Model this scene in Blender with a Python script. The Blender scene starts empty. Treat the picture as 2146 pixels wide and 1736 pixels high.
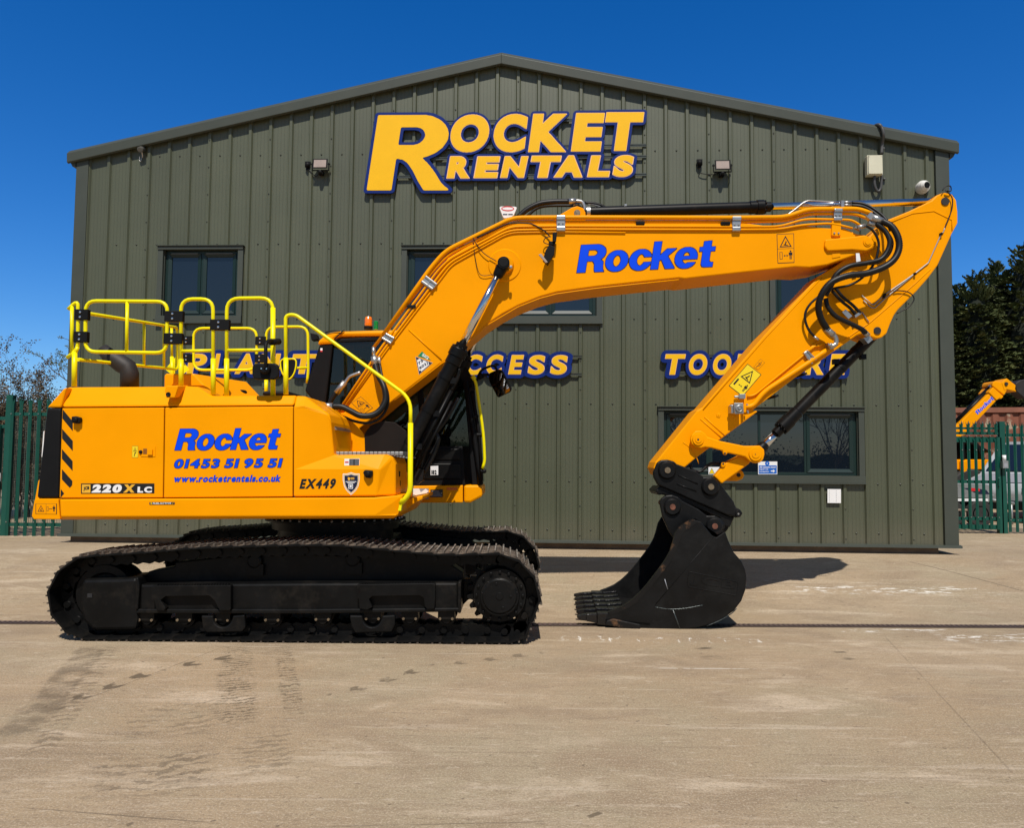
import bpy, bmesh, math, random
import numpy as np
from mathutils import Vector, Matrix
from mathutils.geometry import tessellate_polygon, interpolate_bezier
random.seed(7)
S = bpy.context.scene
COL = S.collection
R = math.radians

# ------------------------------------------------------------------ camera
FPX, CXP, CYP = 1600.0, 1073.0, 868.0          # focal length in pixels of a 2146 x 1736 picture
CAM = Vector((0, 0, 1.63))
PITCH, ROLL = R(3.45), R(0.48)
fw = Vector((0, math.cos(PITCH), math.sin(PITCH)))
rt0 = Vector((1, 0, 0)); up0 = rt0.cross(fw)
rt = math.cos(ROLL)*rt0 + math.sin(ROLL)*up0
up = -math.sin(ROLL)*rt0 + math.cos(ROLL)*up0
cam = bpy.data.cameras.new('camera'); camo = bpy.data.objects.new('camera', cam); COL.objects.link(camo)
cam.sensor_fit = 'HORIZONTAL'; cam.sensor_width = 36; cam.lens = 36*FPX/2146
cam.clip_start = .1; cam.clip_end = 3000
camo.matrix_world = Matrix(((rt.x, up.x, -fw.x, CAM.x), (rt.y, up.y, -fw.y, CAM.y), (rt.z, up.z, -fw.z, CAM.z), (0, 0, 0, 1)))
S.camera = camo

# ------------------------------------------------------------------ light
SUN_EL, SUN_AZ = R(56), R(180)                  # the sun stands behind the camera
W = bpy.data.worlds.new('World'); S.world = W; W.use_nodes = True
nt = W.node_tree; bg = nt.nodes['Background']
sky = nt.nodes.new('ShaderNodeTexSky'); sky.sky_type = 'NISHITA'; sky.sun_disc = False
sky.sun_elevation = SUN_EL; sky.sun_rotation = SUN_AZ
sky.altitude = 0; sky.air_density = 1.0; sky.dust_density = 0.3; sky.ozone_density = 4.0
hs = nt.nodes.new('ShaderNodeHueSaturation'); hs.inputs['Saturation'].default_value = 1.38; hs.inputs['Value'].default_value = 1.0
tint = nt.nodes.new('ShaderNodeMix'); tint.data_type = 'RGBA'; tint.blend_type = 'MULTIPLY'; tint.inputs[0].default_value = 1; 
tcol = nt.nodes.new('ShaderNodeMix'); tcol.data_type = 'RGBA'; tcol.inputs[6].default_value = (.98, .99, 1.0, 1); tcol.inputs[7].default_value = (.93, 1.17, 1.52, 1); nt.links.new(tcol.outputs[2], tint.inputs[7])
# deep blue away from the sun, paler and dimmed towards it to tune the shadow fill
tcw = nt.nodes.new('ShaderNodeTexCoord'); sxw = nt.nodes.new('ShaderNodeSeparateXYZ'); nt.links.new(tcw.outputs['Generated'], sxw.inputs[0])
mrw = nt.nodes.new('ShaderNodeMapRange'); mrw.inputs[1].default_value = .75; mrw.inputs[2].default_value = .15; mrw.inputs[3].default_value = 1.38; mrw.inputs[4].default_value = 1.15; mrw.interpolation_type = 'SMOOTHSTEP'
nt.links.new(sxw.outputs[1], mrw.inputs[0]); nt.links.new(mrw.outputs[0], hs.inputs['Saturation'])
mrt = nt.nodes.new('ShaderNodeMapRange'); mrt.interpolation_type = 'SMOOTHSTEP'; mrt.inputs[1].default_value = .15; mrt.inputs[2].default_value = .75; nt.links.new(sxw.outputs[1], mrt.inputs[0]); nt.links.new(mrt.outputs[0], tcol.inputs[0])
mrv = nt.nodes.new('ShaderNodeMapRange'); mrv.interpolation_type = 'SMOOTHSTEP'; mrv.inputs[1].default_value = .15; mrv.inputs[2].default_value = .70; mrv.inputs[3].default_value = .86; nt.links.new(sxw.outputs[1], mrv.inputs[0]); nt.links.new(mrv.outputs[0], hs.inputs['Value'])
nt.links.new(sky.outputs[0], hs.inputs['Color']); nt.links.new(hs.outputs[0], tint.inputs[6]); nt.links.new(tint.outputs[2], bg.inputs['Color'])
bg.inputs['Strength'].default_value = 0.085
sl = bpy.data.lights.new('sun', 'SUN'); sl.energy = 4.7; sl.angle = R(.5); sl.color = (1, .945, .86)
so = bpy.data.objects.new('sun', sl); COL.objects.link(so)
so.rotation_euler = (R(90)-SUN_EL, 0, R(1.0))
S.view_settings.view_transform = 'Standard'; S.view_settings.look = 'None'
S.view_settings.exposure = 0.0; S.view_settings.gamma = 1; S.view_settings.use_curve_mapping = False
S.cycles.max_bounces = 6

# ------------------------------------------------------------------ frames: picture position + a real plane -> a point of that plane
class Frame:
    def __init__(s, o, yaw): s.o = Vector(o); s.M = Matrix.Rotation(yaw, 4, 'Z'); s.I = s.M.inverted(); s.mat = Matrix.Translation(s.o) @ s.M
    def p(s, q, y):
        d = fw*FPX + rt*(q[0]-CXP) - up*(q[1]-CYP)
        c = s.I @ (CAM - s.o); d = s.I @ d
        return c + d*((y-c.y)/d.y)
def zoom(x0, y0, k):
    return lambda x, y: ((x0+x/k)/1.7418, (y0+y/k)/1.7418)
zA = zoom(0, 1000, 1.65077); zB = zoom(1000, 1050, 1.929); zC = zoom(1500, 700, 1.78833); zD = zoom(2500, 600, 1.73344)
zE = zoom(100, 1800, 2.146); zF = zoom(1000, 1750, 2.04381); zG = zoom(2050, 1500, 2.0425); zH = zoom(2800, 1100, 1.7356)
zI = zoom(1250, 350, 1.78833); zJ = zoom(200, 450, 1.95091); zK = zoom(2450, 400, 1.95091); zL = zoom(0, 1150, 2.0425)
zM = zoom(3400, 1300, 2.479); zN = zoom(1050, 1150, 2.3141); zO = zoom(1400, 1650, 4.292); zP = zoom(450, 1500, 1.9509); zQ = zoom(2550, 1250, 3.8578)
zS = zoom(600, 1250, 3.3015); zT = zoom(2350, 1250, 2.5247); zU = zoom(2380, 1460, 2.6825)
zz = lambda x, y: (x, y)
SITE = Frame((0, 0, 0), 0)
EX = Frame((-2.18, 8.2, 0), R(0.0))             # excavator: x forward, y away from the camera
BL_YAW = R(-2.78)
_bo = Matrix.Rotation(BL_YAW, 4, 'Z') @ Vector((-7.80, 12.03, 0))
BD = Frame((_bo.x, _bo.y, .35), BL_YAW)         # building: x along the front, y into the building, z=0 at the foot of the cladding
def ground_z(x, y):
    t = min(1, max(0, (y-8.1)/3.4)); return .25*t*t*(3-2*t)
def gpt(px, py):
    z = 0
    for _ in range(30):
        d = fw*FPX + rt*(px-CXP) - up*(py-CYP); t = (z-CAM.z)/d.z; p = CAM + d*t; z = .5*z+.5*ground_z(p.x, p.y)
    return p

# ------------------------------------------------------------------ materials
def mat(name, col, rough=.5, metal=0., var=.06, scale=6., bump=0., bscale=60., coat=0., spec=.5, rvar=.0, col2=None, c2=(.55, .7), c2scale=3.):
    m = bpy.data.materials.new(name); m.use_nodes = True; t = m.node_tree; n = t.nodes; L = t.links
    b = n['Principled BSDF']; b.inputs['Roughness'].default_value = rough; b.inputs['Metallic'].default_value = metal
    b.inputs['Coat Weight'].default_value = coat; b.inputs['Coat Roughness'].default_value = .08; b.inputs['Specular IOR Level'].default_value = spec
    tc = n.new('ShaderNodeTexCoord')
    no = n.new('ShaderNodeTexNoise'); no.inputs['Scale'].default_value = scale; no.inputs['Detail'].default_value = 6; L.new(tc.outputs['Object'], no.inputs['Vector'])
    mr = n.new('ShaderNodeMapRange'); mr.inputs['From Min'].default_value = .3; mr.inputs['From Max'].default_value = .7
    mr.inputs['To Min'].default_value = 1-var; mr.inputs['To Max'].default_value = 1+var; L.new(no.outputs['Fac'], mr.inputs['Value'])
    vm = n.new('ShaderNodeVectorMath'); vm.operation = 'SCALE'; vm.inputs[0].default_value = col; L.new(mr.outputs[0], vm.inputs['Scale'])
    out = vm.outputs[0]
    if col2:
        n2 = n.new('ShaderNodeTexNoise'); n2.inputs['Scale'].default_value = c2scale; n2.inputs['Detail'].default_value = 8; n2.inputs['Roughness'].default_value = .7; L.new(tc.outputs['Object'], n2.inputs['Vector'])
        m2 = n.new('ShaderNodeMapRange'); m2.inputs['From Min'].default_value = c2[0]; m2.inputs['From Max'].default_value = c2[1]; L.new(n2.outputs['Fac'], m2.inputs['Value'])
        mx = n.new('ShaderNodeMix'); mx.data_type = 'RGBA'; L.new(m2.outputs[0], mx.inputs[0]); L.new(out, mx.inputs[6]); mx.inputs[7].default_value = (*col2, 1); out = mx.outputs[2]
    L.new(out, b.inputs['Base Color'])
    if rvar:
        m3 = n.new('ShaderNodeMapRange'); m3.inputs['To Min'].default_value = max(0, rough-rvar); m3.inputs['To Max'].default_value = rough+rvar; L.new(no.outputs['Fac'], m3.inputs['Value']); L.new(m3.outputs[0], b.inputs['Roughness'])
    if bump:
        n4 = n.new('ShaderNodeTexNoise'); n4.inputs['Scale'].default_value = bscale; n4.inputs['Detail'].default_value = 4; L.new(tc.outputs['Object'], n4.inputs['Vector'])
        bp = n.new('ShaderNodeBump'); bp.inputs['Strength'].default_value = bump; bp.inputs['Distance'].default_value = .01; L.new(n4.outputs['Fac'], bp.inputs['Height']); L.new(bp.outputs[0], b.inputs['Normal'])
    return m
M = {}
M['yellow'] = mat('yellow_paint', (.87, .322, .0), .36, var=.035, scale=2.2, coat=.0, bump=.04, bscale=6, rvar=.08, spec=.07)
M['rail'] = mat('rail_yellow_paint', (.84, .74, .001), .32, var=.04, spec=.25)
M['black'] = mat('black_paint', (.0052, .0052, .0052), .40, var=.3, scale=5, rvar=.12, spec=.15, col2=(.020, .017, .014), c2=(.52, .76), c2scale=4.5)
M['bucketblack'] = mat('bucket_black_paint', (.0055, .0055, .0055), .40, var=.35, scale=4, rvar=.18, spec=.22, bump=.12, bscale=24, col2=(.013, .013, .0125), c2=(.50, .74), c2scale=3.2)
M['wornblack'] = mat('worn_black_paint', (.008, .0075, .007), .42, var=.3, scale=7, spec=.25, col2=(.14, .070, .032), c2=(.57, .70), c2scale=7., bump=.15, bscale=40)
M['glossblack'] = mat('gloss_black_paint', (.006, .006, .0065), .22, var=.3, bump=.5, bscale=30, spec=.5)
M['dull'] = mat('dull_dark_paint', (.012, .008, .006), .6, var=.2, spec=.15)
M['plastic'] = mat('black_plastic', (.007, .007, .0075), .55, var=.15, spec=.14, bump=.03, bscale=120)
M['rubber'] = mat('black_rubber', (.008, .008, .008), .45, var=.2, spec=.3)
M['tracksteel'] = mat('track_steel', (.080, .064, .052), .6, .1, var=.35, scale=9, col2=(.21, .17, .13), c2=(.46, .68), c2scale=9., bump=.2, bscale=45, spec=.25)
M['grouser'] = mat('worn_grouser_steel', (.46, .42, .37), .42, .5, var=.3, scale=14, col2=(.06, .05, .04), c2=(.5, .62), c2scale=16.)
M['chrome'] = mat('chrome', (.75, .76, .78), .10, 1., var=.03)
M['zinc'] = mat('zinc_plate', (.45, .44, .42), .36, .85, var=.1, scale=20)
M['pinsteel'] = mat('pin_steel', (.26, .20, .13), .4, .7, var=.3, scale=30)
M['rust'] = mat('rusty_pin', (.16, .06, .035), .7, .2, var=.4, scale=30)
M['exhaust'] = mat('exhaust_steel', (.026, .022, .020), .6, .2, var=.2, bump=.05)
M['blue'] = mat('blue_vinyl', (.0005, .060, .78), .4, var=.02, spec=.2)
M['navy'] = mat('navy_vinyl', (.006, .008, .035), .4, var=.02)
M['blackvinyl'] = mat('black_vinyl', (.008, .008, .008), .4, var=.02)
M['white'] = mat('white_vinyl', (.80, .80, .80), .4, var=.02)
M['greyvinyl'] = mat('grey_vinyl', (.28, .29, .32), .4, var=.1)
M['green'] = mat('green_vinyl', (.01, .22, .08), .4, var=.02)
M['stickeryellow'] = mat('sticker_yellow', (.86, .62, .01), .4, var=.02)
M['goldvinyl'] = mat('gold_vinyl', (.75, .40, .03), .4, var=.1)
M['red'] = mat('red_vinyl', (.6, .015, .02), .4, var=.02)
M['amber'] = mat('amber_lens', (.85, .20, .005), .2, var=.05, coat=.6)
M['greenlens'] = mat('green_lens', (.0, .22, .04), .15, var=.05, coat=.6)
M['signyellow'] = mat('sign_yellow', (.86, .475, .009), .45, var=.02, spec=.2)
M['signpink'] = mat('sign_pink_line', (.85, .50, .28), .45, var=.02)
M['signblue'] = mat('sign_blue', (.006, .022, .155), .45, var=.04, spec=.15)
M['frame'] = mat('window_frame_green', (.005, .020, .017), .4, var=.08)
M['flash'] = mat('cladding_trim', (.048, .056, .044), .5, var=.05, scale=3, rvar=.05)
M['fence'] = mat('fence_green', (.004, .068, .048), .35, var=.1)
M['concrete'] = mat('plinth_concrete', (.16, .115, .08), .9, var=.2, bump=.4)
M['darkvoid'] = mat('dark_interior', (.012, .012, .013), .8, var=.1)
M['wood'] = mat('weathered_timber', (.32, .24, .18), .8, var=.2)
M['galv'] = mat('galvanised_steel', (.30, .31, .31), .45, .5, var=.15)
M['tyre'] = mat('tyre_rubber', (.025, .024, .023), .8, var=.2)
M['vanwhite'] = mat('white_van_paint', (.46, .48, .50), .25, var=.03, coat=.5)
M['lamp'] = mat('lamp_glass', (.36, .29, .25), .15, var=.1, coat=.5)
M['boxcream'] = mat('cream_plastic', (.60, .58, .44), .5, var=.05)
M['cable'] = mat('grey_conduit', (.06, .06, .06), .5, var=.1)
M['mirror'] = mat('mirror_glass', (.85, .85, .87), .02, 1., var=.01)
M['meshwire'] = mat('mesh_wire', (.16, .19, .17), .5, .4, var=.1)
def glass(name, tint, rough=.01, alpha=1.):
    m = bpy.data.materials.new(name); m.use_nodes = True; t = m.node_tree; n = t.nodes; L = t.links
    b = n['Principled BSDF']; b.inputs['Base Color'].default_value = (*tint, 1); b.inputs['Roughness'].default_value = rough
    b.inputs['Specular IOR Level'].default_value = .5; b.inputs['IOR'].default_value = 1.8
    tc = n.new('ShaderNodeTexCoord'); no = n.new('ShaderNodeTexNoise'); no.inputs['Scale'].default_value = 1.2; L.new(tc.outputs['Object'], no.inputs['Vector'])
    bp = n.new('ShaderNodeBump'); bp.inputs['Strength'].default_value = .02; bp.inputs['Distance'].default_value = .05; L.new(no.outputs['Fac'], bp.inputs['Height']); L.new(bp.outputs[0], b.inputs['Normal'])
    if alpha < 1:
        tr = n.new('ShaderNodeBsdfTransparent'); tr.inputs[0].default_value = (.62, .70, .66, 1); mx = n.new('ShaderNodeMixShader'); mx.inputs[0].default_value = alpha
        L.new(tr.outputs[0], mx.inputs[1]); L.new(b.outputs[0], mx.inputs[2]); L.new(mx.outputs[0], n['Material Output'].inputs['Surface'])
    return m
M['pane'] = glass('window_glass', (.006, .010, .016))
M['cabglass'] = glass('cab_glass', (.006, .008, .008), .02, .45)
M['windscreen'] = glass('windscreen_glass', (.008, .012, .018))

# ------------------------------------------------------------------ objects
def tag(o, label=None, cat=None, group=None, kind=None):
    if label: o['label'] = label
    if cat: o['category'] = cat
    if group: o['group'] = group
    if kind: o['kind'] = kind
    return o
def empty(name, mw, label=None, cat=None, group=None):
    o = bpy.data.objects.new(name, None); o.empty_display_size = .2; COL.objects.link(o); o.matrix_world = mw
    return tag(o, label, cat, group)
def fillet(pts, r, n=5, closed=False):
    out = []; N = len(pts)
    for i, p in enumerate(pts):
        if not closed and i in (0, N-1): out.append(p); continue
        a, b = pts[i-1], pts[(i+1) % N]; u = a-p; v = b-p; lu, lv = u.length, v.length
        if lu < 1e-6 or lv < 1e-6: continue
        u /= lu; v /= lv; d = min(r, lu*.48, lv*.48); q0 = p+u*d; q1 = p+v*d
        for k in range(n+1):
            t = k/n; out.append(q0*(1-t)**2 + p*2*t*(1-t) + q1*t*t)
    return out
def spline(pts, n=8):
    P = [pts[0]*2-pts[1]]+list(pts)+[pts[-1]*2-pts[-2]]; out = []
    for i in range(1, len(P)-2):
        for k in range(n):
            t = k/n; a, b, c, d = P[i-1], P[i], P[i+1], P[i+2]
            out.append(.5*((2*b)+(c-a)*t+(2*a-5*b+4*c-d)*t*t+(3*b-a-3*c+d)*t**3))
    out.append(pts[-1]); return out
class MB:
    def __init__(s): s.v = []; s.f = []; s.m = []; s.s = []
    def add(s, vs, fs, m=0, sm=False):
        b = len(s.v); s.v += [tuple(v) for v in vs]
        for f in fs: s.f.append(tuple(b+i for i in f)); s.m.append(m); s.s.append(sm)
        return s
    def poly(s, pts, m=0): return s.add(pts, [tuple(range(len(pts)))], m)
    def prism(s, fr, bk, m=0, sm=False, mside=None):
        n = len(fr); b = len(s.v)
        s.add(list(fr)+list(bk), [tuple(range(n)), tuple(range(2*n-1, n-1, -1))], m)
        for i in range(n):
            j = (i+1) % n; s.f.append((b+j, b+i, b+n+i, b+n+j)); s.m.append(m if mside is None else mside); s.s.append(sm)
        return s
    def ext(s, fr, y1, m=0, **k):       # pushed straight back along local y to y1
        return s.prism(fr, [Vector((p.x, y1, p.z)) for p in fr], m, **k)
    def box(s, lo, hi, m=0):
        (a, b, c), (d, e, f) = lo, hi
        return s.add([(a, b, c), (d, b, c), (d, e, c), (a, e, c), (a, b, f), (d, b, f), (d, e, f), (a, e, f)],
                     [(0, 3, 2, 1), (4, 5, 6, 7), (0, 1, 5, 4), (1, 2, 6, 5), (2, 3, 7, 6), (3, 0, 4, 7)], m)
    def tube(s, pts, r, n=10, m=0, closed=False, caps=True, rings=None):
        N = len(pts); vs = []; t0 = None; nrm = None
        for i, p in enumerate(pts):
            a = pts[i-1] if (i or closed) else p; b = pts[(i+1) % N] if (i < N-1 or closed) else p
            t = (b-a).normalized() if (b-a).length > 1e-9 else Vector((0, 0, 1))
            if nrm is None: nrm = t.orthogonal().normalized()
            nrm = (nrm - t*nrm.dot(t)); nrm = nrm.normalized() if nrm.length > 1e-6 else t.orthogonal().normalized()
            bn = t.cross(nrm); rr = r[i] if isinstance(r, (list, tuple)) else r
            for k in range(n):
                a_ = 2*math.pi*k/n; vs.append(p+nrm*(math.cos(a_)*rr)+bn*(math.sin(a_)*rr))
        b0 = len(s.v); s.v += [tuple(v) for v in vs]
        for i in range(N if closed else N-1):
            for k in range(n):
                j = (i+1) % N; l = (k+1) % n
                s.f.append((b0+i*n+k, b0+i*n+l, b0+j*n+l, b0+j*n+k)); s.m.append(m); s.s.append(True)
        if caps and not closed:
            s.f.append(tuple(b0+k for k in range(n-1, -1, -1))); s.m.append(m); s.s.append(False)
            s.f.append(tuple(b0+(N-1)*n+k for k in range(n))); s.m.append(m); s.s.append(False)
        return s
    def cyl(s, a, b, r, n=24, m=0, r2=None):
        return s.tube([Vector(a), Vector(b)], [r, r if r2 is None else r2], n, m)
    def lathe(s, o, ax, prof, n=28, m=0):       # prof: (distance along axis, radius), flat-shaded rings stay crisp because rings are doubled
        ax = Vector(ax).normalized(); o = Vector(o); e = ax.orthogonal().normalized(); g = ax.cross(e)
        for (h0, r0), (h1, r1) in zip(prof[:-1], prof[1:]):
            vs = []
            for h, r in ((h0, r0), (h1, r1)):
                for k in range(n):
                    a = 2*math.pi*k/n; vs.append(o+ax*h+e*(math.cos(a)*r)+g*(math.sin(a)*r))
            s.add(vs, [(k, (k+1) % n, n+(k+1) % n, n+k) for k in range(n)], m, True)
        for h, r, rev in ((prof[0][0], prof[0][1], True), (prof[-1][0], prof[-1][1], False)):
            if r > 1e-6:
                vs = [o+ax*h+e*(math.cos(2*math.pi*k/n)*r)+g*(math.sin(2*math.pi*k/n)*r) for k in range(n)]
                s.add(vs[::-1] if rev else vs, [tuple(range(n))], m)
        return s
    def mesh(s, name, mats):
        me = bpy.data.meshes.new(name); me.from_pydata(s.v, [], s.f)
        for m in (mats if isinstance(mats, (list, tuple)) else [mats]): me.materials.append(m)
        me.polygons.foreach_set('material_index', s.m); me.polygons.foreach_set('use_smooth', s.s)
        bm = bmesh.new(); bm.from_mesh(me); bmesh.ops.recalc_face_normals(bm, faces=bm.faces[:]); bm.to_mesh(me); bm.free()
        return me
    def build(s, name, mats, parent=None, bevel=0, seg=2, mw=None):
        o = bpy.data.objects.new(name, s.mesh(name, mats)); COL.objects.link(o)
        if parent is not None: o.parent = parent
        if mw is not None: o.matrix_world = mw
        if bevel:
            b = o.modifiers.new('bevel', 'BEVEL'); b.width = bevel; b.segments = seg; b.limit_method = 'ANGLE'; b.angle_limit = R(28)
        return o
def circ(c, r, n=32, a0=0., a1=360.):           # circle in the local x-z plane
    return [Vector((c.x+r*math.cos(R(a0+(a1-a0)*k/n)), c.y, c.z+r*math.sin(R(a0+(a1-a0)*k/n)))) for k in range(n if a1-a0 >= 360 else n+1)]

# ------------------------------------------------------------------ lettering: strokes -> mask -> smooth outlines -> faces
RES = 110
def raster_polys(polys, shape, org):
    msk = np.zeros(shape, bool); H, Wd = shape
    yy = (np.arange(H)+.5)/RES+org[1]; xx = (np.arange(Wd)+.5)/RES+org[0]
    X, Y = np.meshgrid(xx, yy)
    for p in polys:
        ins = np.zeros(shape, bool); n = len(p)
        for i in range(n):
            x0, y0 = p[i]; x1, y1 = p[(i+1) % n]
            if y0 == y1: continue
            c = (y0 > Y) != (y1 > Y)
            ins ^= c & (X < (x1-x0)*(Y-y0)/(y1-y0)+x0)
        msk |= ins
    return msk
def ell(cx, cy, rx, ry, n=40): return [(cx+rx*math.cos(2*math.pi*k/n), cy+ry*math.sin(2*math.pi*k/n)) for k in range(n)]
def rc(a, b, c, d): return [(a, b), (c, b), (c, d), (a, d)]
HV = {  # heavy grotesque letters: (advance, filled shapes, cut shapes, filled again)
 'R': (.80, [rc(0, 0, .25, 1), rc(0, .40, .46, 1), ell(.46, .70, .31, .30), [(.30, .42), (.62, .46), (.73, .36), (.745, .10), (.79, 0), (.53, 0), (.50, .08), (.48, .30), (.42, .40)]], [rc(.25, .58, .42, .81), ell(.42, .695, .11, .115)], []),
 'o': (.70, [ell(.33, .365, .33, .385)], [ell(.33, .365, .115, .215)], []),
 'c': (.66, [ell(.33, .365, .33, .385)], [ell(.33, .365, .115, .215), rc(.34, .27, .9, .46)], []),
 'k': (.68, [rc(0, 0, .225, 1), [(.18, .30), (.20, .46), (.42, .73), (.69, .73), (.36, .36)], [(.26, .40), (.42, .52), (.71, 0), (.44, 0)]], [], []),
 'e': (.70, [ell(.33, .365, .33, .385)], [ell(.33, .365, .115, .215), rc(.34, .19, .9, .31)], [rc(.12, .31, .655, .43)]),
 't': (.46, [[(.10, .1), (.325, .1), (.325, .95), (.10, .93)], rc(0, .57, .45, .73), [(.10, .2), (.10, .12), (.13, .03), (.2, 0), (.44, 0), (.44, .16), (.36, .165), (.325, .2)]], [], []),
}
BIGR = (.98, [[(0, 0), (.285, 0), (.285, 1), (0, 1)], rc(0, .42, .50, 1), ell(.50, .71, .36, .29), [(.27, .44), (.55, .46), (.66, .36), (.75, .25), (.85, .10), (.96, 0), (.66, 0), (.58, .12), (.50, .26), (.42, .365), (.36, .405), (.27, .418)]], [rc(.285, .60, .47, .83), ell(.47, .715, .115, .115)], [])
_fc = {}
def font_loops(ch):
    if ch in _fc: return _fc[ch]
    cu = bpy.data.curves.new('t', 'FONT'); cu.body = ch
    o = bpy.data.objects.new('t', cu); COL.objects.link(o); dg = bpy.context.evaluated_depsgraph_get(); dg.update()
    c2 = o.evaluated_get(dg).to_curve(dg); loops = []
    for sp in c2.splines:
        B = sp.bezier_points; n = len(B); l = []
        for i in range(n):
            p, q = B[i], B[(i+1) % n]
            straight = p.handle_right_type == 'VECTOR' and q.handle_left_type == 'VECTOR'
            k = 2 if straight or ((p.handle_right-p.co).cross(q.co-p.co).length < 1e-5 and (q.handle_left-q.co).cross(q.co-p.co).length < 1e-5) else 9
            l += [(v.x/.70, v.y/.70) for v in interpolate_bezier(p.co, p.handle_right, q.handle_left, q.co, k)[:-1]]
        d = []
        for p in l:
            if not d or abs(p[0]-d[-1][0])+abs(p[1]-d[-1][1]) > 1e-4: d.append(p)
        if len(d) > 2: loops.append(d)
    bpy.data.objects.remove(o)
    ar = lambda l: sum(l[i-1][0]*l[i][1]-l[i][0]*l[i-1][1] for i in range(len(l)))
    if loops and ar(max(loops, key=lambda l: abs(ar(l)))) < 0: loops = [l[::-1] for l in loops]
    xs = [p[0] for l in loops for p in l]; x0 = min(xs); w = max(xs)-x0
    _fc[ch] = ([[(x-x0, y) for x, y in l] for l in loops], w); return _fc[ch]
def mitre(l, d):
    out = []; n = len(l)
    for i in range(n):
        a, p, b = l[i-1], l[i], l[(i+1) % n]
        u = np.array(p)-a; v = np.array(b)-p; u = u/np.hypot(*u); v = v/np.hypot(*v)
        n1 = np.array((u[1], -u[0])); n2 = np.array((v[1], -v[0])); c = 1+n1@n2
        if c < .15: out += [tuple(p+(n1+u)*d), tuple(p+(n2-v)*d)]
        else: out.append(tuple(p+(n1+n2)*(d/c)))
    return out
def raster_wind(loops, shape, org):
    H, Wd = shape; wn = np.zeros(shape, int)
    yy = (np.arange(H)+.5)/RES+org[1]; xx = (np.arange(Wd)+.5)/RES+org[0]; X, Y = np.meshgrid(xx, yy)
    for p in loops:
        n = len(p)
        for i in range(n):
            x0, y0 = p[i]; x1, y1 = p[(i+1) % n]
            if y0 == y1: continue
            c = ((y0 > Y) != (y1 > Y)) & (X < (x1-x0)*(Y-y0)/(y1-y0)+x0)
            wn += np.where(c, 1 if y1 > y0 else -1, 0)
    return wn > 0
def dilate(m, r):
    if r <= 0: return m
    k = int(math.ceil(r)); out = m.copy(); H, Wd = m.shape
    for dy in range(-k, k+1):
        w = r*r-dy*dy
        if w < 0: continue
        w = int(math.sqrt(w)); row = m.copy()
        for dx in range(1, w+1):
            row[:, dx:] |= m[:, :-dx]; row[:, :-dx] |= m[:, dx:]
        if dy > 0: out[dy:] |= row[:-dy]
        elif dy < 0: out[:dy] |= row[-dy:]
        else: out |= row
    return out
def contours(msk):
    f = msk.astype(float)
    for _ in range(2):
        g = f.copy(); g[1:-1, 1:-1] = (f[1:-1, 1:-1]*4+2*(f[:-2, 1:-1]+f[2:, 1:-1]+f[1:-1, :-2]+f[1:-1, 2:])+f[:-2, :-2]+f[:-2, 2:]+f[2:, :-2]+f[2:, 2:])/16; f = g
    f[0] = f[-1] = 0; f[:, 0] = f[:, -1] = 0
    b = f > .5; seg = {}
    H, Wd = f.shape
    cells = np.argwhere((b[:-1, :-1].astype(int)+b[1:, :-1]+b[:-1, 1:]+b[1:, 1:]) % 4 != 0)
    def ip(y0, x0, y1, x1):
        a, c = f[y0, x0], f[y1, x1]; t = (.5-a)/(c-a); return (x0+t*(x1-x0), y0+t*(y1-y0))
    for y, x in cells:
        c = (b[y, x], b[y, x+1], b[y+1, x+1], b[y+1, x]); e = []
        ed = [((y, x), (y, x+1)), ((y, x+1), (y+1, x+1)), ((y+1, x+1), (y+1, x)), ((y+1, x), (y, x))]
        cr = [i for i in range(4) if c[i] != c[(i+1) % 4]]
        ky = [(tuple(sorted(ed[i])), c[i]) for i in cr]
        # go with the filled side on the left: enter where inside->outside
        outs = [k for k, s_ in ky if s_]; ins = [k for k, s_ in ky if not s_]
        for a_, b_ in zip(outs, ins): seg[a_] = b_
    loops = []
    while seg:
        st = next(iter(seg)); cur = st; lp = []
        while cur in seg:
            nx = seg.pop(cur); (y0, x0), (y1, x1) = cur; lp.append(ip(y0, x0, y1, x1)); cur = nx
        if len(lp) > 6: loops.append(simplify(lp, .16))
    return [l for l in loops if len(l) > 2]
def simplify(p, tol):
    P = np.array(p); n = len(P); k = n//2
    def dp(a, b):
        if b <= a+1: return []
        d = P[b]-P[a]; L = np.hypot(*d); q = P[a+1:b]-P[a]
        ds = np.abs(d[0]*q[:, 1]-d[1]*q[:, 0])/L if L > 1e-9 else np.hypot(q[:, 0], q[:, 1])
        i = int(ds.argmax())
        if ds[i] < tol: return []
        i += a+1; return dp(a, i)+[i]+dp(i, b)
    idx = [0]+dp(0, k)+[k]+dp(k, n-1)
    return [tuple(P[i]) for i in idx]
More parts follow.
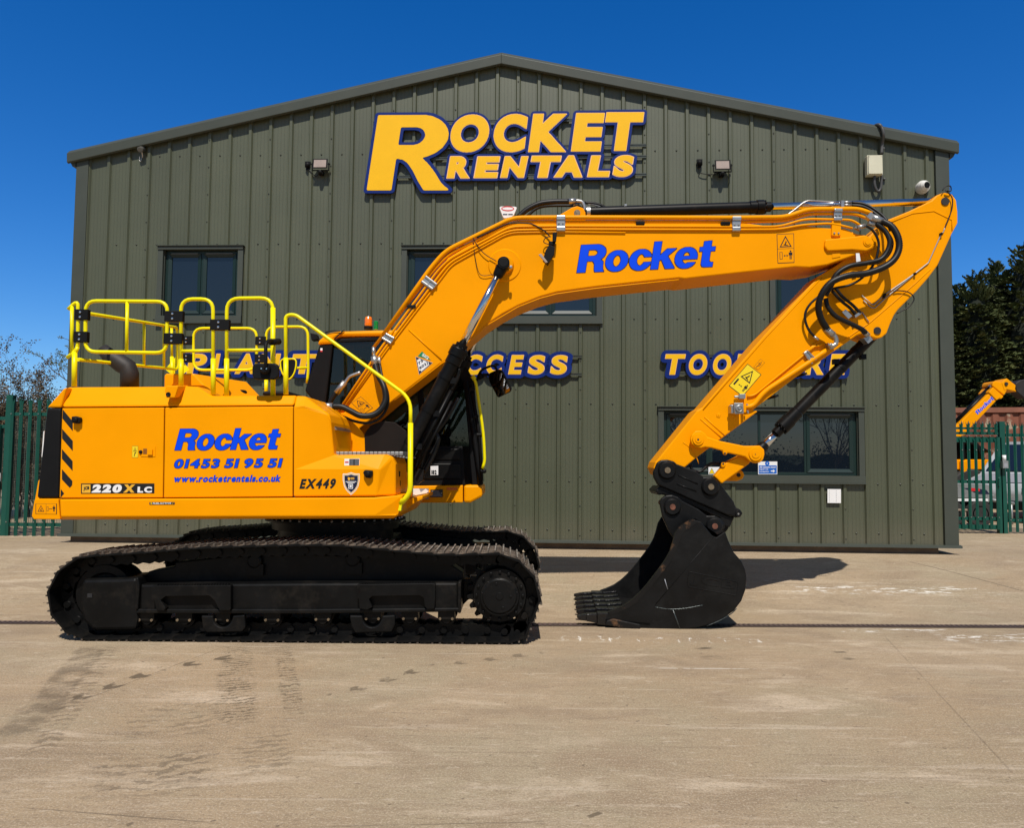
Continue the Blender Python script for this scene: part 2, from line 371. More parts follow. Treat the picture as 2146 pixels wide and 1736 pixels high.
def word(txt, bold=.0, gap=.1, outline=(), heavy=False, bigr=False, narrow=1.):
    """outlines of a word; returns [fill loops, outline loops...] in a box where the fill spans 0..1 x 0..1"""
    x = 0.; sets = []
    for ch in txt:
        if ch == ' ': x += .32; continue
        if bigr or heavy:
            adv, a, b, c = BIGR if bigr else HV[ch]
        else:
            lp, w = font_loops(ch); a, b, c = None, [mitre(l, bold) if bold else l for l in lp], []; adv = w+gap+2*bold
        sh = lambda ps: [[(px*narrow+x, py) for px, py in p] for p in ps]
        sets.append((None if a is None else sh(a), sh(b), sh(c))); x += adv*narrow
    mg = .25+bold+max([0]+list(outline)); org = (-mg, -.3-mg); shape = (int((1.4+2*mg)*RES), int((x+2*mg)*RES))
    f = np.zeros(shape, bool)
    for a, b, c in sets:
        f |= raster_wind(b, shape, org) if a is None else (raster_polys(a, shape, org) & ~raster_polys(b, shape, org)) | raster_polys(c, shape, org)
    res = [contours(f)]+[contours(dilate(f, o*RES)) for o in outline]
    pts = np.array([p for l in res[0] for p in l]); lo = pts.min(0); hi = pts.max(0); sz = hi-lo
    return [[[((px-lo[0])/sz[0], (py-lo[1])/sz[1]) for px, py in l] for l in ls] for ls in res]
def letter_mesh(mb, loops, quad, d0, d1, nrm, m=0, mside=None):
    """quad: bottom-left, bottom-right, top-left corner of the parallelogram the word fills"""
    BLc, BRc, TLc = quad; ux = BRc-BLc; uy = TLc-BLc
    mp = lambda p, d: BLc+ux*p[0]+uy*p[1]+nrm*d
    area = lambda l: sum(l[i-1][0]*l[i][1]-l[i][0]*l[i-1][1] for i in range(len(l)))/2
    def inside(p, l):
        c = False
        for i in range(len(l)):
            (x0, y0), (x1, y1) = l[i-1], l[i]
            if (y0 > p[1]) != (y1 > p[1]) and p[0] < (x1-x0)*(p[1]-y0)/(y1-y0)+x0: c = not c
        return c
    depth = [sum(inside(l[0], k) for k in loops if k is not l) for l in loops]
    base = len(mb.v); fl = [p for l in loops for p in l]; offs = [0]
    for l in loops: offs.append(offs[-1]+len(l))
    faces = []
    for i, l in enumerate(loops):
        if depth[i] % 2: continue
        grp = [i]+[j for j, k in enumerate(loops) if depth[j] == depth[i]+1 and inside(k[0], l)]
        ids = [offs[j]+q for j in grp for q in range(len(loops[j]))]
        for t in tessellate_polygon([[Vector((p[0]*3, p[1], 0)) for p in loops[j]] for j in grp]): faces.append(tuple(ids[q] for q in t))
    b = base; mb.add([mp(p, d1) for p in fl], faces, m)
    if abs(d1-d0) > 1e-6:
        mb.add([mp(p, d0) for p in fl], [], m); n = len(fl); k = 0
        for l in loops:
            for i in range(len(l)):
                j = (i+1) % len(l); mb.f.append((b+k+i, b+k+j, b+n+k+j, b+n+k+i)); mb.m.append(m if mside is None else mside); mb.s.append(False)
            k += len(l)
NRM = Vector((0, -1, 0))

# ================================================================== GROUND
def ground():
    xs = [-400, -120, -60, -30]+[x*1.0 for x in range(-20, 21)]+[30, 60, 120, 400]
    ys = [-300, -60, -20, -8, -2, 0, 2, 4, 6, 7, 8]+[8.1+.17*k for k in range(1, 21)]+[12, 14, 18, 26, 40, 80, 200, 900]
    mb = MB(); vs = [(x, y, ground_z(x, y)) for y in ys for x in xs]; n = len(xs)
    mb.add(vs, [(j*n+i, j*n+i+1, (j+1)*n+i+1, (j+1)*n+i) for j in range(len(ys)-1) for i in range(n-1)], 0, True)
    m = bpy.data.materials.new('yard_concrete'); m.use_nodes = True; t = m.node_tree; N = t.nodes; L = t.links; b = N['Principled BSDF']
    tc = N.new('ShaderNodeTexCoord'); P = tc.outputs['Object']
    def noise(sc, det=6, rough=.6, stretch=None, dist=0, off=0):
        mp = N.new('ShaderNodeMapping'); L.new(P, mp.inputs[0]); mp.inputs['Scale'].default_value = stretch or (1, 1, 1); mp.inputs['Location'].default_value = (off, off*.7, 0)
        k = N.new('ShaderNodeTexNoise'); k.inputs['Scale'].default_value = sc; k.inputs['Detail'].default_value = det; k.inputs['Roughness'].default_value = rough; k.inputs['Distortion'].default_value = dist
        L.new(mp.outputs[0], k.inputs['Vector']); return k.outputs['Fac']
    def mth(op, a, c=None, d=None, clamp=False):
        k = N.new('ShaderNodeMath'); k.operation = op; k.use_clamp = clamp
        for i, v in enumerate((a, c, d)):
            if v is None: continue
            if isinstance(v, (int, float)): k.inputs[i].default_value = v
            else: L.new(v, k.inputs[i])
        return k.outputs[0]
    def ramp(v, lo, hi, a=0., z=1.):
        k = N.new('ShaderNodeMapRange'); k.interpolation_type = 'SMOOTHSTEP'
        for i, q in zip((1, 2, 3, 4), (lo, hi, a, z)): k.inputs[i].default_value = q
        L.new(v, k.inputs[0]); return k.outputs[0]
    def mix(f, a, c):
        k = N.new('ShaderNodeMix'); k.data_type = 'RGBA'
        if isinstance(f, float): k.inputs[0].default_value = f
        else: L.new(f, k.inputs[0])
        for i, v in ((6, a), (7, c)):
            if isinstance(v, tuple): k.inputs[i].default_value = (*v, 1)
            else: L.new(v, k.inputs[i])
        return k.outputs[2]
    sx = N.new('ShaderNodeSeparateXYZ'); L.new(P, sx.inputs[0]); X, Y = sx.outputs[0], sx.outputs[1]
    c = mix(ramp(noise(.35, 4, .55), .35, .65), (.335, .246, .148), (.385, .292, .188))
    c = mix(mth('MULTIPLY', ramp(noise(.55, 5, .6, None, .5, 21), .45, .65), .7), c, (.325, .272, .178))
    c = mix(ramp(noise(.9, 6, .65, (1, 1.6, 1), .4, 3), .46, .66), c, (.285, .212, .135))
    c = mix(ramp(noise(1.3, 7, .7, (.5, 1.6, 1), .8, 9), .52, .70), c, (.52, .42, .30))
    c = mix(mth('MULTIPLY', ramp(noise(2.2, 7, .75, (.35, 1.5, 1), .6, 5), .5, .72), .55), c, (.235, .17, .11))
    c = mix(mth('MULTIPLY', ramp(noise(11, 7, .8, (.6, 1.5, 1), .9, 6), .52, .66), .42), c, (.22, .16, .10))
    c = mix(mth('MULTIPLY', ramp(noise(9, 7, .8, (.6, 1.4, 1), .8, 16), .55, .68), .40), c, (.56, .45, .33))
    def rot(sc, ang, st, off, det=4):
        mp = N.new('ShaderNodeMapping'); L.new(P, mp.inputs[0]); mp.inputs['Rotation'].default_value = (0, 0, R(ang)); mp.inputs['Scale'].default_value = st; mp.inputs['Location'].default_value = (off, off, 0)
        k = N.new('ShaderNodeTexNoise'); k.inputs['Scale'].default_value = sc; k.inputs['Detail'].default_value = det; k.inputs['Roughness'].default_value = .7; k.inputs['Distortion'].default_value = .15; L.new(mp.outputs[0], k.inputs['Vector']); return k.outputs['Fac']
    for ang, off, lo, st_, col in ((28, 2, .60, .45, (.20, .15, .095)), (-24, 7, .61, .40, (.20, .15, .095)), (12, 11, .60, .45, (.54, .45, .34)), (-8, 15, .60, .40, (.54, .45, .34))):
        c = mix(mth('MULTIPLY', ramp(rot(4.5, ang, (.12, 2.4, 1), off), lo, lo+.08), st_), c, col)
    c = mix(mth('MULTIPLY', ramp(noise(19, 4, .65, (.55, 1.7, 1), .3, 31), .60, .67), .55), c, (.17, .125, .08))
    c = mix(mth('MULTIPLY', ramp(noise(15, 4, .65, (.55, 1.7, 1), .3, 37), .60, .67), .45), c, (.56, .47, .36))
    # screed lines drawn across the slabs, and the fine grain of the surface
    c = mix(mth('MULTIPLY', ramp(noise(7, 4, .7, (.12, 1.6, 1), .3, 1), .52, .75), .20), c, (.215, .155, .10))
    c = mix(mth('MULTIPLY', ramp(noise(52, 4, .8), .47, .66), .62), c, (.215, .160, .104))
    c = mix(mth('MULTIPLY', ramp(noise(90, 2, .8, None, 0, 4), .50, .66), .55), c, (.56, .46, .34))
    c = mix(mth('MULTIPLY', ramp(noise(17, 2, .5, None, 0, 8), .70, .745), .55), c, (.09, .065, .045))
    def line(p0, p1):
        a, e = gpt(*p0), gpt(*p1); d = Vector((e.x-a.x, e.y-a.y, 0)); ln = d.length; d /= ln
        s = mth('ADD', mth('MULTIPLY', mth('SUBTRACT', X, a.x), d.x), mth('MULTIPLY', mth('SUBTRACT', Y, a.y), d.y))
        q = mth('SUBTRACT', mth('MULTIPLY', mth('SUBTRACT', Y, a.y), d.x), mth('MULTIPLY', mth('SUBTRACT', X, a.x), d.y))
        return s, q, ln
    wob = noise(3.5, 3, .6); wob2 = noise(8, 4, .7, None, 0, 2)
    def track(p0, p1, w, per, st, chev=0., duty=0., col=(.115, .088, .058), ends=.25, brk=.32):
        nonlocal c
        s, q, ln = line(p0, p1); q = mth('ADD', q, mth('MULTIPLY', mth('SUBTRACT', wob, .5), w*.5))
        f = mth('MULTIPLY', ramp(mth('ABSOLUTE', q), w*.35, w*.55, 1, 0), mth('MULTIPLY', ramp(s, 0, ends), ramp(s, ln-ends, ln, 1, 0)))
        if per:
            ph = mth('ADD', s, mth('MULTIPLY', mth('ABSOLUTE', q), chev)); sn = mth('SINE', mth('MULTIPLY', mth('ADD', ph, mth('MULTIPLY', wob2, min(per*3.2, .22))), 2*math.pi/per))
            f = mth('MULTIPLY', f, ramp(sn, duty, duty+.5))
        f = mth('MULTIPLY', f, ramp(noise(4.5, 6, .75, None, .3, p0[0]*.01), brk, brk+.22)); f = mth('MULTIPLY', f, st)
        c = mix(f, c, col)
    track((20, 1560), (205, 1350), .26, 0, .62, brk=.38); track((70, 1600), (235, 1350), .16, .09, .5, .4)
    track((495, 1350), (497, 1530), .27, .06, .8, brk=.36); track((592, 1350), (620, 1520), .15, .07, .7, brk=.36)
    track((560, 1520), (555, 1640), .30, .075, .45); track((100, 1488), (330, 1405), .14, .27, .9, -.9, .25, ends=.05, brk=.25); track((330, 1405), (500, 1375), .14, .27, .9, -.9, .25, ends=.05, brk=.25)
    track((690, 1462), (900, 1398), .12, .27, .8, -.9, .25, ends=.05, brk=.3); track((900, 1398), (1140, 1368), .12, .27, .65, -.9, .3, ends=.05, brk=.3)
    track((380, 1460), (345, 1560), .60, .10, .45, .25, brk=.38); track((345, 1560), (300, 1690), .62, .10, .60, .25, brk=.36); track((300, 1690), (250, 1760), .60, .09, .42, .25, brk=.38)
    track((1450, 1361), (1500, 1358), .07, 0, .9, ends=.10, brk=.36); track((1465, 1381), (1520, 1377), .13, 0, .95, ends=.12, brk=.36); track((1745, 1368), (1775, 1367), .05, 0, .8, ends=.03, brk=.2); track((1755, 1381), (1795, 1380), .11, 0, .9, ends=.10, brk=.36)
    track((1230, 1715), (1262, 1703), .03, 0, .8, ends=.02, brk=.2); track((0, 1690), (500, 1730), .012, 0, .6); track((620, 1735), (1200, 1722), .012, 0, .5)
    track((150, 1478), (480, 1352), .012, 0, .55); track((1850, 1330), (2140, 1640), .014, 0, .35); track((1905, 1178), (2146, 1240), .03, 0, .75, ends=.02, brk=.2); track((1360, 1195), (2146, 1215), .012, 0, .3)
    # chalky scrape marks
    def scrape(p0, p1, w, st, sc, lo, str_=(1, 1, 1)):
        nonlocal c
        s, q, ln = line(p0, p1); f = mth('MULTIPLY', ramp(mth('ABSOLUTE', q), w*.3, w, 1, 0), mth('MULTIPLY', ramp(s, 0, ln*.15), ramp(s, ln*.85, ln, 1, 0)))
        f = mth('MULTIPLY', mth('MULTIPLY', f, ramp(noise(sc, 5, .7, str_, .2, p0[0]*.013), lo, lo+.07)), st); c = mix(f, c, (.74, .70, .63))
    scrape((1620, 1236), (2110, 1240), .26, 1., 8, .54, (.6, 1.8, 1)); scrape((1960, 1338), (2200, 1338), .22, 1., 8, .52, (.7, 1.8, 1)); scrape((1730, 1322), (2000, 1322), .12, .9, 7, .53, (.7, 2, 1))
    scrape((1150, 1338), (1640, 1345), .14, 1., 9, .55, (1.6, .6, 1)); scrape((1360, 1401), (1600, 1403), .014, .55, 3, .40); scrape((1560, 1215), (1960, 1222), .2, .5, 7, .60, (.5, 2, 1)); scrape((1040, 1390), (1110, 1390), .05, .3, 8, .55)
    L.new(c, b.inputs['Base Color']); b.inputs['Roughness'].default_value = .85; b.inputs['Specular IOR Level'].default_value = .25
    bp = N.new('ShaderNodeBump'); bp.inputs['Strength'].default_value = .8; bp.inputs['Distance'].default_value = .008
    L.new(mth('ADD', mth('MULTIPLY', noise(38, 5, .75), .7), mth('MULTIPLY', noise(6, 5, .7, (.4, 1.6, 1), .4, 2), .8)), bp.inputs['Height']); L.new(bp.outputs[0], b.inputs['Normal'])
    tag(mb.build('ground', m), kind='structure')
ground()
def drain():
    a, e = gpt(-900, 1302.5), gpt(3000, 1318); d = (e-a).normalized(); n = Vector((-d.y, d.x, 0)); mb = MB()
    for o0, o1, m, h in ((-.072, -.058, 0, .006), (-.058, .058, 1, .004), (.058, .072, 0, .006)):
        p = [a+n*o0, e+n*o0, e+n*o1, a+n*o1]; mb.poly([Vector((q.x, q.y, h)) for q in p], m)
    ln = (e-a).length; k = 0.
    while k < ln:
        q = a+d*k; pp = [q+n*-.056, q+d*.028+n*-.056, q+d*.028+n*.056, q+n*.056]; mb.poly([Vector((v.x, v.y, .010)) for v in pp], 2); k += .05
    tag(mb.build('drain_channel', [M['concrete'], mat('drain_void_shade', (.055, .036, .030), .9, var=.3), mat('drain_grate', (.105, .070, .062), .7, .2, var=.3, scale=12)]), 'narrow brown slotted drain grate running straight across the concrete yard', 'drain')  # void under the grate: its shade is a flat dark brown colour
drain()

# ================================================================== BUILDING
def clad_material():
    m = mat('olive_cladding', (.073, .081, .047), .44, var=.05, scale=1.2, spec=.65, rvar=.04); t = m.node_tree; N = t.nodes; L = t.links; b = N['Principled BSDF']
    tc = N.new('ShaderNodeTexCoord'); sx = N.new('ShaderNodeSeparateXYZ'); L.new(tc.outputs['Object'], sx.inputs[0])
    def mth(op, a, c=None):
        k = N.new('ShaderNodeMath'); k.operation = op
        for i, v in enumerate((a, c)):
            if v is None: continue
            if isinstance(v, (int, float)): k.inputs[i].default_value = v
            else: L.new(v, k.inputs[i])
        return k.outputs[0]
    f = mth('FRACT', mth('DIVIDE', mth('SUBTRACT', sx.outputs[0], .515), .338/6)); f = mth('ABSOLUTE', mth('SUBTRACT', f, .5)); f = mth('GREATER_THAN', f, .46)
    bp = N.new('ShaderNodeBump'); bp.inputs['Strength'].default_value = .6; bp.inputs['Distance'].default_value = .004; bp.invert = True; L.new(f, bp.inputs['Height']); L.new(bp.outputs[0], b.inputs['Normal'])
    # micro-rib lines and faint dirt running down the sheets
    src = b.inputs['Base Color'].links[0].from_socket
    no = N.new('ShaderNodeTexNoise'); no.inputs['Scale'].default_value = 3; no.inputs['Detail'].default_value = 6; mp = N.new('ShaderNodeMapping'); mp.inputs['Scale'].default_value = (3, 1, .18); L.new(tc.outputs['Object'], mp.inputs[0]); L.new(mp.outputs[0], no.inputs['Vector'])
    mr = N.new('ShaderNodeMapRange'); mr.inputs[1].default_value = .45; mr.inputs[2].default_value = .75; mr.inputs[4].default_value = .22; L.new(no.outputs['Fac'], mr.inputs[0])
    mx = N.new('ShaderNodeMix'); mx.data_type = 'RGBA'; L.new(mr.outputs[0], mx.inputs[0]); L.new(src, mx.inputs[6]); mx.inputs[7].default_value = (.088, .091, .063, 1)
    wn = N.new('ShaderNodeTexWhiteNoise'); wn.noise_dimensions = '1D'; L.new(mth('FLOOR', mth('DIVIDE', mth('SUBTRACT', sx.outputs[0], .15), 1.014)), wn.inputs['W'])
    ton = mth('ADD', mth('MULTIPLY', wn.outputs['Value'], .14), .93); sc_ = N.new('ShaderNodeVectorMath'); sc_.operation = 'SCALE'; L.new(mx.outputs[2], sc_.inputs[0]); L.new(ton, sc_.inputs['Scale'])
    dr = N.new('ShaderNodeMapRange'); dr.interpolation_type = 'SMOOTHSTEP'; dr.inputs[1].default_value = .55; dr.inputs[2].default_value = .0; L.new(sx.outputs[2], dr.inputs[0])
    n9 = N.new('ShaderNodeTexNoise'); n9.inputs['Scale'].default_value = 2.5; n9.inputs['Detail'].default_value = 7; L.new(tc.outputs['Object'], n9.inputs['Vector'])
    m9 = N.new('ShaderNodeMix'); m9.data_type = 'RGBA'; L.new(mth('MULTIPLY', mth('MULTIPLY', dr.outputs[0], n9.outputs['Fac']), .75), m9.inputs[0]); L.new(sc_.outputs[0], m9.inputs[6]); m9.inputs[7].default_value = (.135, .118, .085, 1); mx = m9
    m2 = N.new('ShaderNodeMix'); m2.data_type = 'RGBA'; L.new(mth('MULTIPLY', f, .38), m2.inputs[0]); L.new(mx.outputs[2], m2.inputs[6]); m2.inputs[7].default_value = (.03, .034, .022, 1); L.new(m2.outputs[2], b.inputs['Base Color'])
    return m
M['clad'] = clad_material()
M['clad2'] = M['flash']
WID = 14.0
def roof_z(u): return 6.30+1.565*(1-abs(u-7)/7.2)
bld = empty('industrial_building', BD.mat, 'olive green ribbed metal gable building standing behind the excavator', 'building')
# windows: outer trim box, panes as fractions, which panes are opening sashes
WINS = [((1.41, 2.83, 3.455, 4.715), [(0, .5, 1), (.5, 1, 1)]), ((5.42, 8.63, 3.445, 4.70), [(0, .22, 1), (.22, .5, 0), (.5, .77, 1), (.77, 1, 1)]),
        ((11.24, 12.66, 3.45, 4.70), [(0, .5, 1), (.5, 1, 1)]), ((9.50, 12.65, .962, 2.125), [(0, .24, 1), (.24, .5, 0), (.5, .745, 0), (.745, 1, 1)])]
TS, TT, TBt = .088, .055, .115     # trim widths: side, top, sill
HOLES = [(a+TS-.01, b-TS+.01, c+TBt-.01, d-TT+.01) for (a, b, c, d), _ in WINS]
def wall():
    prof = [(0., 0.)]
    for k in range(-1, 40):
        u = .515+.338*k; prof += [(u-.040, 0), (u-.020, -.034), (u+.020, -.034), (u+.040, 0)]
    prof.append((WID, 0)); us = sorted(set([p[0] for p in prof]+[h for H in HOLES for h in H[:2]]+[7.0]))
    def v(u):
        for (a, x), (b, y) in zip(prof[:-1], prof[1:]):
            if a <= u <= b: return x+(y-x)*(u-a)/(b-a) if b > a else x
        return 0
    mb = MB()
    for a, b in zip(us[:-1], us[1:]):
        if b-a < 1e-6: continue
        mid = (a+b)/2; cuts = sorted([(H[2], H[3]) for H in HOLES if H[0]-1e-6 < mid < H[1]+1e-6]); z = 0.; iv = []
        for c, d in cuts: iv.append((z, c)); z = d
        iv.append((z, None))
        for c, d in iv:
            za, zb = (roof_z(a)-.03, roof_z(b)-.03) if d is None else (d, d)
            mb.poly([(a, v(a), c), (b, v(b), c), (b, v(b), zb), (a, v(a), za)])
    for k in range(39):        # fixing screws
        u = .515+.338*k+.169
        for z in (.20, .955, 2.175, 3.525, 4.76, 6.24):
            if z < roof_z(u)-.35 and not any(H[0]-.12 < u < H[1]+.12 and H[2]-.14 < z < H[3]+.08 for H in HOLES): mb.lathe((u, -.001, z), (0, -1, 0), [(0, .0135), (.006, .0135), (.011, .007)], 8, 1)
    for k in range(2, 40, 3):
        z = .12
        while z < roof_z(.515+.338*k)-.3:
            u = .515+.338*k
            if not any(H[0]-.1 < u < H[1]+.1 and H[2]-.14 < z < H[3]+.08 for H in HOLES): mb.lathe((u, -.035, z), (0, -1, 0), [(0, .011), (.006, .011), (.010, .006)], 8, 1)
            z += .455
    mb.box((0, .06, 0), (WID, .10, .3), 0)
    mb.build('wall', [M['clad'], mat('screw_heads', (.055, .06, .045), .4, .3)], bld)
    m2 = MB()
    for u in (0., WID): m2.poly([(u, .02, 0), (u, 24, 0), (u, 24, roof_z(u)-.05), (u, .02, roof_z(u)-.05)])
    m2.poly([(0, 24, 0), (WID, 24, 0), (WID, 24, 6.3), (7, 24, 7.8), (0, 24, 6.3)]); m2.build('side_wall', M['clad'], bld)
    m3 = MB()
    for a, b in ((-.13, 7.0), (7.0, WID+.13)): m3.prism([(a, -.05, roof_z(a)-.02), (b, -.05, roof_z(b)-.02), (b, 24.2, roof_z(b)-.02), (a, 24.2, roof_z(a)-.02)], [(a, -.05, roof_z(a)-.06), (b, -.05, roof_z(b)-.06), (b, 24.2, roof_z(b)-.06), (a, 24.2, roof_z(a)-.06)])
    m3.build('roof', M['flash'], bld)
    m4 = MB(); cs = [(-.075, -.215), (-.115, -.20), (-.125, -.055), (-.06, .012), (.30, .012), (.30, -.01), (-.052, -.01), (-.075, -.06)]
    for a, b in ((-.145, 7.0), (7.0, WID+.145)):
        pa = [(a, v_, roof_z(a)+h) for v_, h in cs]; pb = [(b, v_, roof_z(b)+h) for v_, h in cs]; m4.prism(pa, pb)
    m4.build('verge_trim', M['flash'], bld, .006)
    for a, b in ((-.02, .185), (WID-.185, WID+.02)):
        m5 = MB()
        pts = [(a, -.052), (b, -.052), (b, .0), (b-.01, .0)] if a < 1 else [(a, .0), (a, -.052), (b, -.052)]
        m5.prism([(a, -.052, .0), (b, -.052, .0), (b, -.052, 6.19+(0.02 if a < 1 else .02)), (a, -.052, 6.21)], [(a, .30 if a < 1 else .0, .0), (b, .0 if a < 1 else .30, .0), (b, .0 if a < 1 else .30, 6.21), (a, .30 if a < 1 else .0, 6.21)])
        m5.build('corner_trim', M['flash'], bld, .004)
    m6 = MB(); m6.prism([(-.05, -.03, .045), (-.05, -.085, .035), (-.05, -.09, .0), (-.05, -.03, .0)], [(WID+.05, -.03, .045), (WID+.05, -.085, .035), (WID+.05, -.09, .0), (WID+.05, -.03, .0)]); m6.build('drip_trim', M['flash'], bld)
    m7 = MB(); m7.box((.1, .03, -.35), (WID-.25, .30, .0)); m7.build('plinth', M['concrete'], bld)
    for a, s in ((-.03, -1), (WID+.03, 1)):
        m8 = MB()
        m8.prism([(a, -.06, 6.20), (a+s*.10, -.06, 6.28), (a+s*.105, -.06, 6.16), (a+s*.05, -.06, 6.06), (a, -.06, 6.06)], [(a, 24, 6.20), (a+s*.10, 24, 6.28), (a+s*.105, 24, 6.16), (a+s*.05, 24, 6.06), (a, 24, 6.06)])
        m8.build('gutter', M['flash'], bld)
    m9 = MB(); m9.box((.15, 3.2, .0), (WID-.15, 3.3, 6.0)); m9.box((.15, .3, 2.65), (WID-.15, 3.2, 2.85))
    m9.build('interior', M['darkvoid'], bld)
wall()
M['vent'] = mat('vent_grey', (.10, .105, .10), .5)
def window(box, panes):
    a, b, c, d = box; t = MB()
    for lo, hi in (((a, -.062, c), (b, -.004, c+TBt)), ((a-.0, -.066, d-TT), (b, -.004, d)), ((a, -.050, c+TBt), (a+TS, -.004, d-TT)), ((b-TS, -.050, c+TBt), (b, -.004, d-TT))): t.box(lo, hi)
    t.box((a-.01, -.090, d), (b+.01, -.004, d+.012)); t.box((a-.01, -.075, c-.012), (b+.01, -.004, c-.001))
    for s in (0, 1):        # reveals
        u = (a+TS-.002) if s == 0 else (b-TS-.010); t.box((u, -.003, c+TBt), (u+.012, .10, d-TT))
    t.box((a+TS, -.003, d-TT), (b-TS, .10, d-TT+.01)); t.box((a+TS, -.03, c+TBt-.012), (b-TS, .10, c+TBt-.001))
    ia, ib, ic, idd = a+TS+.012, b-TS-.012, c+TBt+.002, d-TT-.004
    w = MB(); bw = .045
    w.box((ia, .035, ic), (ib, .09, ic+bw)); w.box((ia, .035, idd-bw), (ib, .09, idd)); w.box((ia, .035, ic+bw), (ia+bw, .09, idd-bw)); w.box((ib-bw, .035, ic+bw), (ib, .09, idd-bw))
    wo = None; iw = ib-ia-2*bw; gl = []; vents = []
    for f0, f1, sash in panes:
        u0 = ia+bw+iw*f0+(.018 if f0 else 0); u1 = ia+bw+iw*f1-(.018 if f1 < 1 else 0); z0, z1 = ic+bw, idd-bw
        if f0: w.box((u0-.036, .036, z0), (u0, .088, z1))
        if sash:
            s = .058; e = .022
            for fr in ([(u0, z0), (u1, z0), (u1-s, z0+s), (u0+s, z0+s)], [(u1, z0), (u1, z1), (u1-s, z1-s), (u1-s, z0+s)], [(u1, z1), (u0, z1), (u0+s, z1-s), (u1-s, z1-s)], [(u0, z1), (u0, z0), (u0+s, z0+s), (u0+s, z1-s)]):
                o = [Vector((x, e if i < 2 else e+.016, z)) for i, (x, z) in enumerate(fr)]; w.ext(o, .07)
            vents.append((u0+s*.9, u1-s*.9, z1-.012)); gl.append((u0+s, u1-s, z0+s, z1-s))
        else: gl.append((u0, u1, z0, z1))
    wo = w.build('window', M['frame'], bld, .003, 1)
    t.build('window_trim', M['flash'], wo, .003, 1)
    for u0, u1, z0, z1 in gl:
        g = MB(); g.box((u0-.005, .052, z0-.005), (u1+.005, .060, z1+.005)); g.build('pane', M['pane'], wo)
    if vents:
        for u0, u1, z in vents: vb = MB(); vb.box((u0, .008, z), (u1, .026, z+.018)); vb.build('trickle_vent', M['vent'], wo)
for bx, pn in WINS: window(bx, pn)

# ------------------------------------------------------------------ signs on the front
def sign(name, letters, rails, label, border, pink=.014, bold=.085, th=.030, off=.056):
    r = empty(name, BD.mat, label, 'sign')
    for ch, conv, bl, br, tl in letters:
        y = -off; hh = abs(BD.p(conv(*tl), -off).z-BD.p(conv(*bl), -off).z); big = ch == 'R' and name == 'company_sign' and bl[1] > 600
        f, pk, bo = word(ch, bold, outline=(pink/hh, border/hh), bigr=big)
        q = [BD.p(conv(*c), y-th) for c in (bl, br, tl)]
        mb = MB(); letter_mesh(mb, bo, q, -th, 0, NRM, 0); mb2 = mb
        letter_mesh(mb2, pk, q, .001, .002, NRM, 1); letter_mesh(mb2, f, q, .0025, .004, NRM, 2)
        mb2.build('letter', [M['signblue'], M['signpink'], M['signyellow']], r)
    for conv, a, b in rails:
        p, q = BD.p(conv(*a), -.06), BD.p(conv(*b), -.06); mb = MB(); z = (p.z+q.z)/2
        mb.box((p.x, -.054, z-.022), (q.x, -.040, z-.010)); mb.box((p.x, -.054, z+.010), (q.x, -.040, z+.022)); mb.box((p.x, -.046, z-.010), (q.x, -.041, z+.010))
        u = p.x
        for k in range(-1, 40):
            w_ = .515+.338*k
            if p.x < w_ < q.x: mb.box((w_-.018, -.0405, z-.018), (w_+.018, -.033, z+.018))
        mb.build('rail', M['railgrey'], r)
M['railgrey'] = mat('sign_rail', (.085, .095, .080), .35, .4, var=.15)
sign('company_sign', [('R', zI, (158, 617), (690, 617), (233, 125)), ('O', zI, (690, 368), (938, 368), (727, 122)), ('C', zI, (975, 367), (1185, 367), (1005, 118)),
    ('K', zI, (1213, 366), (1455, 366), (1247, 117)), ('E', zI, (1493, 362), (1683, 362), (1527, 112)), ('T', zI, (1690, 358), (1935, 358), (1725, 107)),
    ('R', zI, (682, 537), (826, 537), (706, 395)), ('E', zI, (860, 535), (1006, 535), (885, 396)), ('N', zI, (1032, 533), (1182, 533), (1062, 395)), ('T', zI, (1212, 533), (1400, 533), (1240, 392)),
    ('A', zI, (1383, 531), (1562, 531), (1405, 390)), ('L', zI, (1600, 528), (1736, 528), (1628, 390)), ('S', zI, (1762, 527), (1885, 527), (1785, 388))],
    [(zI, (200, 160), (1985, 160)), (zI, (330, 333), (1985, 325)), (zI, (560, 405), (1985, 397)), (zI, (330, 527), (1985, 512))],
    'large yellow and blue raised letters reading ROCKET RENTALS high on the gable', .052, .011)
sign('word_sign', [('P', zS, (268, 378), (480, 378), (312, 140)), ('L', zS, (588, 378), (722, 378), (630, 140)), ('A', zS, (850, 380), (1090, 380), (890, 138)), ('N', zS, (1135, 380), (1360, 380), (1178, 140)), ('T', zS, (1515, 380), (1790, 380), (1558, 145))],
    [(zS, (200, 155), (1930, 165)), (zS, (200, 355), (1930, 362))], 'yellow letters reading PLANT seen through the yellow handrails', .070, .008, .045)
sign('word_sign', [('A', zC, (170, 1197), (320, 1197), (198, 1065)), ('C', zC, (350, 1196), (450, 1196), (370, 1065)), ('C', zC, (485, 1196), (585, 1196), (505, 1065)), ('E', zC, (636, 1192), (715, 1192), (660, 1068)), ('S', zC, (762, 1194), (865, 1194), (780, 1068)), ('S', zC, (908, 1194), (1010, 1194), (927, 1068))],
    [(zC, (150, 1077), (1115, 1073)), (zC, (150, 1193), (1115, 1190))], 'yellow letters reading ACCESS partly hidden by the boom and its mirror', .070, .008, .052)
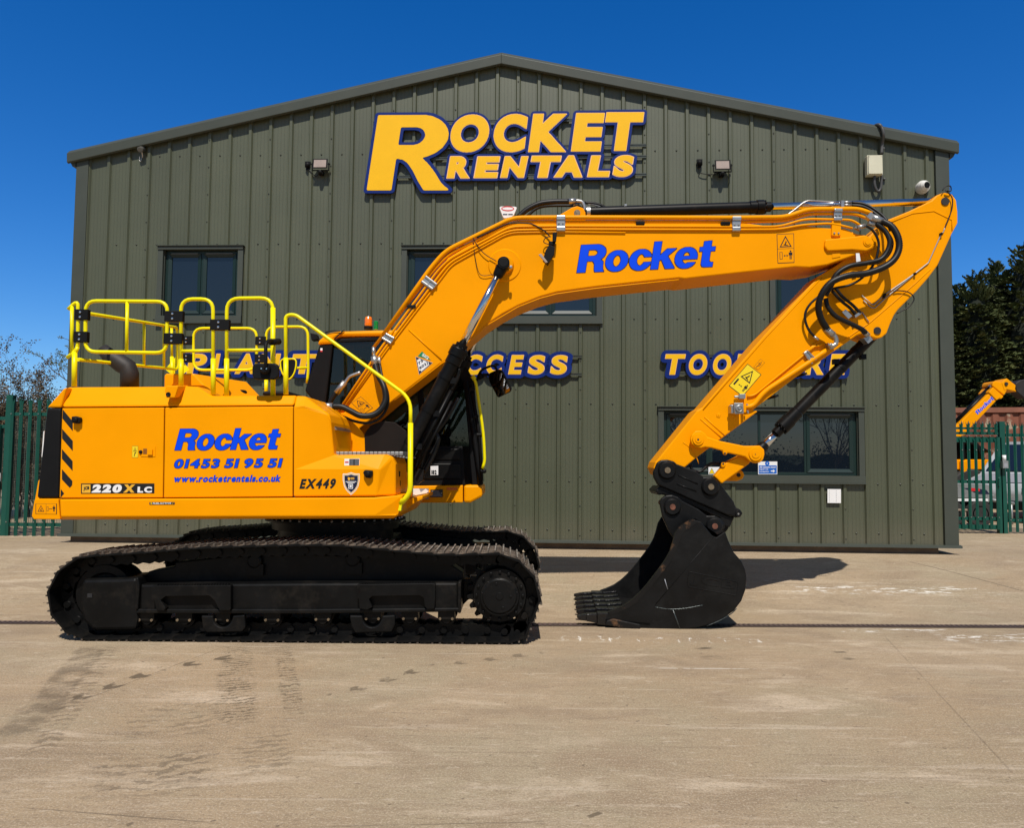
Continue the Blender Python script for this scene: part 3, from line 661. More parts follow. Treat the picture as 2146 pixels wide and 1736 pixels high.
sign('word_sign', [('T', zT, (172, 298), (352, 298), (205, 111)), ('O', zT, (405, 300), (570, 300), (430, 110)), ('O', zT, (628, 300), (792, 300), (652, 110)), ('L', zT, (845, 298), (960, 298), (872, 110)), ('H', zT, (1130, 298), (1285, 298), (1160, 112)), ('I', zT, (1375, 298), (1420, 298), (1405, 112)), ('R', zT, (1485, 299), (1650, 299), (1512, 112)), ('E', zT, (1705, 298), (1845, 298), (1735, 110))],
    [(zT, (215, 125), (1860, 125)), (zT, (215, 291), (1860, 291))], 'yellow letters reading TOOL HIRE crossed by the excavator arm', .070, .008, .052)

# ------------------------------------------------------------------ fittings on the front
def B(conv, x, y, d=0.): return BD.p(conv(x, y), -d)
def floodlight(conv, sen, lam, wire, label):
    r = empty('floodlight', BD.mat, label, 'floodlight', 'floodlights on the gable wall')
    p = B(conv, *lam, .14); mb = MB(); w, h = .125, .085
    mb.prism([p+Vector((-w, -.02, -h)), p+Vector((w, -.02, -h)), p+Vector((w, .0, h)), p+Vector((-w, .0, h))], [p+Vector((-w*.7, .06, -h*.6)), p+Vector((w*.7, .06, -h*.6)), p+Vector((w*.7, .07, h*.6)), p+Vector((-w*.7, .07, h*.6))]); mb.build('housing', M['plastic'], r, .006)
    g = MB(); g.prism([p+Vector((-w*.8, -.024, -h*.75)), p+Vector((w*.8, -.024, -h*.75)), p+Vector((w*.8, -.006, h*.75)), p+Vector((-w*.8, -.006, h*.75))], [p+Vector((-w*.8, -.01, -h*.75)), p+Vector((w*.8, -.01, -h*.75)), p+Vector((w*.8, .006, h*.75)), p+Vector((-w*.8, .006, h*.75))]); g.build('lamp_glass', M['lamp'], r)
    b = MB()
    for s in (-1, 1): b.box((p.x+s*(w+.012)-.005, p.y-.0, p.z-.10), (p.x+s*(w+.012)+.005, p.y+.03, p.z+.02)); b.cyl((p.x+s*(w-.005), p.y+.02, p.z), (p.x+s*(w+.03), p.y+.02, p.z), .012, 10)
    b.box((p.x-w-.017, p.y, p.z-.108), (p.x+w+.017, p.y+.03, p.z-.098)); b.box((p.x-.035, p.y+.01, p.z-.16), (p.x+.035, -.03, p.z-.108)); b.lathe((p.x, p.y-.0, p.z-.135), (0, -1, 0), [(0, .03), (.02, .028), (.035, .0)], 12); b.build('bracket', M['plastic'], r)
    if sen:
        q = B(conv, *sen, .06); s = MB(); s.box((q.x-.045, q.y, q.z-.045), (q.x+.045, -.03, q.z+.055)); s.lathe((q.x, q.y, q.z-.01), (0, -1, -.3), [(-.01, .042), (.02, .036), (.035, .02), (.04, .0)], 14); s.box((q.x-.03, q.y+.02, q.z-.085), (q.x+.03, -.03, q.z-.045)); s.build('motion_sensor', M['plastic'], r, .008)
        c = MB(); c.tube(spline([B(conv, *w_, .045) for w_ in wire], 6), .007, 6); c.build('cable', M['rubber'], r)
floodlight(zJ, (1800, 293), (1890, 288), [(1805, 330), (1825, 345), (1842, 365), (1862, 378), (1885, 355)], 'small black floodlight left of the company sign above the cab')
floodlight(zK, (203, 375), (366, 395), [(212, 410), (200, 440), (222, 455), (262, 460), (300, 462), (325, 452), (352, 445)], 'small black floodlight right of the company sign above the boom')
def junction():
    r = empty('junction_box', BD.mat, 'cream square junction box fixed high near the right corner of the wall', 'junction box')
    p, q = B(zK, 1402, 462, .16), B(zK, 1510, 318, .16); mb = MB(); mb.box((p.x, p.y+.02, p.z), (q.x, -.03, q.z)); mb.build('box_body', M['boxcream'], r, .012)
    l = MB(); l.box((p.x+.012, p.y, p.z+.012), (q.x-.012, p.y+.018, q.z-.012))
    for sx in (p.x+.025, q.x-.025):
        for sz in (p.z+.025, q.z-.025): l.lathe((sx, p.y, sz), (0, -1, 0), [(0, .014), (.004, .012)], 10)
    l.build('lid', M['boxcream'], r, .012)
    c = MB(); c.tube(spline([B(zK, 1440, 112, .02)+Vector((0, .2, .02)), B(zK, 1470, 108, .11), B(zK, 1500, 130, .15), B(zK, 1512, 180, .15), B(zK, 1503, 240, .07), B(zK, 1498, 315, .07)], 8), .026, 10)
    c.build('conduit', M['cable'], r); c = MB(); c.tube(spline([B(zK, 1450, 462, .09), B(zK, 1448, 530, .08), B(zK, 1468, 580, .07), B(zK, 1492, 560, .07), B(zK, 1500, 462, .08)], 8), .022, 10)
    for x, y in ((1510, 280), (1517, 497)): v = B(zK, x, y, .05); c.lathe(v, (0, -1, 0), [(-.02, .018), (.03, .016), (.035, .0)], 10)
    c.build('conduit', M['cable'], r)
junction()
def camera_dome():
    r = empty('security_camera', BD.mat, 'white dome security camera at the top right corner of the wall', 'camera')
    p = B(zK, 1790, 555, .04); mb = MB(); mb.lathe(p+Vector((0, .01, 0)), (-.1, -1, .0), [(-.02, .10), (.05, .10), (.08, .085)], 24); mb.build('base', mat('camera_white', (.72, .70, .66), .4), r)
    e = B(zK, 1797, 545, .16); m2 = MB(); m2.lathe(e, (.25, -1, -.1), [(-.10, .05), (-.06, .078), (-.01, .085), (.04, .078), (.075, .055)], 24); m2.build('ball', bpy.data.materials['camera_white'], r)
    m3 = MB(); m3.lathe(e+Vector((.25, -1, -.1)).normalized()*.07, (.25, -1, -.1), [(0, .05), (.012, .047), (.012, .02), (.006, .0)], 20); m3.build('lens', M['plastic'], r)
    r = empty('security_camera', BD.mat, 'small grey bullet camera under the left roof edge', 'camera')
    p = B(zJ, 612, 190, .10); mb = MB(); mb.lathe(p+Vector((0, .02, .02)), (.1, -1, -.5), [(-.09, .03), (-.06, .05), (.06, .048), (.065, .03)], 18); mb.build('housing', mat('camera_grey', (.10, .10, .09), .45), r)
    m2 = MB(); m2.tube(spline([p+Vector((0, .03, 0)), p+Vector((.0, .06, -.06)), p+Vector((-.01, .07, -.10))], 5), .012, 8); m2.tube(spline([B(zJ, 605, 235, .03), B(zJ, 603, 262, .04), B(zJ, 612, 270, .04), B(zJ, 618, 245, .04)], 5), .006, 6); m2.build('cable', M['zinc'], r)
camera_dome()
def flat(name, conv, quad, mats, label=None, cat=None, d=.045, parent=None, th=.004, fr=BD, y=None):
    y = -d if y is None else y
    q = [fr.p(conv(*c), y) for c in quad]; mb = MB(); mb.ext(q, y+th, 0); return mb, q
def put_text(mb, txt, fr, conv, bl, br, tl, y, m, bold=.03, gap=.1, lift=.0008, heavy=False, ol=None, olm=0, narrow=1.):
    ls = word(txt, bold, gap, (ol,) if ol else (), heavy, narrow=narrow); q = [fr.p(conv(*c), y) for c in (bl, br, tl)]
    if ol: letter_mesh(mb, ls[1], q, 0, lift*.6, NRM, olm)
    letter_mesh(mb, ls[0], q, 0, lift, NRM, m)
def warn_tri(mb, fr, pts, y, mblack, lift=.001, inner=.72, mi=None, min_=None):
    q = [fr.p(p, y-lift) for p in pts]; c = sum(q, Vector())/3; i = [c+(v-c)*inner for v in q]
    for k in range(3): mb.poly([q[k], q[(k+1) % 3], i[(k+1) % 3], i[k]], mblack)
    s = [c+(v-c)*.28 for v in q]
    mb.poly([s[0]*.2+c*.8, s[1], c, s[2]], mblack)
def signs_small():
    g = zG; y = .008
    mb, q = flat('', g, [(1465, 475), (1608, 475), (1608, 379), (1465, 379)], None, y=y)
    mb.poly([BD.p(g(*c), y-.001) for c in ((1470, 470), (1604, 470), (1604, 408), (1470, 408))], 1)
    mb.poly([v+Vector((0, -.001, 0)) for v in circ(BD.p(g(1533, 393), y), .035, 20)], 1)
    mb.poly([BD.p(g(*c), y-.0016) for c in ((1531, 399), (1535, 399), (1535, 387), (1531, 387))], 0)
    for t, bl, br, tl in (('All visitors must', (1475, 427), (1596, 427), (1475, 415)), ('report to', (1475, 444), (1540, 444), (1475, 433)), ('reception', (1475, 461), (1545, 461), (1475, 450))): put_text(mb, t, BD, g, bl, br, tl, y-.001, 0, .05, .12)
    mb.poly([BD.p(g(*c), y-.0018) for c in ((1560, 446), (1576, 446), (1576, 438), (1592, 450), (1576, 462), (1576, 454), (1560, 454))], 0)
    o = mb.build('notice_sign', [M['white'], mat('notice_blue', (.01, .12, .50), .4)], mw=BD.mat); tag(o, 'small blue and white notice reading All visitors must report to reception', 'sign')
    mb, q = flat('', g, [(1095, 475), (1190, 475), (1190, 420), (1095, 420)], None, y=y)
    mb.poly([BD.p(g(*c), y-.001) for c in ((1100, 468), (1140, 468), (1120, 430))], 1); warn_tri(mb, BD, [g(1098, 470), g(1142, 470), g(1120, 427)], y-.001, 2, inner=.8)
    o = mb.build('warning_sign', [M['white'], M['stickeryellow'], M['blackvinyl']], mw=BD.mat); tag(o, 'small white sticker with a yellow warning triangle in the lower window behind the bucket link', 'sign')
    mb, q = flat('', zH, [(383, 1279), (468, 1280), (468, 1192), (383, 1191)], None, d=.05)
    for k in (393, 437):
        for j in range(7):
            yy = 1200+j*11; mb.poly([BD.p(zH(*c), -.051) for c in ((k, yy+5+(j*3) % 4), (k+3, yy+5), (k+3, yy), (k, yy))], 1)
    o = mb.build('paper_notice', [M['white'], M['greyvinyl']], mw=BD.mat); tag(o, 'plain white paper notice fixed to the cladding below the lower window', 'notice')
signs_small()

# ================================================================== EXCAVATOR
exc = empty('excavator', EX.mat, 'large yellow tracked excavator with yellow handrails and a black bucket resting on the concrete', 'excavator')
def Q(conv, pts, y): return [EX.p(conv(*p), y) for p in pts]
def q1(conv, x, y, d): return EX.p(conv(x, y), d)
def plate(name, conv, pts, y0, y1, m, parent=exc, bevel=.01, seg=2):
    mb = MB(); mb.ext(Q(conv, pts, y0), y1); return mb.build(name, M[m] if isinstance(m, str) else m, parent, bevel, seg)
def solid(name, V, faces, outline, yb, m, parent=exc, bevel=.012):
    """V: key -> local point; faces and outline use the keys"""
    ks = list(V); ix = {k: i for i, k in enumerate(ks)}; vs = [V[k] for k in ks]; n = len(outline)
    bk = [Vector((V[k].x, yb, V[k].z)) for k in outline]; b = len(vs)
    fs = [tuple(ix[k] for k in f) for f in faces]
    for i in range(n): j = (i+1) % n; fs.append((ix[outline[i]], ix[outline[j]], b+j, b+i))
    fs.append(tuple(b+i for i in range(n)))
    mb = MB(); mb.add(vs+bk, fs); return mb.build(name, M[m], parent, bevel, 2)
def pin(mb, c, y0, y1, r, m=0, n=28): mb.cyl((c.x, y0, c.z), (c.x, y1, c.z), r, n, m)
YN = -1.30
# ---- house
lean = lambda pts, yb, yt, ylo, yhi: [EX.p(zA(*p), ylo+(yhi-ylo)*(yb-p[1])/(yb-yt)) for p in pts]
core = MB(); core.ext(Q(zA, [(372, 797), (1785, 790), (1785, 1470), (370, 1470), (368, 900)], -1.255), 1.25)
core.ext(Q(zA, [(1786, 760), (1830, 765), (1960, 860), (1995, 1100), (2000, 1470), (1786, 1470)], -1.24), -.45); core.build('house_core', M['darkvoid'], exc)
up_ = MB(); f = lean([(404, 683), (990, 680), (1095, 675), (1190, 680), (1275, 735), (1786, 733), (1770, 793), (373, 803)], 803, 675, YN, -1.19)
up_.ext(f, 1.25); up_.build('hood', M['yellow'], exc, .018)
door1 = plate('side_door', zA, [(374, 810), (988, 806), (980, 1350), (357, 1352)], YN, -1.25, 'yellow', bevel=.008)
door2 = plate('side_door', zA, [(994, 806), (1766, 799), (1762, 1344), (986, 1350)], YN, -1.25, 'yellow', bevel=.008)
V = {}
def vb(k, x, y, d): V[k] = q1(zB, x, y, d)
vb('a', 141, 838, YN); vb('b', 156, 762, -1.23); vb('c', 222, 766, -1.23); vb('d', 388, 892, -1.26); vb('d2', 402, 950, YN+.02); vb('e', 425, 1180, -1.25); vb('f', 152, 1280, YN); vb('g', 141, 1283, YN)
vb('h', 790, 1175, -1.24); vb('i', 835, 1194, -1.22); vb('j', 745, 1280, YN); vb('k', 858, 1243, -1.21); vb('l', 858, 1464, -1.21); vb('m', 715, 1470, YN); vb('n', 141, 1475, YN)
vb('o', 210, 838, YN)
solid('side_cover', V, [('a', 'b', 'c', 'o'), ('o', 'c', 'd'), ('a', 'o', 'd', 'd2', 'e', 'f', 'g'), ('f', 'e', 'h', 'i', 'j'), ('g', 'f', 'j', 'm', 'n'), ('j', 'i', 'k', 'l', 'm')],
      ['a', 'b', 'c', 'd', 'd2', 'e', 'h', 'i', 'k', 'l', 'm', 'n'], -.42, 'yellow', bevel=.014)
V = {}
V['a'] = q1(zA, 358, 1360, -1.33); V['b'] = q1(zB, 700, 1480, -1.33); V['c'] = q1(zB, 910, 1462, -1.26); V['d'] = q1(zB, 874, 1600, -1.26); V['e'] = q1(zB, 862, 1612, -1.25); V['f'] = q1(zB, 712, 1612, -1.33); V['g'] = q1(zA, 364, 1466, -1.33)
V['h'] = q1(zA, 367, 1482, -1.27); V['i'] = q1(zB, 712, 1627, -1.27); V['j'] = q1(zB, 845, 1627, -1.2)
solid('side_skirt', V, [('a', 'b', 'f', 'g'), ('b', 'c', 'd', 'e', 'f'), ('g', 'f', 'i', 'h'), ('f', 'e', 'j', 'i')], ['a', 'b', 'c', 'd', 'e', 'j', 'i', 'h', 'g'], -.55, 'yellow')
sk = MB(); sk.box((q1(zA, 420, 1400, -1.27).x, -.6, q1(zA, 400, 1470, -1.2).z), (q1(zB, 700, 1400, -1.27).x, 1.22, q1(zA, 400, 1370, -1.2).z)); sk.build('main_frame', M['darkvoid'], exc)
# ---- counterweight
cw = MB(); cw.ext(Q(zA, [(366, 820), (290, 820), (236, 1240), (228, 1250), (190, 1462), (204, 1481), (361, 1481), (351, 1357)], -1.27), 1.27)
cwo = cw.build('counterweight', M['yellow'], exc, .05, 4)
plate('counterweight_cap', zA, [(402, 684), (384, 690), (281, 806), (368, 806)], -1.30, 1.27, 'yellow', cwo, .018)
plate('grille_panel', zA, [(281, 810), (368, 810), (351, 1352), (220, 1352)], -1.305, -.9, 'plastic', cwo, .02, 3)
plate('counterweight_base', zA, [(351, 1357), (212, 1357), (205, 1366), (189, 1462), (202, 1481), (362, 1482)], -1.315, -.9, 'yellow', cwo, .025, 3)
rl = MB(); rl.ext(Q(zA, [(262, 950), (268, 945), (258, 1100), (250, 1105)], -1.24), -1.18); rl.build('reflector', M['white'], cwo)
# chevrons on the door corner
ch = MB()
for pts in ([(378, 818), (438, 890), (438, 948), (376, 872)], [(374, 935), (438, 1008), (438, 1068), (374, 993)], [(373, 1057), (437, 1130), (437, 1188), (373, 1115)], [(373, 1178), (436, 1250), (434, 1275), (420, 1290), (373, 1240)], [(366, 1298), (386, 1325), (364, 1350)]):
    ch.ext(Q(zA, pts, YN-.002), YN)
ch.build('chevron_decal', M['blackvinyl'], door1)
def latch(conv, pts, y, parent):
    c = sum((EX.p(conv(*p), y) for p in pts), Vector())/len(pts); mb = MB(); mb.ext([Vector((v.x, y-.045, v.z)) for v in Q(conv, pts, y)], y); mb.lathe((c.x, y-.04, c.z), (0, -1, 0), [(0, .022), (.02, .02), (.024, .012)], 14); return mb.build('side_camera', M['plastic'], parent, .008)
latch(zA, [(446, 862), (470, 860), (498, 868), (498, 895), (480, 905), (446, 900)], YN, door1)
latch(zB, [(632, 1305), (645, 1285), (700, 1290), (700, 1320), (685, 1345), (650, 1338)], YN, exc)
hd = MB(); fr_ = Q(zA, [(858, 1046), (932, 1046), (932, 1096), (858, 1096)], YN); z0, z1 = fr_[2].z, fr_[0].z; x0, x1 = fr_[0].x, fr_[1].x
hd.box((x0-.01, YN-.004, z0-.01), (x1+.01, YN, z1+.01), 0); hd.box((x0+.01, YN-.0055, z0+.012), (x0+.045, YN-.004, z1-.012), 1); hd.box((x0+.055, YN-.018, z0+.006), (x1-.012, YN-.004, z1-.02), 0)
hd.build('door_handle', [M['yellow'], mat('handle_recess_shade', (.25, .08, .003), .5)], door1, .003)  # recess is a raised plate, its shade put in as darker yellow
kn = MB(); c = q1(zA, 850, 1074, YN); kn.lathe(c, (0, -1, 0), [(0, .016), (.012, .016), (.016, .010)], 12); kn.build('lock', M['plastic'], door1)
# ---- hump, camera box, exhaust on the hood
f = Q(zS, [(-5, 395), (18, 376), (352, 376), (590, 630), (590, 660), (-8, 660)], -.95); hp = MB(); hp.prism(f, [Vector((v.x+(.25 if 0 < i < 4 else 0), -.2, v.z+(.0 if i < 3 else 0))) for i, v in enumerate(f)]); hp.build('air_intake_hump', M['yellow'], exc, .015)
f = Q(zS, [(0, 580), (18, 525), (160, 525), (160, 560), (125, 670), (20, 670)], -1.36); cb = MB(); cb.prism(f, [Vector((v.x, -1.18, v.z+.02)) for v in f]); cbo = cb.build('camera_housing', M['yellow'], exc, .008)
cl = MB(); cl.lathe(q1(zS, 48, 630, -1.36), (0, -1, 0), [(0, .022), (.008, .02), (.008, .012), (.002, 0)], 16); cl.build('lens', M['plastic'], cbo)
et = MB(); ep = [q1(zA, *p, -.5) for p in ((781, 690), (781, 600), (768, 566), (735, 545), (700, 520), (655, 492), (618, 452))]; et.tube(ep, [.088, .088, .092, .092, .086, .076, .060], 20); et.build('exhaust_pipe', M['exhaust'], exc)
cap = MB(); cap.lathe(q1(zA, 1445, 745, -.4), (0, 0, 1), [(-.05, .07), (.06, .07), (.075, .055)], 20); cap.build('filler_cap', M['plastic'], exc)
ap = MB(); ap.ext(Q(zS, [(1170, 640), (1185, 590), (1270, 585), (1500, 588), (1525, 640)], -.3), .2); ap.build('air_filter_cover', M['plastic'], exc, .02)
# ---- handrails
def rail(name, paths, clamps=(), posts=(), r=.0172, m='rail', mid=()):
    ro = None
    mb = MB()
    for pts, fr, closed in paths: mb.tube(fillet(pts, fr, 5, closed), r, 10, 0, closed)
    for a, b in mid: mb.tube([a, b], r*.95, 10)
    for a, b in posts: mb.tube([a, b], r*1.33, 12)
    ro = mb.build(name, M[m], exc)
    for c, w, h in clamps:
        k = MB(); k.box((c.x-w, c.y-.026, c.z-h), (c.x+w, c.y+.026, c.z+h), 0)
        for dx in ((-.3, .3) if w > .09 else (0,)):
            for dz in (-.45, .45): k.lathe((c.x+(dx*w if w > .09 else -.1*w), c.y-.026, c.z+dz*h), (0, -1, 0), [(0, .012), (.007, .011), (.011, .006)], 10, 1)
        k.build('clamp', [M['plastic'], M['chrome']], ro, .006)
    return ro
YR, YF = -1.17, 1.10
A = lambda x, y, d=YR: q1(zA, x, y, d)
rail('handrail', [([A(517, 163), A(1010, 167), A(1004, 477), A(514, 470)], .10, True)], [(A(497, 248), .062, .050), (A(492, 382), .062, .050), (A(1052, 258), .085, .050), (A(1047, 392), .085, .050)], [], mid=[(A(767, 170), A(763, 470))])
# the rail across the rear, running away from the camera
xr = A(458, 300).x; zt = A(463, 163).z; b0 = A(452, 680).z
AF = lambda x, y: q1(zA, x, y, YF)
n0, n1 = A(470, 229), A(470, 517); f0, f1 = AF(1068, 324), AF(1068, 576); mids = [(n0.lerp(f0, t), n1.lerp(f1, t)) for t in (.60, .83)]
rr = rail('rear_handrail', [([n0, f0, f1, n1], .06, False)], [], [(AF(1040, 690), AF(1036, 500))], mid=mids+[(AF(1036, 500), AF(1034, 320))])
rp = MB(); rp.tube(fillet([A(410, 214), A(470, 158), A(470, 455), A(402, 506)], .07, 4), .0165, 10); rp.tube([A(434, 190), A(433, 480)], .0165, 10); rp.tube([A(447, 680), A(450, 470)], .024, 12); rp.tube([A(470, 440), A(452, 480)], .017, 10); rp.build('rear_post', M['rail'], rr)
xr = f1.x; zb = f1.z
gs = MB()
for s in (-1, 1): gs.poly([Vector((xr+s*.02, YF, zb)), Vector((xr+s*.15, YF, zb)), Vector((xr+s*.02, YF, zb+.16))]); gs.poly([Vector((xr+s*.02, YF, zb)), Vector((xr+s*.15, YF, zb)), Vector((xr+s*.02, YF, zb-.10))])
gs.build('gusset', M['rail'], rr)
rail('handrail', [([A(1091, 672), A(1091, 152), A(1284, 152), A(1284, 730)], .11, False)], [(A(1328, 309), .088, .050)], [(A(1091, 672), A(1091, 515)), (A(1285, 730), A(1285, 512))], mid=[(A(1091, 466), A(1284, 463))])
rail('handrail', [([A(1365, 735), A(1367, 148), A(1645, 145), A(1645, 735)], .12, False)], [], [(A(1365, 735), A(1366, 512)), (A(1645, 735), A(1645, 205))], mid=[(A(1366, 461), A(1645, 459))])
AF = lambda x, y: q1(zA, x, y, YF)
rail('handrail', [([AF(1166, 328), AF(1547, 328), AF(1547, 580), AF(1166, 580)], .12, True)], [(AF(1130, 402), .065, .052), (AF(1130, 508), .065, .052), (AF(1574, 404), .065, .052), (AF(1570, 510), .065, .052)], [])
rail('handrail', [([AF(1604, 730), AF(1604, 320), AF(1855, 318), AF(1858, 590), AF(1850, 660)], .12, False)], [], [(AF(1604, 730), AF(1604, 640))], mid=[(AF(1604, 573), AF(1856, 566))])
Bq = lambda x, y, d: q1(zB, x, y, d)
rail('step_handrail', [([Bq(84, 755, YR), Bq(82, 195, YR), Bq(150, 190, YR), Bq(962, 782, -1.28), Bq(962, 960, -1.33)], .14, False)], [], [(Bq(84, 755, YR), Bq(84, 495, YR))])
mb = MB(); mb.tube(fillet([Bq(962, 955, -1.33), Bq(960, 1450, -1.33), Bq(890, 1525, -1.30)], .12), .0235, 12); mb.build('handrail_post', M['rail'], exc)
mb = MB(); mb.ext(Q(zB, [(890, 1490), (905, 1490), (895, 1575), (872, 1575)], -1.32), -1.24); mb.build('rail_bracket', M['rail'], exc, .004)
# ---- mirrors at the rail
def mirror_back(name, conv, quad, y, arm, r=.016, face='plastic'):
    q = Q(conv, quad, y); n = fillet(q, .05, 4, True); mb = MB(); mb.ext(n, y+.05); o = mb.build(name, M['plastic'], exc, .012)
    f2 = MB(); f2.poly([v*1.0 for v in [sum(n, Vector())/len(n)*.06+p*.94 for p in n]][::-1]); f2.v = [(x, y+.052, z) for x, _, z in f2.v]; f2.build('mirror_glass', M['mirror'], o)
    a = MB(); a.tube(spline([q1(conv, *p, yy) for *p, yy in arm], 6), r, 10); a.build('mirror_arm', M['plastic'], o); return o
mo = mirror_back('mirror', zA, [(1518, 538), (1677, 538), (1677, 636), (1518, 636)], -1.40, [(1660, 405, -1.22), (1625, 402, -1.36), (1603, 425, -1.44), (1602, 520, -1.46), (1600, 575, -1.44)])
kb = MB(); kb.tube([A(1632, 412, -1.30), A(1680, 408, -1.17)], .030, 12); kb.build('mirror_clamp', M['plastic'], mo); kb = MB(); c = A(1600, 575, -1.405); kb.lathe(c, (0, -1, 0), [(0, .05), (.03, .045), (.045, .03)], 18)
for s in (-1, 1): kb.lathe(c+Vector((s*.022, -.03, 0)), (0, -1, 0), [(0, .008), (.02, .007)], 8, 1)
kb.build('mirror_clamp', [M['plastic'], M['chrome']], mo)
fm = MB(); o = Q(zA, [(1690, 515), (1785, 512), (1785, 560), (1770, 610), (1740, 642), (1705, 610), (1690, 565)], .75); fm.ext(o, .80); fo = fm.build('mirror', M['plastic'], exc, .01); ft = MB(); ft.tube(fillet(o, .05, 4, True), .010, 8, 0, True); ft.build('mirror_rim', M['rail'], fo)

# ---- cab on the far side
YC0, YC1 = .36, 1.30
N_ = lambda pts, y=YC0: Q(zN, pts, y)
cabo = plate('cab', zN, [(268, 250), (385, 225), (318, 770), (345, 1130), (250, 770), (143, 640)], YC0, YC1, 'plastic', exc, .02)
def bar(name, pts, y0, y1, m='plastic', parent=None, bevel=.008): mb = MB(); mb.ext(N_(pts, y0), y1); return mb.build(name, M[m], parent or cabo, bevel)
rf = bar('cab_roof', [(247, 250), (262, 215), (330, 155), (420, 138), (840, 126), (1330, 128), (1385, 165), (1385, 205), (840, 178), (430, 182), (392, 205), (380, 245)], YC0-.02, YC1+.02, 'yellow', cabo, .03)
for y in (YC0, YC1-.05):
    bar('cab_frame', [(390, 205), (840, 178), (1385, 200), (1400, 235), (840, 215), (425, 232)], y, y+.05)
    bar('cab_pillar', [(1330, 205), (1390, 205), (1575, 560), (1645, 1440), (1560, 1440), (1490, 600)], y, y+.05)
    bar('cab_pillar', [(1000, 205), (1045, 205), (1150, 700), (1175, 1110), (1125, 1110), (1100, 700)], y, y+.05)
    bar('door_panel', [(1000, 1110), (1478, 1110), (1500, 1440), (1000, 1440)], y, y+.06)
    g = MB(); g.ext(N_([(400, 215), (840, 200), (1350, 210), (1515, 620), (1580, 1110), (320, 1110), (345, 740)], y+.02), y+.026); g.build('side_window', M['cabglass'], cabo)
for yz in (1150, 1260, 1380):
    pass
fg = MB(); a = N_([(1392, 205), (1572, 560), (1640, 1420)]); fg.add([a[0], a[1], a[2]]+[Vector((p.x, YC1, p.z)) for p in a], [(0, 1, 4, 3), (1, 2, 5, 4)]); fg.build('windscreen', M['cabglass'], cabo)
bar('cab_rear_panel', [(150, 640), (330, 640), (345, 1130), (300, 1130), (250, 775)], YC0+.4, YC1-.02)
bar('cab_floor', [(330, 1080), (1600, 1110), (1640, 1440), (330, 1440)], YC0+.35, YC1-.1, 'darkvoid')
bar('seat', [(640, 520), (800, 520), (760, 900), (1010, 900), (1040, 1010), (700, 1080), (610, 1000)], .65, 1.1, 'darkvoid', bevel=.05)
bar('console', [(1190, 850), (1330, 830), (1400, 1110), (1230, 1110)], .7, .95, 'darkvoid', bevel=.03)
# front frame clutter: wiper, hinges and guards
mb = MB(); mb.tube(N_([(1500, 560), (1560, 900), (1610, 1250), (1630, 1430)], .30), .03, 8); mb.tube(N_([(1545, 560), (1620, 1010), (1640, 1400)], .26), .018, 8)
for x, y in ((1560, 630), (1590, 860), (1622, 1015), (1655, 1320)): mb.lathe(q1(zN, x, y, .26), (1, 0, 0), [(-.03, .025), (.02, .025), (.03, .012)], 10)
mb.build('front_guard', M['plastic'], cabo)
for k, (x0, y0, x1, y1, w) in enumerate([(1060, 1130, 1460, 1230, 0), (1060, 1255, 1460, 1390, 0)]):
    mb = MB(); mb.ext(N_([(x0, y0), (x1, y0), (x1+4, y1), (x0+4, y1)], YC0-.012), YC0+.01); mb.build('door_recess', M['black'], cabo, .02)
st = MB(); st.ext(N_([(1207, 1278), (1272, 1275), (1272, 1353), (1207, 1355)], YC0-.018), YC0-.012, 0); put_text(st, '182', EX, zN, (1214, 1350), (1258, 1350), (1214, 1312), YC0-.018, 1, .09, .06); st.build('number_sticker', [M['white'], M['blackvinyl']], cabo)
cr = MB(); cr.tube(fillet(N_([(1560, 515), (1590, 570), (1655, 1000), (1665, 1240), (1645, 1300)], .24), .15, 4), .017, 8); cr.tube(N_([(1560, 515), (1580, 545)], .24), .026, 8); cr.build('cab_handrail', M['rail'], cabo)
# cab mirror
q = N_([(1688, 497), (1798, 458), (1892, 640), (1880, 655), (1782, 697), (1768, 690), (1700, 560)], .22); rm = fillet(q, .04, 4, True); c = sum(rm, Vector())/len(rm); rm = [Vector((v.x, v.y-.42*(v.x-c.x)-.42*(v.z-c.z), v.z)) for v in rm]; mb = MB(); mb.prism(rm, [c+(v-c)*.9+Vector((.02, .06, .02)) for v in rm]); cm = mb.build('cab_mirror', M['plastic'], cabo, .010)
c = sum(rm, Vector())/len(rm); mg = MB(); mg.poly([c+(p-c)*.90+Vector((-.002, -.006, -.002)) for p in rm]); mg.build('mirror_glass', M['mirror'], cm)
ma = MB(); ma.tube(spline(N_([(1598, 555), (1618, 500), (1650, 460), (1730, 430), (1762, 455), (1765, 500)], .26), 6), .014, 8); ma.tube(N_([(1620, 500), (1640, 540)], .25), .03, 8); ma.tube(N_([(1625, 508), (1700, 505)], .26), .016, 8); ma.build('mirror_arm', M['plastic'], cm)
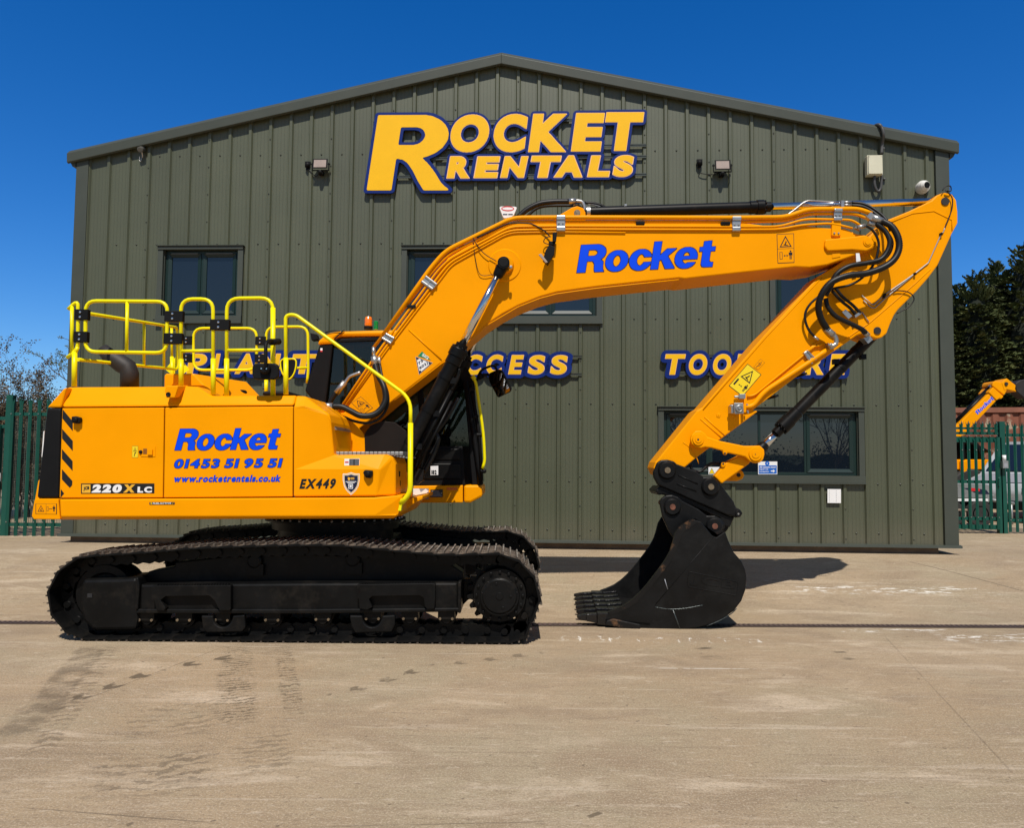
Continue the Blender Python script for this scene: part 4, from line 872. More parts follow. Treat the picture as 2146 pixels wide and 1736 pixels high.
# beacons
b1 = MB(); c = q1(zN, 681, 122, .6); b1.lathe(c, (0, 0, 1), [(0, .05), (.035, .05), (.035, .048)], 20, 0); b1.lathe(c, (0, 0, 1), [(.035, .042), (.07, .046), (.072, .042), (.12, .044), (.145, .034), (.15, .0)], 20, 1); b1.build('beacon', [M['plastic'], M['amber']], cabo)
b2 = MB(); c = q1(zN, 745, 124, .75); b2.lathe(c, (0, 0, 1), [(0, .028), (.035, .028), (.036, .026), (.09, .029), (.10, .018), (.105, 0)], 16, 0); b2.build('beacon', [M['greenlens']], cabo)
wl = MB(); c = q1(zN, 225, 180, .8); wl.ext(N_([(190, 150), (240, 160), (255, 205), (200, 215)], .7), .82); wl.tube(N_([(235, 200), (275, 225)], .76), .016, 8); wl.build('work_lamp', M['plastic'], cabo, .01)
vt = MB()
for pts in ([(240, 140), (330, 138), (395, 100), (480, 96)], [(380, 185), (440, 160), (470, 130)], [(290, 170), (310, 200), (296, 245)]): pass
vt.tube(spline(N_([(318, 158), (330, 143), (400, 133), (440, 136)], .33), 5), .007, 6); vt.tube(spline(N_([(478, 128), (440, 160), (392, 205)], .33), 5), .007, 6); vt.build('roof_cable', M['rubber'], cabo)
gr = MB(); c = q1(zN, 300, 290, YC0-.005); gr.ext(N_([(276, 280), (294, 280), (294, 312), (276, 312)], YC0-.003), YC0, 0); gr.ext(N_([(276, 300), (294, 300), (294, 312), (276, 312)], YC0-.004), YC0-.003, 1); gr.build('cab_sticker', [M['white'], M['red']], cabo)
# ---- platform under the cab, plates and step box front
pf = MB(); pf.ext(N_([(1060, 1447), (1480, 1440), (1480, 1588), (1100, 1588), (1060, 1570)], .30), 1.28); pfo = pf.build('platform', M['yellow'], exc, .01)
p2 = MB(); p2.ext(N_([(1488, 1440), (1610, 1438), (1642, 1455), (1645, 1535), (1545, 1588), (1488, 1588)], .30), 1.28); p2.build('platform_nose', M['yellow'], pfo, .03)
p3 = MB(); p3.ext(N_([(1205, 1478), (1310, 1475), (1310, 1540), (1205, 1542)], .292), .30, 0)
for k in range(5): p3.ext(N_([(1215, 1488+k*10), (1215+60+(k*37) % 30, 1488+k*10), (1215+60+(k*37) % 30, 1492+k*10), (1215, 1492+k*10)], .290), .292, 1)
p3.ext(N_([(1295, 1505), (1302, 1505), (1302, 1512), (1295, 1512)], .29), .292, 2); p3.build('data_plate', [M['blackvinyl'], M['greyvinyl'], M['zinc']], pfo)
p4 = MB(); p4.ext(N_([(1060, 1468), (1190, 1468), (1190, 1555), (1150, 1560), (1060, 1530)], .285), .30, 0); p4.ext(N_([(1060, 1468), (1110, 1468), (1125, 1500), (1165, 1470), (1190, 1490), (1150, 1530), (1060, 1520)], .282), .285, 1); p4.build('step_sticker', [M['greyvinyl'], M['white']], pfo)
p5 = MB(); p5.ext(N_([(1345, 1460), (1432, 1460), (1432, 1480), (1345, 1480)], .294), .30); p5.build('marker', mat('orange_reflector', (.75, .14, .003), .4), pfo)
rv = MB(); rv.ext(N_([(900, 1590), (960, 1565), (1140, 1530), (1140, 1560), (1060, 1600), (1010, 1640), (960, 1700), (880, 1700)], -.7), .5); rv.build('revolving_frame', M['yellow'], exc, .01)
sbo = bpy.data.objects['side_cover']
sg = MB()
for k in range(16):
    a = q1(zB, 440+k*30, 1178, -1.2); sg.box((a.x-.018, -1.16+.0*k, a.z-.004), (a.x+.018, -.5, a.z+.028))
sg.build('step_tread', M['galv'], sbo, .004)
eb = MB(); k_ = q1(zB, 858, 1320, -1.21); eb.box((k_.x-.01, -1.02, k_.z-.02), (k_.x+.006, -.97, k_.z+.03)); eb.box((k_.x-.01, -.95, k_.z-.11), (k_.x+.004, -.92, k_.z-.06)); eb.build('end_latch', M['plastic'], sbo)
t2 = MB(); f = Q(zB, [(800, 1166), (878, 1160), (925, 1182), (918, 1190), (845, 1196)], -1.19)
for k in range(6):
    t2.box((f[0].x+.02+k*.028, -1.15, f[4].z+.012-.004*k), (f[0].x+.04+k*.028, -.55, f[0].z+.014-.010*k))
t2.build('step_tread', M['galv'], sbo)
b3 = MB(); a, b = q1(zB, 404, 990, -1.2), q1(zB, 404, 990, -.45)
for k in range(3): b3.box((a.x-.02+k*.010, -1.15, a.z+.012-k*.012), (a.x+.02+k*.010, -.5, a.z+.018-k*.012))
b3.build('step_tread', M['galv'], sbo)
# ---- turntable and carbody
mb = MB(); c = EX.p((705, 1100), 0); cxm = c.x
for z0, z1, r in ((.80, .90, .60), (.90, 1.02, .66)): mb.lathe((cxm, 0, z0), (0, 0, 1), [(0, r), (z1-z0, r)], 48)
for k in range(40):
    a = 2*math.pi*k/40; mb.cyl((cxm+.69*math.cos(a), .69*math.sin(a), .98), (cxm+.69*math.cos(a), .69*math.sin(a), 1.03), .016, 6, 1)
mb.lathe((cxm, 0, .985), (0, 0, 1), [(0, .73), (.02, .73)], 48); mb.build('turntable', [M['black'], M['zinc']], exc)
mb = MB(); mb.prism([(cxm-.75, -.55, .40), (cxm+.75, -.55, .40), (cxm+.75, .55, .40), (cxm-.75, .55, .40)], [(cxm-.62, -.5, .80), (cxm+.62, -.5, .80), (cxm+.62, .5, .80), (cxm-.62, .5, .80)])
for sy in (-1, 1):
    for sx in (-1, 1): mb.prism([(cxm+sx*.55, sy*.2, .40), (cxm+sx*.95, sy*.9, .30), (cxm+sx*1.25, sy*.9, .30), (cxm+sx*.8, 0, .40)], [(cxm+sx*.5, sy*.2, .78), (cxm+sx*.95, sy*.9, .62), (cxm+sx*1.25, sy*.9, .62), (cxm+sx*.72, 0, .78)])
mb.build('carbody', M['black'], exc)

# ================================================================== TRACKS
YT0, YT1 = -1.36, -.78
def track_path():
    P = [zF(1755, 1188), zE(2100, 1160), zE(1300, 1160), zE(450, 1160), zE(330, 1105), zE(235, 1015), zE(178, 920), zE(160, 820), zE(182, 715), zE(248, 615), zE(332, 545), zE(440, 503), zE(700, 486), zE(1000, 466), zE(1270, 441), zE(1700, 424), zE(2140, 415),
         zF(480, 500), zF(640, 513), zF(960, 545), zF(1270, 570), zF(1440, 567), zF(1620, 562), zF(1750, 572), zF(1850, 632), zF(1920, 705), zF(1965, 800), zF(1980, 900), zF(1958, 990), zF(1905, 1080), zF(1832, 1150)]
    pts = [EX.p(p, YT0) for p in P]; pts = [Vector((p.x, 0, p.z)) for p in pts]
    for i in (0, 1, 2, 3): pts[i].z = .030
    out = []
    n = len(pts)
    for i in range(n):
        a, b, c, d = pts[i-1], pts[i], pts[(i+1) % n], pts[(i+2) % n]; k = max(2, int((c-b).length/.03))
        for j in range(k):
            t = j/k
            if i in (1, 2) or (i == 0): out.append(b.lerp(c, t))
            else: out.append(.5*((2*b)+(c-a)*t+(2*a-5*b+4*c-d)*t*t+(3*b-a-3*c+d)*t**3))
    L = [0]
    for i in range(len(out)): L.append(L[-1]+(out[(i+1) % len(out)]-out[i]).length)
    def at(s):
        s %= L[-1]; i = int(np.searchsorted(L, s, 'right')-1); i = min(i, len(out)-1); a, b = out[i], out[(i+1) % len(out)]; return a.lerp(b, (s-L[i])/max(1e-9, L[i+1]-L[i]))
    return at, L[-1]
at, PER = track_path(); NS = 49; PIT = PER/NS
def shoe_mesh():
    mb = MB(); l = PIT*.5; y0, y1 = YT0, YT1
    prof = [(-l*.98, -.004), (-l*.98, .008), (l*.86, .020), (l*1.06, .006), (l*1.06, -.012), (l*.82, -.002)]
    mb.prism([(x, y0, z) for x, z in prof], [(x, y1, z) for x, z in prof], 0)
    for x, h in ((-l*.82, .036), (-l*.12, .034), (l*.55, .036)):
        w0, w1 = .011, .006; pr = [(x-w0, .008), (x-w1, h), (x+w1, h), (x+w0, .008)]; v = [(a, y0+.004, z) for a, z in pr]+[(a, y1-.004, z) for a, z in pr]
        mb.add(v, [(0, 1, 2, 3), (7, 6, 5, 4), (0, 4, 5, 1), (2, 6, 7, 3)], 0); mb.add([v[1], v[2], v[6], v[5]], [(0, 1, 2, 3)], 1)
    for x in (-l*.45, l*.2):
        for y in (-.16, .16): mb.cyl((x, (y0+y1)/2+y, .010), (x, (y0+y1)/2+y, .020), .016, 6, 0)
    mb.m = [2 if (k == 0 and max(mb.v[i][2] for i in mb.f[j]) < .026 and (j < 2 or sum(mb.v[i][2] for i in mb.f[j])/len(mb.f[j]) < .003)) else k for j, k in enumerate(mb.m)]
    return mb.mesh('shoe', [M['tracksteel'], M['grouser'], M['black']])
def frames():
    out = []
    for i in range(NS):
        a, b = at(i*PIT), at((i+1)*PIT); t = (a-b).normalized(); n = Vector((0, 1, 0)).cross(t); n = -n if False else n; out.append(((a+b)/2, t, n))
    return out
FR = frames()
cen = sum((f[0] for f in FR), Vector())/NS
def basis(c, t, n):
    if n.dot(c-cen) < 0: n = -n; t = -t
    y = n.cross(t); return Matrix(((t.x, y.x, n.x, c.x), (t.y, y.y, n.y, c.y), (t.z, y.z, n.z, c.z), (0, 0, 0, 1)))
def make_track(dy, dx=0.):
    mb = MB(); ym = (YT0+YT1)/2+dy
    for i, (c, t, n) in enumerate(FR):
        m = basis(c, t, n)
        if m[1][1] < 0: m = m @ Matrix.Rotation(math.pi, 4, 'Z')
        l = PIT*.5
        for s in (-1, 1):
            y = ym+s*.085; o = -.016
            pr = [(-l*1.15, -.045+o), (-l*1.0, -.012+o), (-l*.2, .0), (l*.9, .0), (l*1.1, -.02+o), (l*1.1, -.07+o), (l*.55, -.10+o), (-l*.1, -.085+o), (-l*.6, -.10+o), (-l*1.1, -.08+o)]
            mb.prism([m @ Vector((a, y-.028-m[1][3], z))+Vector((dx, 0, 0)) for a, z in pr], [m @ Vector((a, y+.028-m[1][3], z))+Vector((dx, 0, 0)) for a, z in pr])
        p = m @ Vector((l, 0, -.06)); mb.cyl((p.x+dx, ym-.135, p.z), (p.x+dx, ym+.135, p.z), .030, 12, 0)
    return mb.build('track_chain', M['black'], exc)
FDX = .07
shoe_me = shoe_mesh(); TR = []
for k, dy in enumerate((0., -YT0-YT1)):
    tr = make_track(dy, k*FDX); TR.append(tr)
    for i, (c, t, n) in enumerate(FR):
        m = basis(c, t, n)
        if m[1][1] < 0: m = m @ Matrix.Rotation(math.pi, 4, 'Z')
        if k == 0 and i == 0: sh = bpy.data.objects.new('shoe', shoe_me)
        else: sh = sh.copy()
        COL.objects.link(sh); sh.parent = tr
        yl = m @ Vector((0, 0, 0)); mm = m.copy(); mm[1][3] = dy; mm[0][3] += k*FDX; sh.matrix_local = mm
def track_frame(sgn):
    # sgn -1 near, +1 far: the far one is the mirror image
    Yf = lambda y: y if sgn < 0 else -y
    def ex(mb, pts, y0, y1, m=0): mb.ext([Vector((p.x, Yf(y0), p.z)) for p in pts], Yf(y1), m); return mb
    K = lambda conv, pts: [p+Vector((FDX if sgn > 0 else 0, 0, 0)) for p in Q(conv, pts, -1.30)]
    z_ = lambda *g: [p for c, pp in g for p in K(c, pp)]
    mb = MB(); ex(mb, z_((zE, [(870, 722), (2100, 712)]), (zF, [(1372, 775), (1372, 985)]), (zE, [(2100, 945), (870, 925)])), -1.28, -.90)
    tf = mb.build('track_frame', M['black'], exc, .02)
    def part(name, pts, y0, y1, m='black', bevel=.01, parent=tf): b = MB(); ex(b, pts, y0, y1); return b.build(name, M[m], parent, bevel)
    part('upper_rail', z_((zE, [(870, 640), (1085, 600), (1090, 565), (1500, 520), (2140, 500)]), (zF, [(480, 590), (960, 605), (1280, 640), (1400, 720), (1400, 790), (700, 780)]), (zE, [(2140, 720), (870, 725)])), -1.12, -.92)
    part('lower_rail', z_((zE, [(870, 910), (2100, 912)]), (zF, [(1385, 960), (1385, 990)]), (zE, [(2100, 948), (850, 945)])), -1.31, -.9)
    part('end_plate', z_((zF, [(1372, 765), (1396, 765), (1396, 1000), (1372, 1000)])), -1.31, -.88)
    part('idler_guard', z_((zE, [(425, 690), (450, 678), (740, 672), (860, 664), (866, 720), (866, 1005), (852, 1075), (520, 1082), (440, 1010), (412, 900)])), -1.305, -.90, bevel=.03)
    part('idler_guard_edge', z_((zE, [(852, 664), (872, 664), (885, 725), (870, 915), (850, 915)])), -1.315, -.95)
    hb = MB(); ex(hb, z_((zE, [(475, 788), (512, 788), (512, 820), (475, 820)])), -1.312, -1.30); hb.build('guard_slot', M['darkvoid'], tf)
    for conv, pts in ((zE, [(990, 727), (1020, 722), (1590, 718), (1607, 722), (1607, 905), (1598, 915), (1520, 915), (1510, 895), (1480, 838), (1440, 800), (1100, 805), (1060, 835), (1100, 895), (1090, 918), (1030, 918), (1015, 840), (990, 838)]),
                      (zF, [(625, 785), (650, 780), (1190, 772), (1207, 778), (1207, 885), (1200, 962), (1148, 965), (1130, 945), (1120, 880), (1090, 862), (740, 868), (715, 890), (740, 950), (700, 970), (645, 960), (640, 888), (622, 885)])):
        b = MB(); ex(b, K(conv, pts), -1.345, -1.28)
        top = K(conv, pts[1:3]); a, e = top
        for k in range(26):
            x = a.x+(e.x-a.x)*(k+.5)/26; z = a.z+(e.z-a.z)*(k+.5)/26; b.box((x-.005, min(Yf(-1.34), Yf(-1.29)), z-.012), (x+.005, max(Yf(-1.34), Yf(-1.29)), z+.010))
        b.build('step', M['black'], tf, .006)
    # rollers
    for conv, x, y in ((zE, 955, 985), (zE, 1250, 985), (zE, 1545, 985), (zE, 1935, 985), (zF, 375, 1035), (zF, 745, 1030), (zF, 1020, 1030), (zF, 1290, 1030)):
        c = EX.p(conv(x, y), -1.2); b = MB(); b.lathe((c.x, Yf(-1.25), c.z+.0), (0, -sgn*-1 if False else (1 if sgn < 0 else -1), 0), [(0, .045), (.03, .055), (.03, .078), (.07, .082), (.07, .06), (.30, .06), (.30, .082), (.35, .078)], 22)
        for s in (-1, 1): b.cyl((c.x+s*.055, Yf(-1.28), c.z+.0), (c.x+s*.055, Yf(-1.24), c.z), .012, 8, 1)
        b.box((c.x-.075, min(Yf(-1.27), Yf(-1.22)), c.z-.005), (c.x+.075, max(Yf(-1.27), Yf(-1.22)), c.z+.06)); b.build('roller', [M['black'], M['pinsteel']], tf)
    for conv, pts in ((zE, [(1365, 960), (1705, 955), (1712, 1055), (1685, 1090), (1405, 1096), (1378, 1060)]), (zF, [(565, 1015), (905, 1012), (905, 1085), (880, 1140), (610, 1150), (580, 1100)])):
        o = K(conv, pts); c = (o[0]+o[1])/2; arc = [Vector((c.x+.088*math.cos(R(180+180*k/12)), 0, c.z-.005+.10*math.sin(R(180+180*k/12)))) for k in range(13)]
        pr = [o[0]]+arc+[o[1]]+o[2:]; part('roller_guard', pr, -1.315, -1.27, bevel=.012)
    for conv, x, y in ((zE, 1765, 540), (zF, 580, 605)):
        c = EX.p(conv(x, y), -1.2); b = MB(); b.lathe((c.x, Yf(-1.17), c.z), (0, 1 if sgn < 0 else -1, 0), [(0, .05), (.01, .065), (.05, .07), (.30, .07)], 22); b.box((c.x-.06, min(Yf(-1.16), Yf(-1.0)), c.z-.13), (c.x+.085, max(Yf(-1.16), Yf(-1.0)), c.z-.03)); b.build('carrier_roller', M['black'], tf)
    # idler and sprocket
    c = EX.p(zE(600, 790), -1.2); b = MB(); b.lathe((c.x, Yf(-1.20), c.z), (0, 1 if sgn < 0 else -1, 0), [(.03, .06), (.03, .17), (.0, .19), (.0, .255), (.04, .262), (.04, .235), (.24, .235), (.24, .262), (.28, .255)], 40); b.build('idler_wheel', M['black'], tf)
    c = EX.p(zF(1685, 860), -1.2); b = MB(); nT = 21; prof = []
    for k in range(nT):
        a = 2*math.pi*k/nT
        for da, r in ((-.38, .262), (-.16, .305), (.16, .305), (.38, .262)): prof.append(Vector((c.x+r*math.cos(a+da*2*math.pi/nT), Yf(-1.10), c.z+r*math.sin(a+da*2*math.pi/nT))))
    b.ext(prof, Yf(-1.04)); ax = (0, 1 if sgn < 0 else -1, 0)
    b.lathe((c.x, Yf(-1.31), c.z), ax, [(-.006, .03), (.0, .035), (.0, .145), (.012, .160), (.012, .172), (.06, .178), (.06, .235), (.12, .245), (.21, .245)], 48)
    for k in range(9): a = 2*math.pi*k/9+.2; b.cyl((c.x+.158*math.cos(a), Yf(-1.302), c.z+.158*math.sin(a)), (c.x+.158*math.cos(a), Yf(-1.28), c.z+.158*math.sin(a)), .010, 8)
    for k in range(16): a = 2*math.pi*k/16; b.cyl((c.x+.208*math.cos(a), Yf(-1.27), c.z+.208*math.sin(a)), (c.x+.208*math.cos(a), Yf(-1.23), c.z+.208*math.sin(a)), .014, 8)
    for dx, dz in ((-.03, .11), (.10, -.0), (.03, -.10)): b.cyl((c.x+dx, Yf(-1.315), c.z+dz), (c.x+dx, Yf(-1.30), c.z+dz), .014, 10)
    b.build('sprocket', M['black'], tf, .004)
    part('motor_guard', z_((zF, [(1396, 790), (1600, 760), (1600, 960), (1510, 945), (1440, 940), (1396, 985)])), -1.02, -.9)
    part('cross_beam', z_((zE, [(1300, 640), (2140, 600)]), (zF, [(900, 640), (900, 900)]), (zE, [(1300, 880)])), -.92, -.5, bevel=.03)
track_frame(-1); track_frame(1)

# ================================================================== BOOM
YB = .29
def poly_of(*groups): return [EX.p(c(*p), -YB) for c, pts in groups for p in pts]
bp = poly_of((zB, [(418, 915), (1085, 0)]), (zC, [(240, 432), (400, 335), (660, 198), (1000, 186), (1500, 188), (2095, 192)]),
             (zD, [(600, 398), (745, 386), (900, 402), (1010, 405), (1090, 440), (1150, 448), (1190, 470), (1203, 500), (1190, 535), (1150, 552), (1060, 580), (900, 636), (790, 652), (700, 648), (300, 690), (0, 723)]),
             (zC, [(1750, 562), (1480, 590), (1200, 620), (950, 655), (840, 686), (700, 742), (600, 795), (490, 868), (380, 962), (240, 1095)]), (zB, [(1160, 545), (820, 810), (560, 1030), (530, 1060), (470, 1010), (400, 950)]))
mb = MB(); mb.ext(bp, YB); boom = mb.build('boom', M['yellow'], exc, .012)
def bpart(name, conv, pts, y0, y1, m='yellow', bevel=.006, parent=None): b = MB(); b.ext(Q(conv, pts, y0), y1); return b.build(name, M[m] if isinstance(m, str) else m, parent or boom, bevel)
# foot: boss, pin bracket
fb = MB(); c = q1(zB, 470, 1000, -YB); fb.lathe((c.x, -YB-.06, c.z), (0, 1, 0), [(0, .10), (.02, .13), (.70, .13)], 30); fb.build('foot_boss', M['yellow'], boom)
for y in (-.45, .35):
    bpart('boom_bracket', zB, [(640, 1150), (636, 1030), (680, 970), (760, 940), (850, 950), (930, 1010), (950, 1100), (950, 1180), (640, 1180)], y, y+.08, 'dull', parent=exc)
    bpart('foot_bracket', zB, [(370, 900), (500, 880), (650, 1060), (640, 1180), (430, 1180)], y+.01, y+.07, 'yellow', parent=exc)
# weld seams, reinforcement disc, nose plate
sm = MB()
for conv, a, b in ((zB, (950, 295), (1180, 510)), ):
    p, q = q1(conv, *a, -YB-.002), q1(conv, *b, -YB-.002); sm.tube([p, q], .007, 6)
e1 = poly_of((zB, [(850, 795), (1175, 540)]), (zC, [(260, 1085), (490, 876), (700, 752), (840, 697), (950, 667), (1200, 632), (1480, 602), (1750, 574)])); sm.tube([v+Vector((0, .002, 0)) for v in e1], .006, 6)
sm.build('weld_seam', M['yellow'], boom)
cc = q1(zC, 612, 480, -YB); d = MB(); d.lathe((cc.x, -YB-.010, cc.z), (0, 1, 0), [(0, .165), (.010, .175)], 48); d.lathe((cc.x, -YB-.05, cc.z), (0, 1, 0), [(0, .085), (.02, .095), (.05, .10)], 36); d.build('pin_boss', M['yellow'], boom)
nb = MB(); f = Q(zD, [(890, 475), (1080, 455), (1140, 447), (1180, 462), (1200, 495), (1188, 530), (1150, 548), (1060, 540), (905, 548), (885, 520)], -YB-.03); nb.ext(f, -YB); nbo = nb.build('nose_plate', M['yellow'], boom, .012)
b = MB(); c = q1(zD, 1155, 492, -YB-.03); b.lathe((c.x, c.y-.008, c.z), (0, 1, 0), [(0, .045), (.008, .048)], 28); b.lathe((c.x, c.y-.014, c.z), (0, 1, 0), [(0, .03), (.014, .032)], 28); b.build('nose_pin', M['yellow'], nbo)
bpart('weld_pad', zD, [(932, 568), (985, 560), (985, 585), (932, 595)], -YB-.006, -YB)
bpart('tag_label', zD, [(1082, 562), (1105, 562), (1113, 612), (1085, 620)], -YB-.012, -YB-.008, 'white')
lg = MB(); f = Q(zC, [(930, 175), (1050, 102), (1085, 92), (1125, 105), (1140, 135), (1140, 190), (940, 190)], -.07); lg.ext(f, .07); lgo = lg.build('cylinder_lug', M['yellow'], boom, .008)
b = MB(); c = q1(zC, 1085, 138, -.07); pin(b, c, -.078, .078, .034); b.build('lug_pin', M['pinsteel'], lgo)
# steel pipes along the boom
pp = MB()
def pipe(groups, y, r, fr=.10, name='hydraulic_pipe', m='yellow', par=None):
    b = MB(); b.tube(fillet([EX.p(c(*p), y) for c, pts in groups for p in pts], fr, 4), r, 10); return b.build(name, M[m], par or boom)
pipe([(zB, [(770, 335), (1105, -140)]), (zC, [(228, 385), (665, 170), (1000, 168), (2100, 170)]), (zD, [(640, 335), (775, 285), (1100, 282), (1180, 312)])], -YB-.01, .0245)
pipe([(zB, [(700, 425), (1122, -120)]), (zC, [(245, 410), (672, 198), (1000, 196), (2100, 198)]), (zD, [(640, 358), (780, 312), (1080, 312), (1170, 350)])], -YB+.01, .017)
pipe([(zB, [(430, 905), (740, 445), (1150, -115)]), (zC, [(250, 440), (650, 228), (950, 225), (2100, 228)]), (zD, [(600, 395), (760, 345), (1060, 352), (1120, 395)])], -YB-.015, .013)
pipe([(zB, [(455, 905), (765, 450), (1168, -90)]), (zC, [(255, 462), (640, 252), (950, 245), (2100, 248)]), (zD, [(600, 412), (735, 385), (930, 372), (1060, 405)])], -YB-.012, .013)
pipe([(zB, [(480, 880), (800, 430), (1190, -80)]), (zC, [(265, 478), (640, 268), (960, 262), (1400, 268)])], -YB-.006, .010)
bl = MB()
for conv, x, y in ((zC, 1497, 205), (zC, 2050, 210), (zB, 970, 135), (zD, 258, 375)):
    c = q1(conv, x, y, -YB-.015); bl.box((c.x-.045, c.y-.02, c.z-.017), (c.x+.045, c.y+.03, c.z+.017))
bl.build('pipe_block', M['plastic'], boom, .004)
def clampz(conv, pts, bolts, y=-YB, m='zinc', par=None):
    b = MB(); f = Q(conv, pts, y-.03); b.ext(f, y+.03); c = sum(f, Vector())/4
    e = [f[0].lerp(f[3], .28), f[1].lerp(f[2], .28), f[1].lerp(f[2], .72), f[0].lerp(f[3], .72)]
    g = [f[0].lerp(f[3], .02), f[1].lerp(f[2], .02), f[1].lerp(f[2], .30), f[0].lerp(f[3], .30)]; b.ext([v+Vector((0, -.012, 0)) for v in g], y)
    g = [f[0].lerp(f[3], .70), f[1].lerp(f[2], .70), f[1].lerp(f[2], .98), f[0].lerp(f[3], .98)]; b.ext([v+Vector((0, -.010, 0)) for v in g], y)
    o = b.build('pipe_clamp', M[m], par or boom, .008); k = MB()
    for p in bolts: v = q1(conv, *p, y-.03); k.lathe(v, (0, -1, 0), [(0, .010), (.006, .010), (.010, .006)], 10)
    k.build('clamp_bolt', M['galv'], o)
clampz(zC, [(950, 153), (1008, 153), (1008, 258), (950, 258)], [(966, 205), (992, 205)])
clampz(zD, [(300, 328), (358, 328), (352, 424), (300, 424)], [(315, 382), (340, 382)])
clampz(zC, [(100, 545), (175, 602), (138, 645), (62, 592)], [(113, 608), (125, 585)])
clampz(zB, [(790, 318), (852, 352), (820, 403), (752, 360)], [(797, 378), (815, 356)])
clampz(zD, [(945, 278), (998, 278), (996, 358), (943, 358)], [(957, 322), (980, 322)])
bpart('pipe_stand', zD, [(932, 356), (990, 356), (988, 450), (965, 455), (928, 450)], -YB-.02, -YB+.02, 'yellow')
k = MB()
for x in (945, 972): k.lathe(q1(zD, x, 436, -YB-.02), (0, -1, 0), [(0, .010), (.008, .009)], 10)
k.build('stand_bolt', M['galv'], boom)
# working light on the boom and its lead
wl = MB(); wl.ext(Q(zC, [(925, 265), (955, 262), (948, 325), (925, 325)], -YB-.10), -YB-.06, 0); wl.ext(Q(zC, [(900, 320), (945, 325), (940, 350), (905, 345)], -YB-.08), -YB, 0); wl.ext(Q(zC, [(880, 380), (905, 345), (940, 360), (935, 410), (895, 470), (862, 440)], -YB-.16), -YB-.06, 0)
wl.ext(Q(zC, [(832, 410), (850, 402), (895, 460), (880, 465)], -YB-.17), -YB-.15, 1); wl.build('work_light', [M['plastic'], M['lamp']], boom, .006)
wc = MB(); wc.tube(spline([q1(zC, *p, -YB-.03) for p in ((905, 290), (870, 255), (800, 215), (740, 205), (640, 208), (560, 240), (430, 300))], 5), .007, 6)
wc.tube(spline([q1(zC, *p, -YB-.06) for p in ((915, 292), (880, 300), (868, 330), (905, 345))], 6), .005, 6); wc.tube(spline([q1(zC, *p, -YB-.03) for p in ((405, 300), (430, 345), (480, 405), (560, 455))], 6), .0045, 6)
wc.tube(spline([q1(zC, *p, -YB-.02) for p in ((405, 320), (418, 420), (440, 520), (475, 548), (560, 535))], 6), .0035, 6); wc.build('lead', M['rubber'], boom)
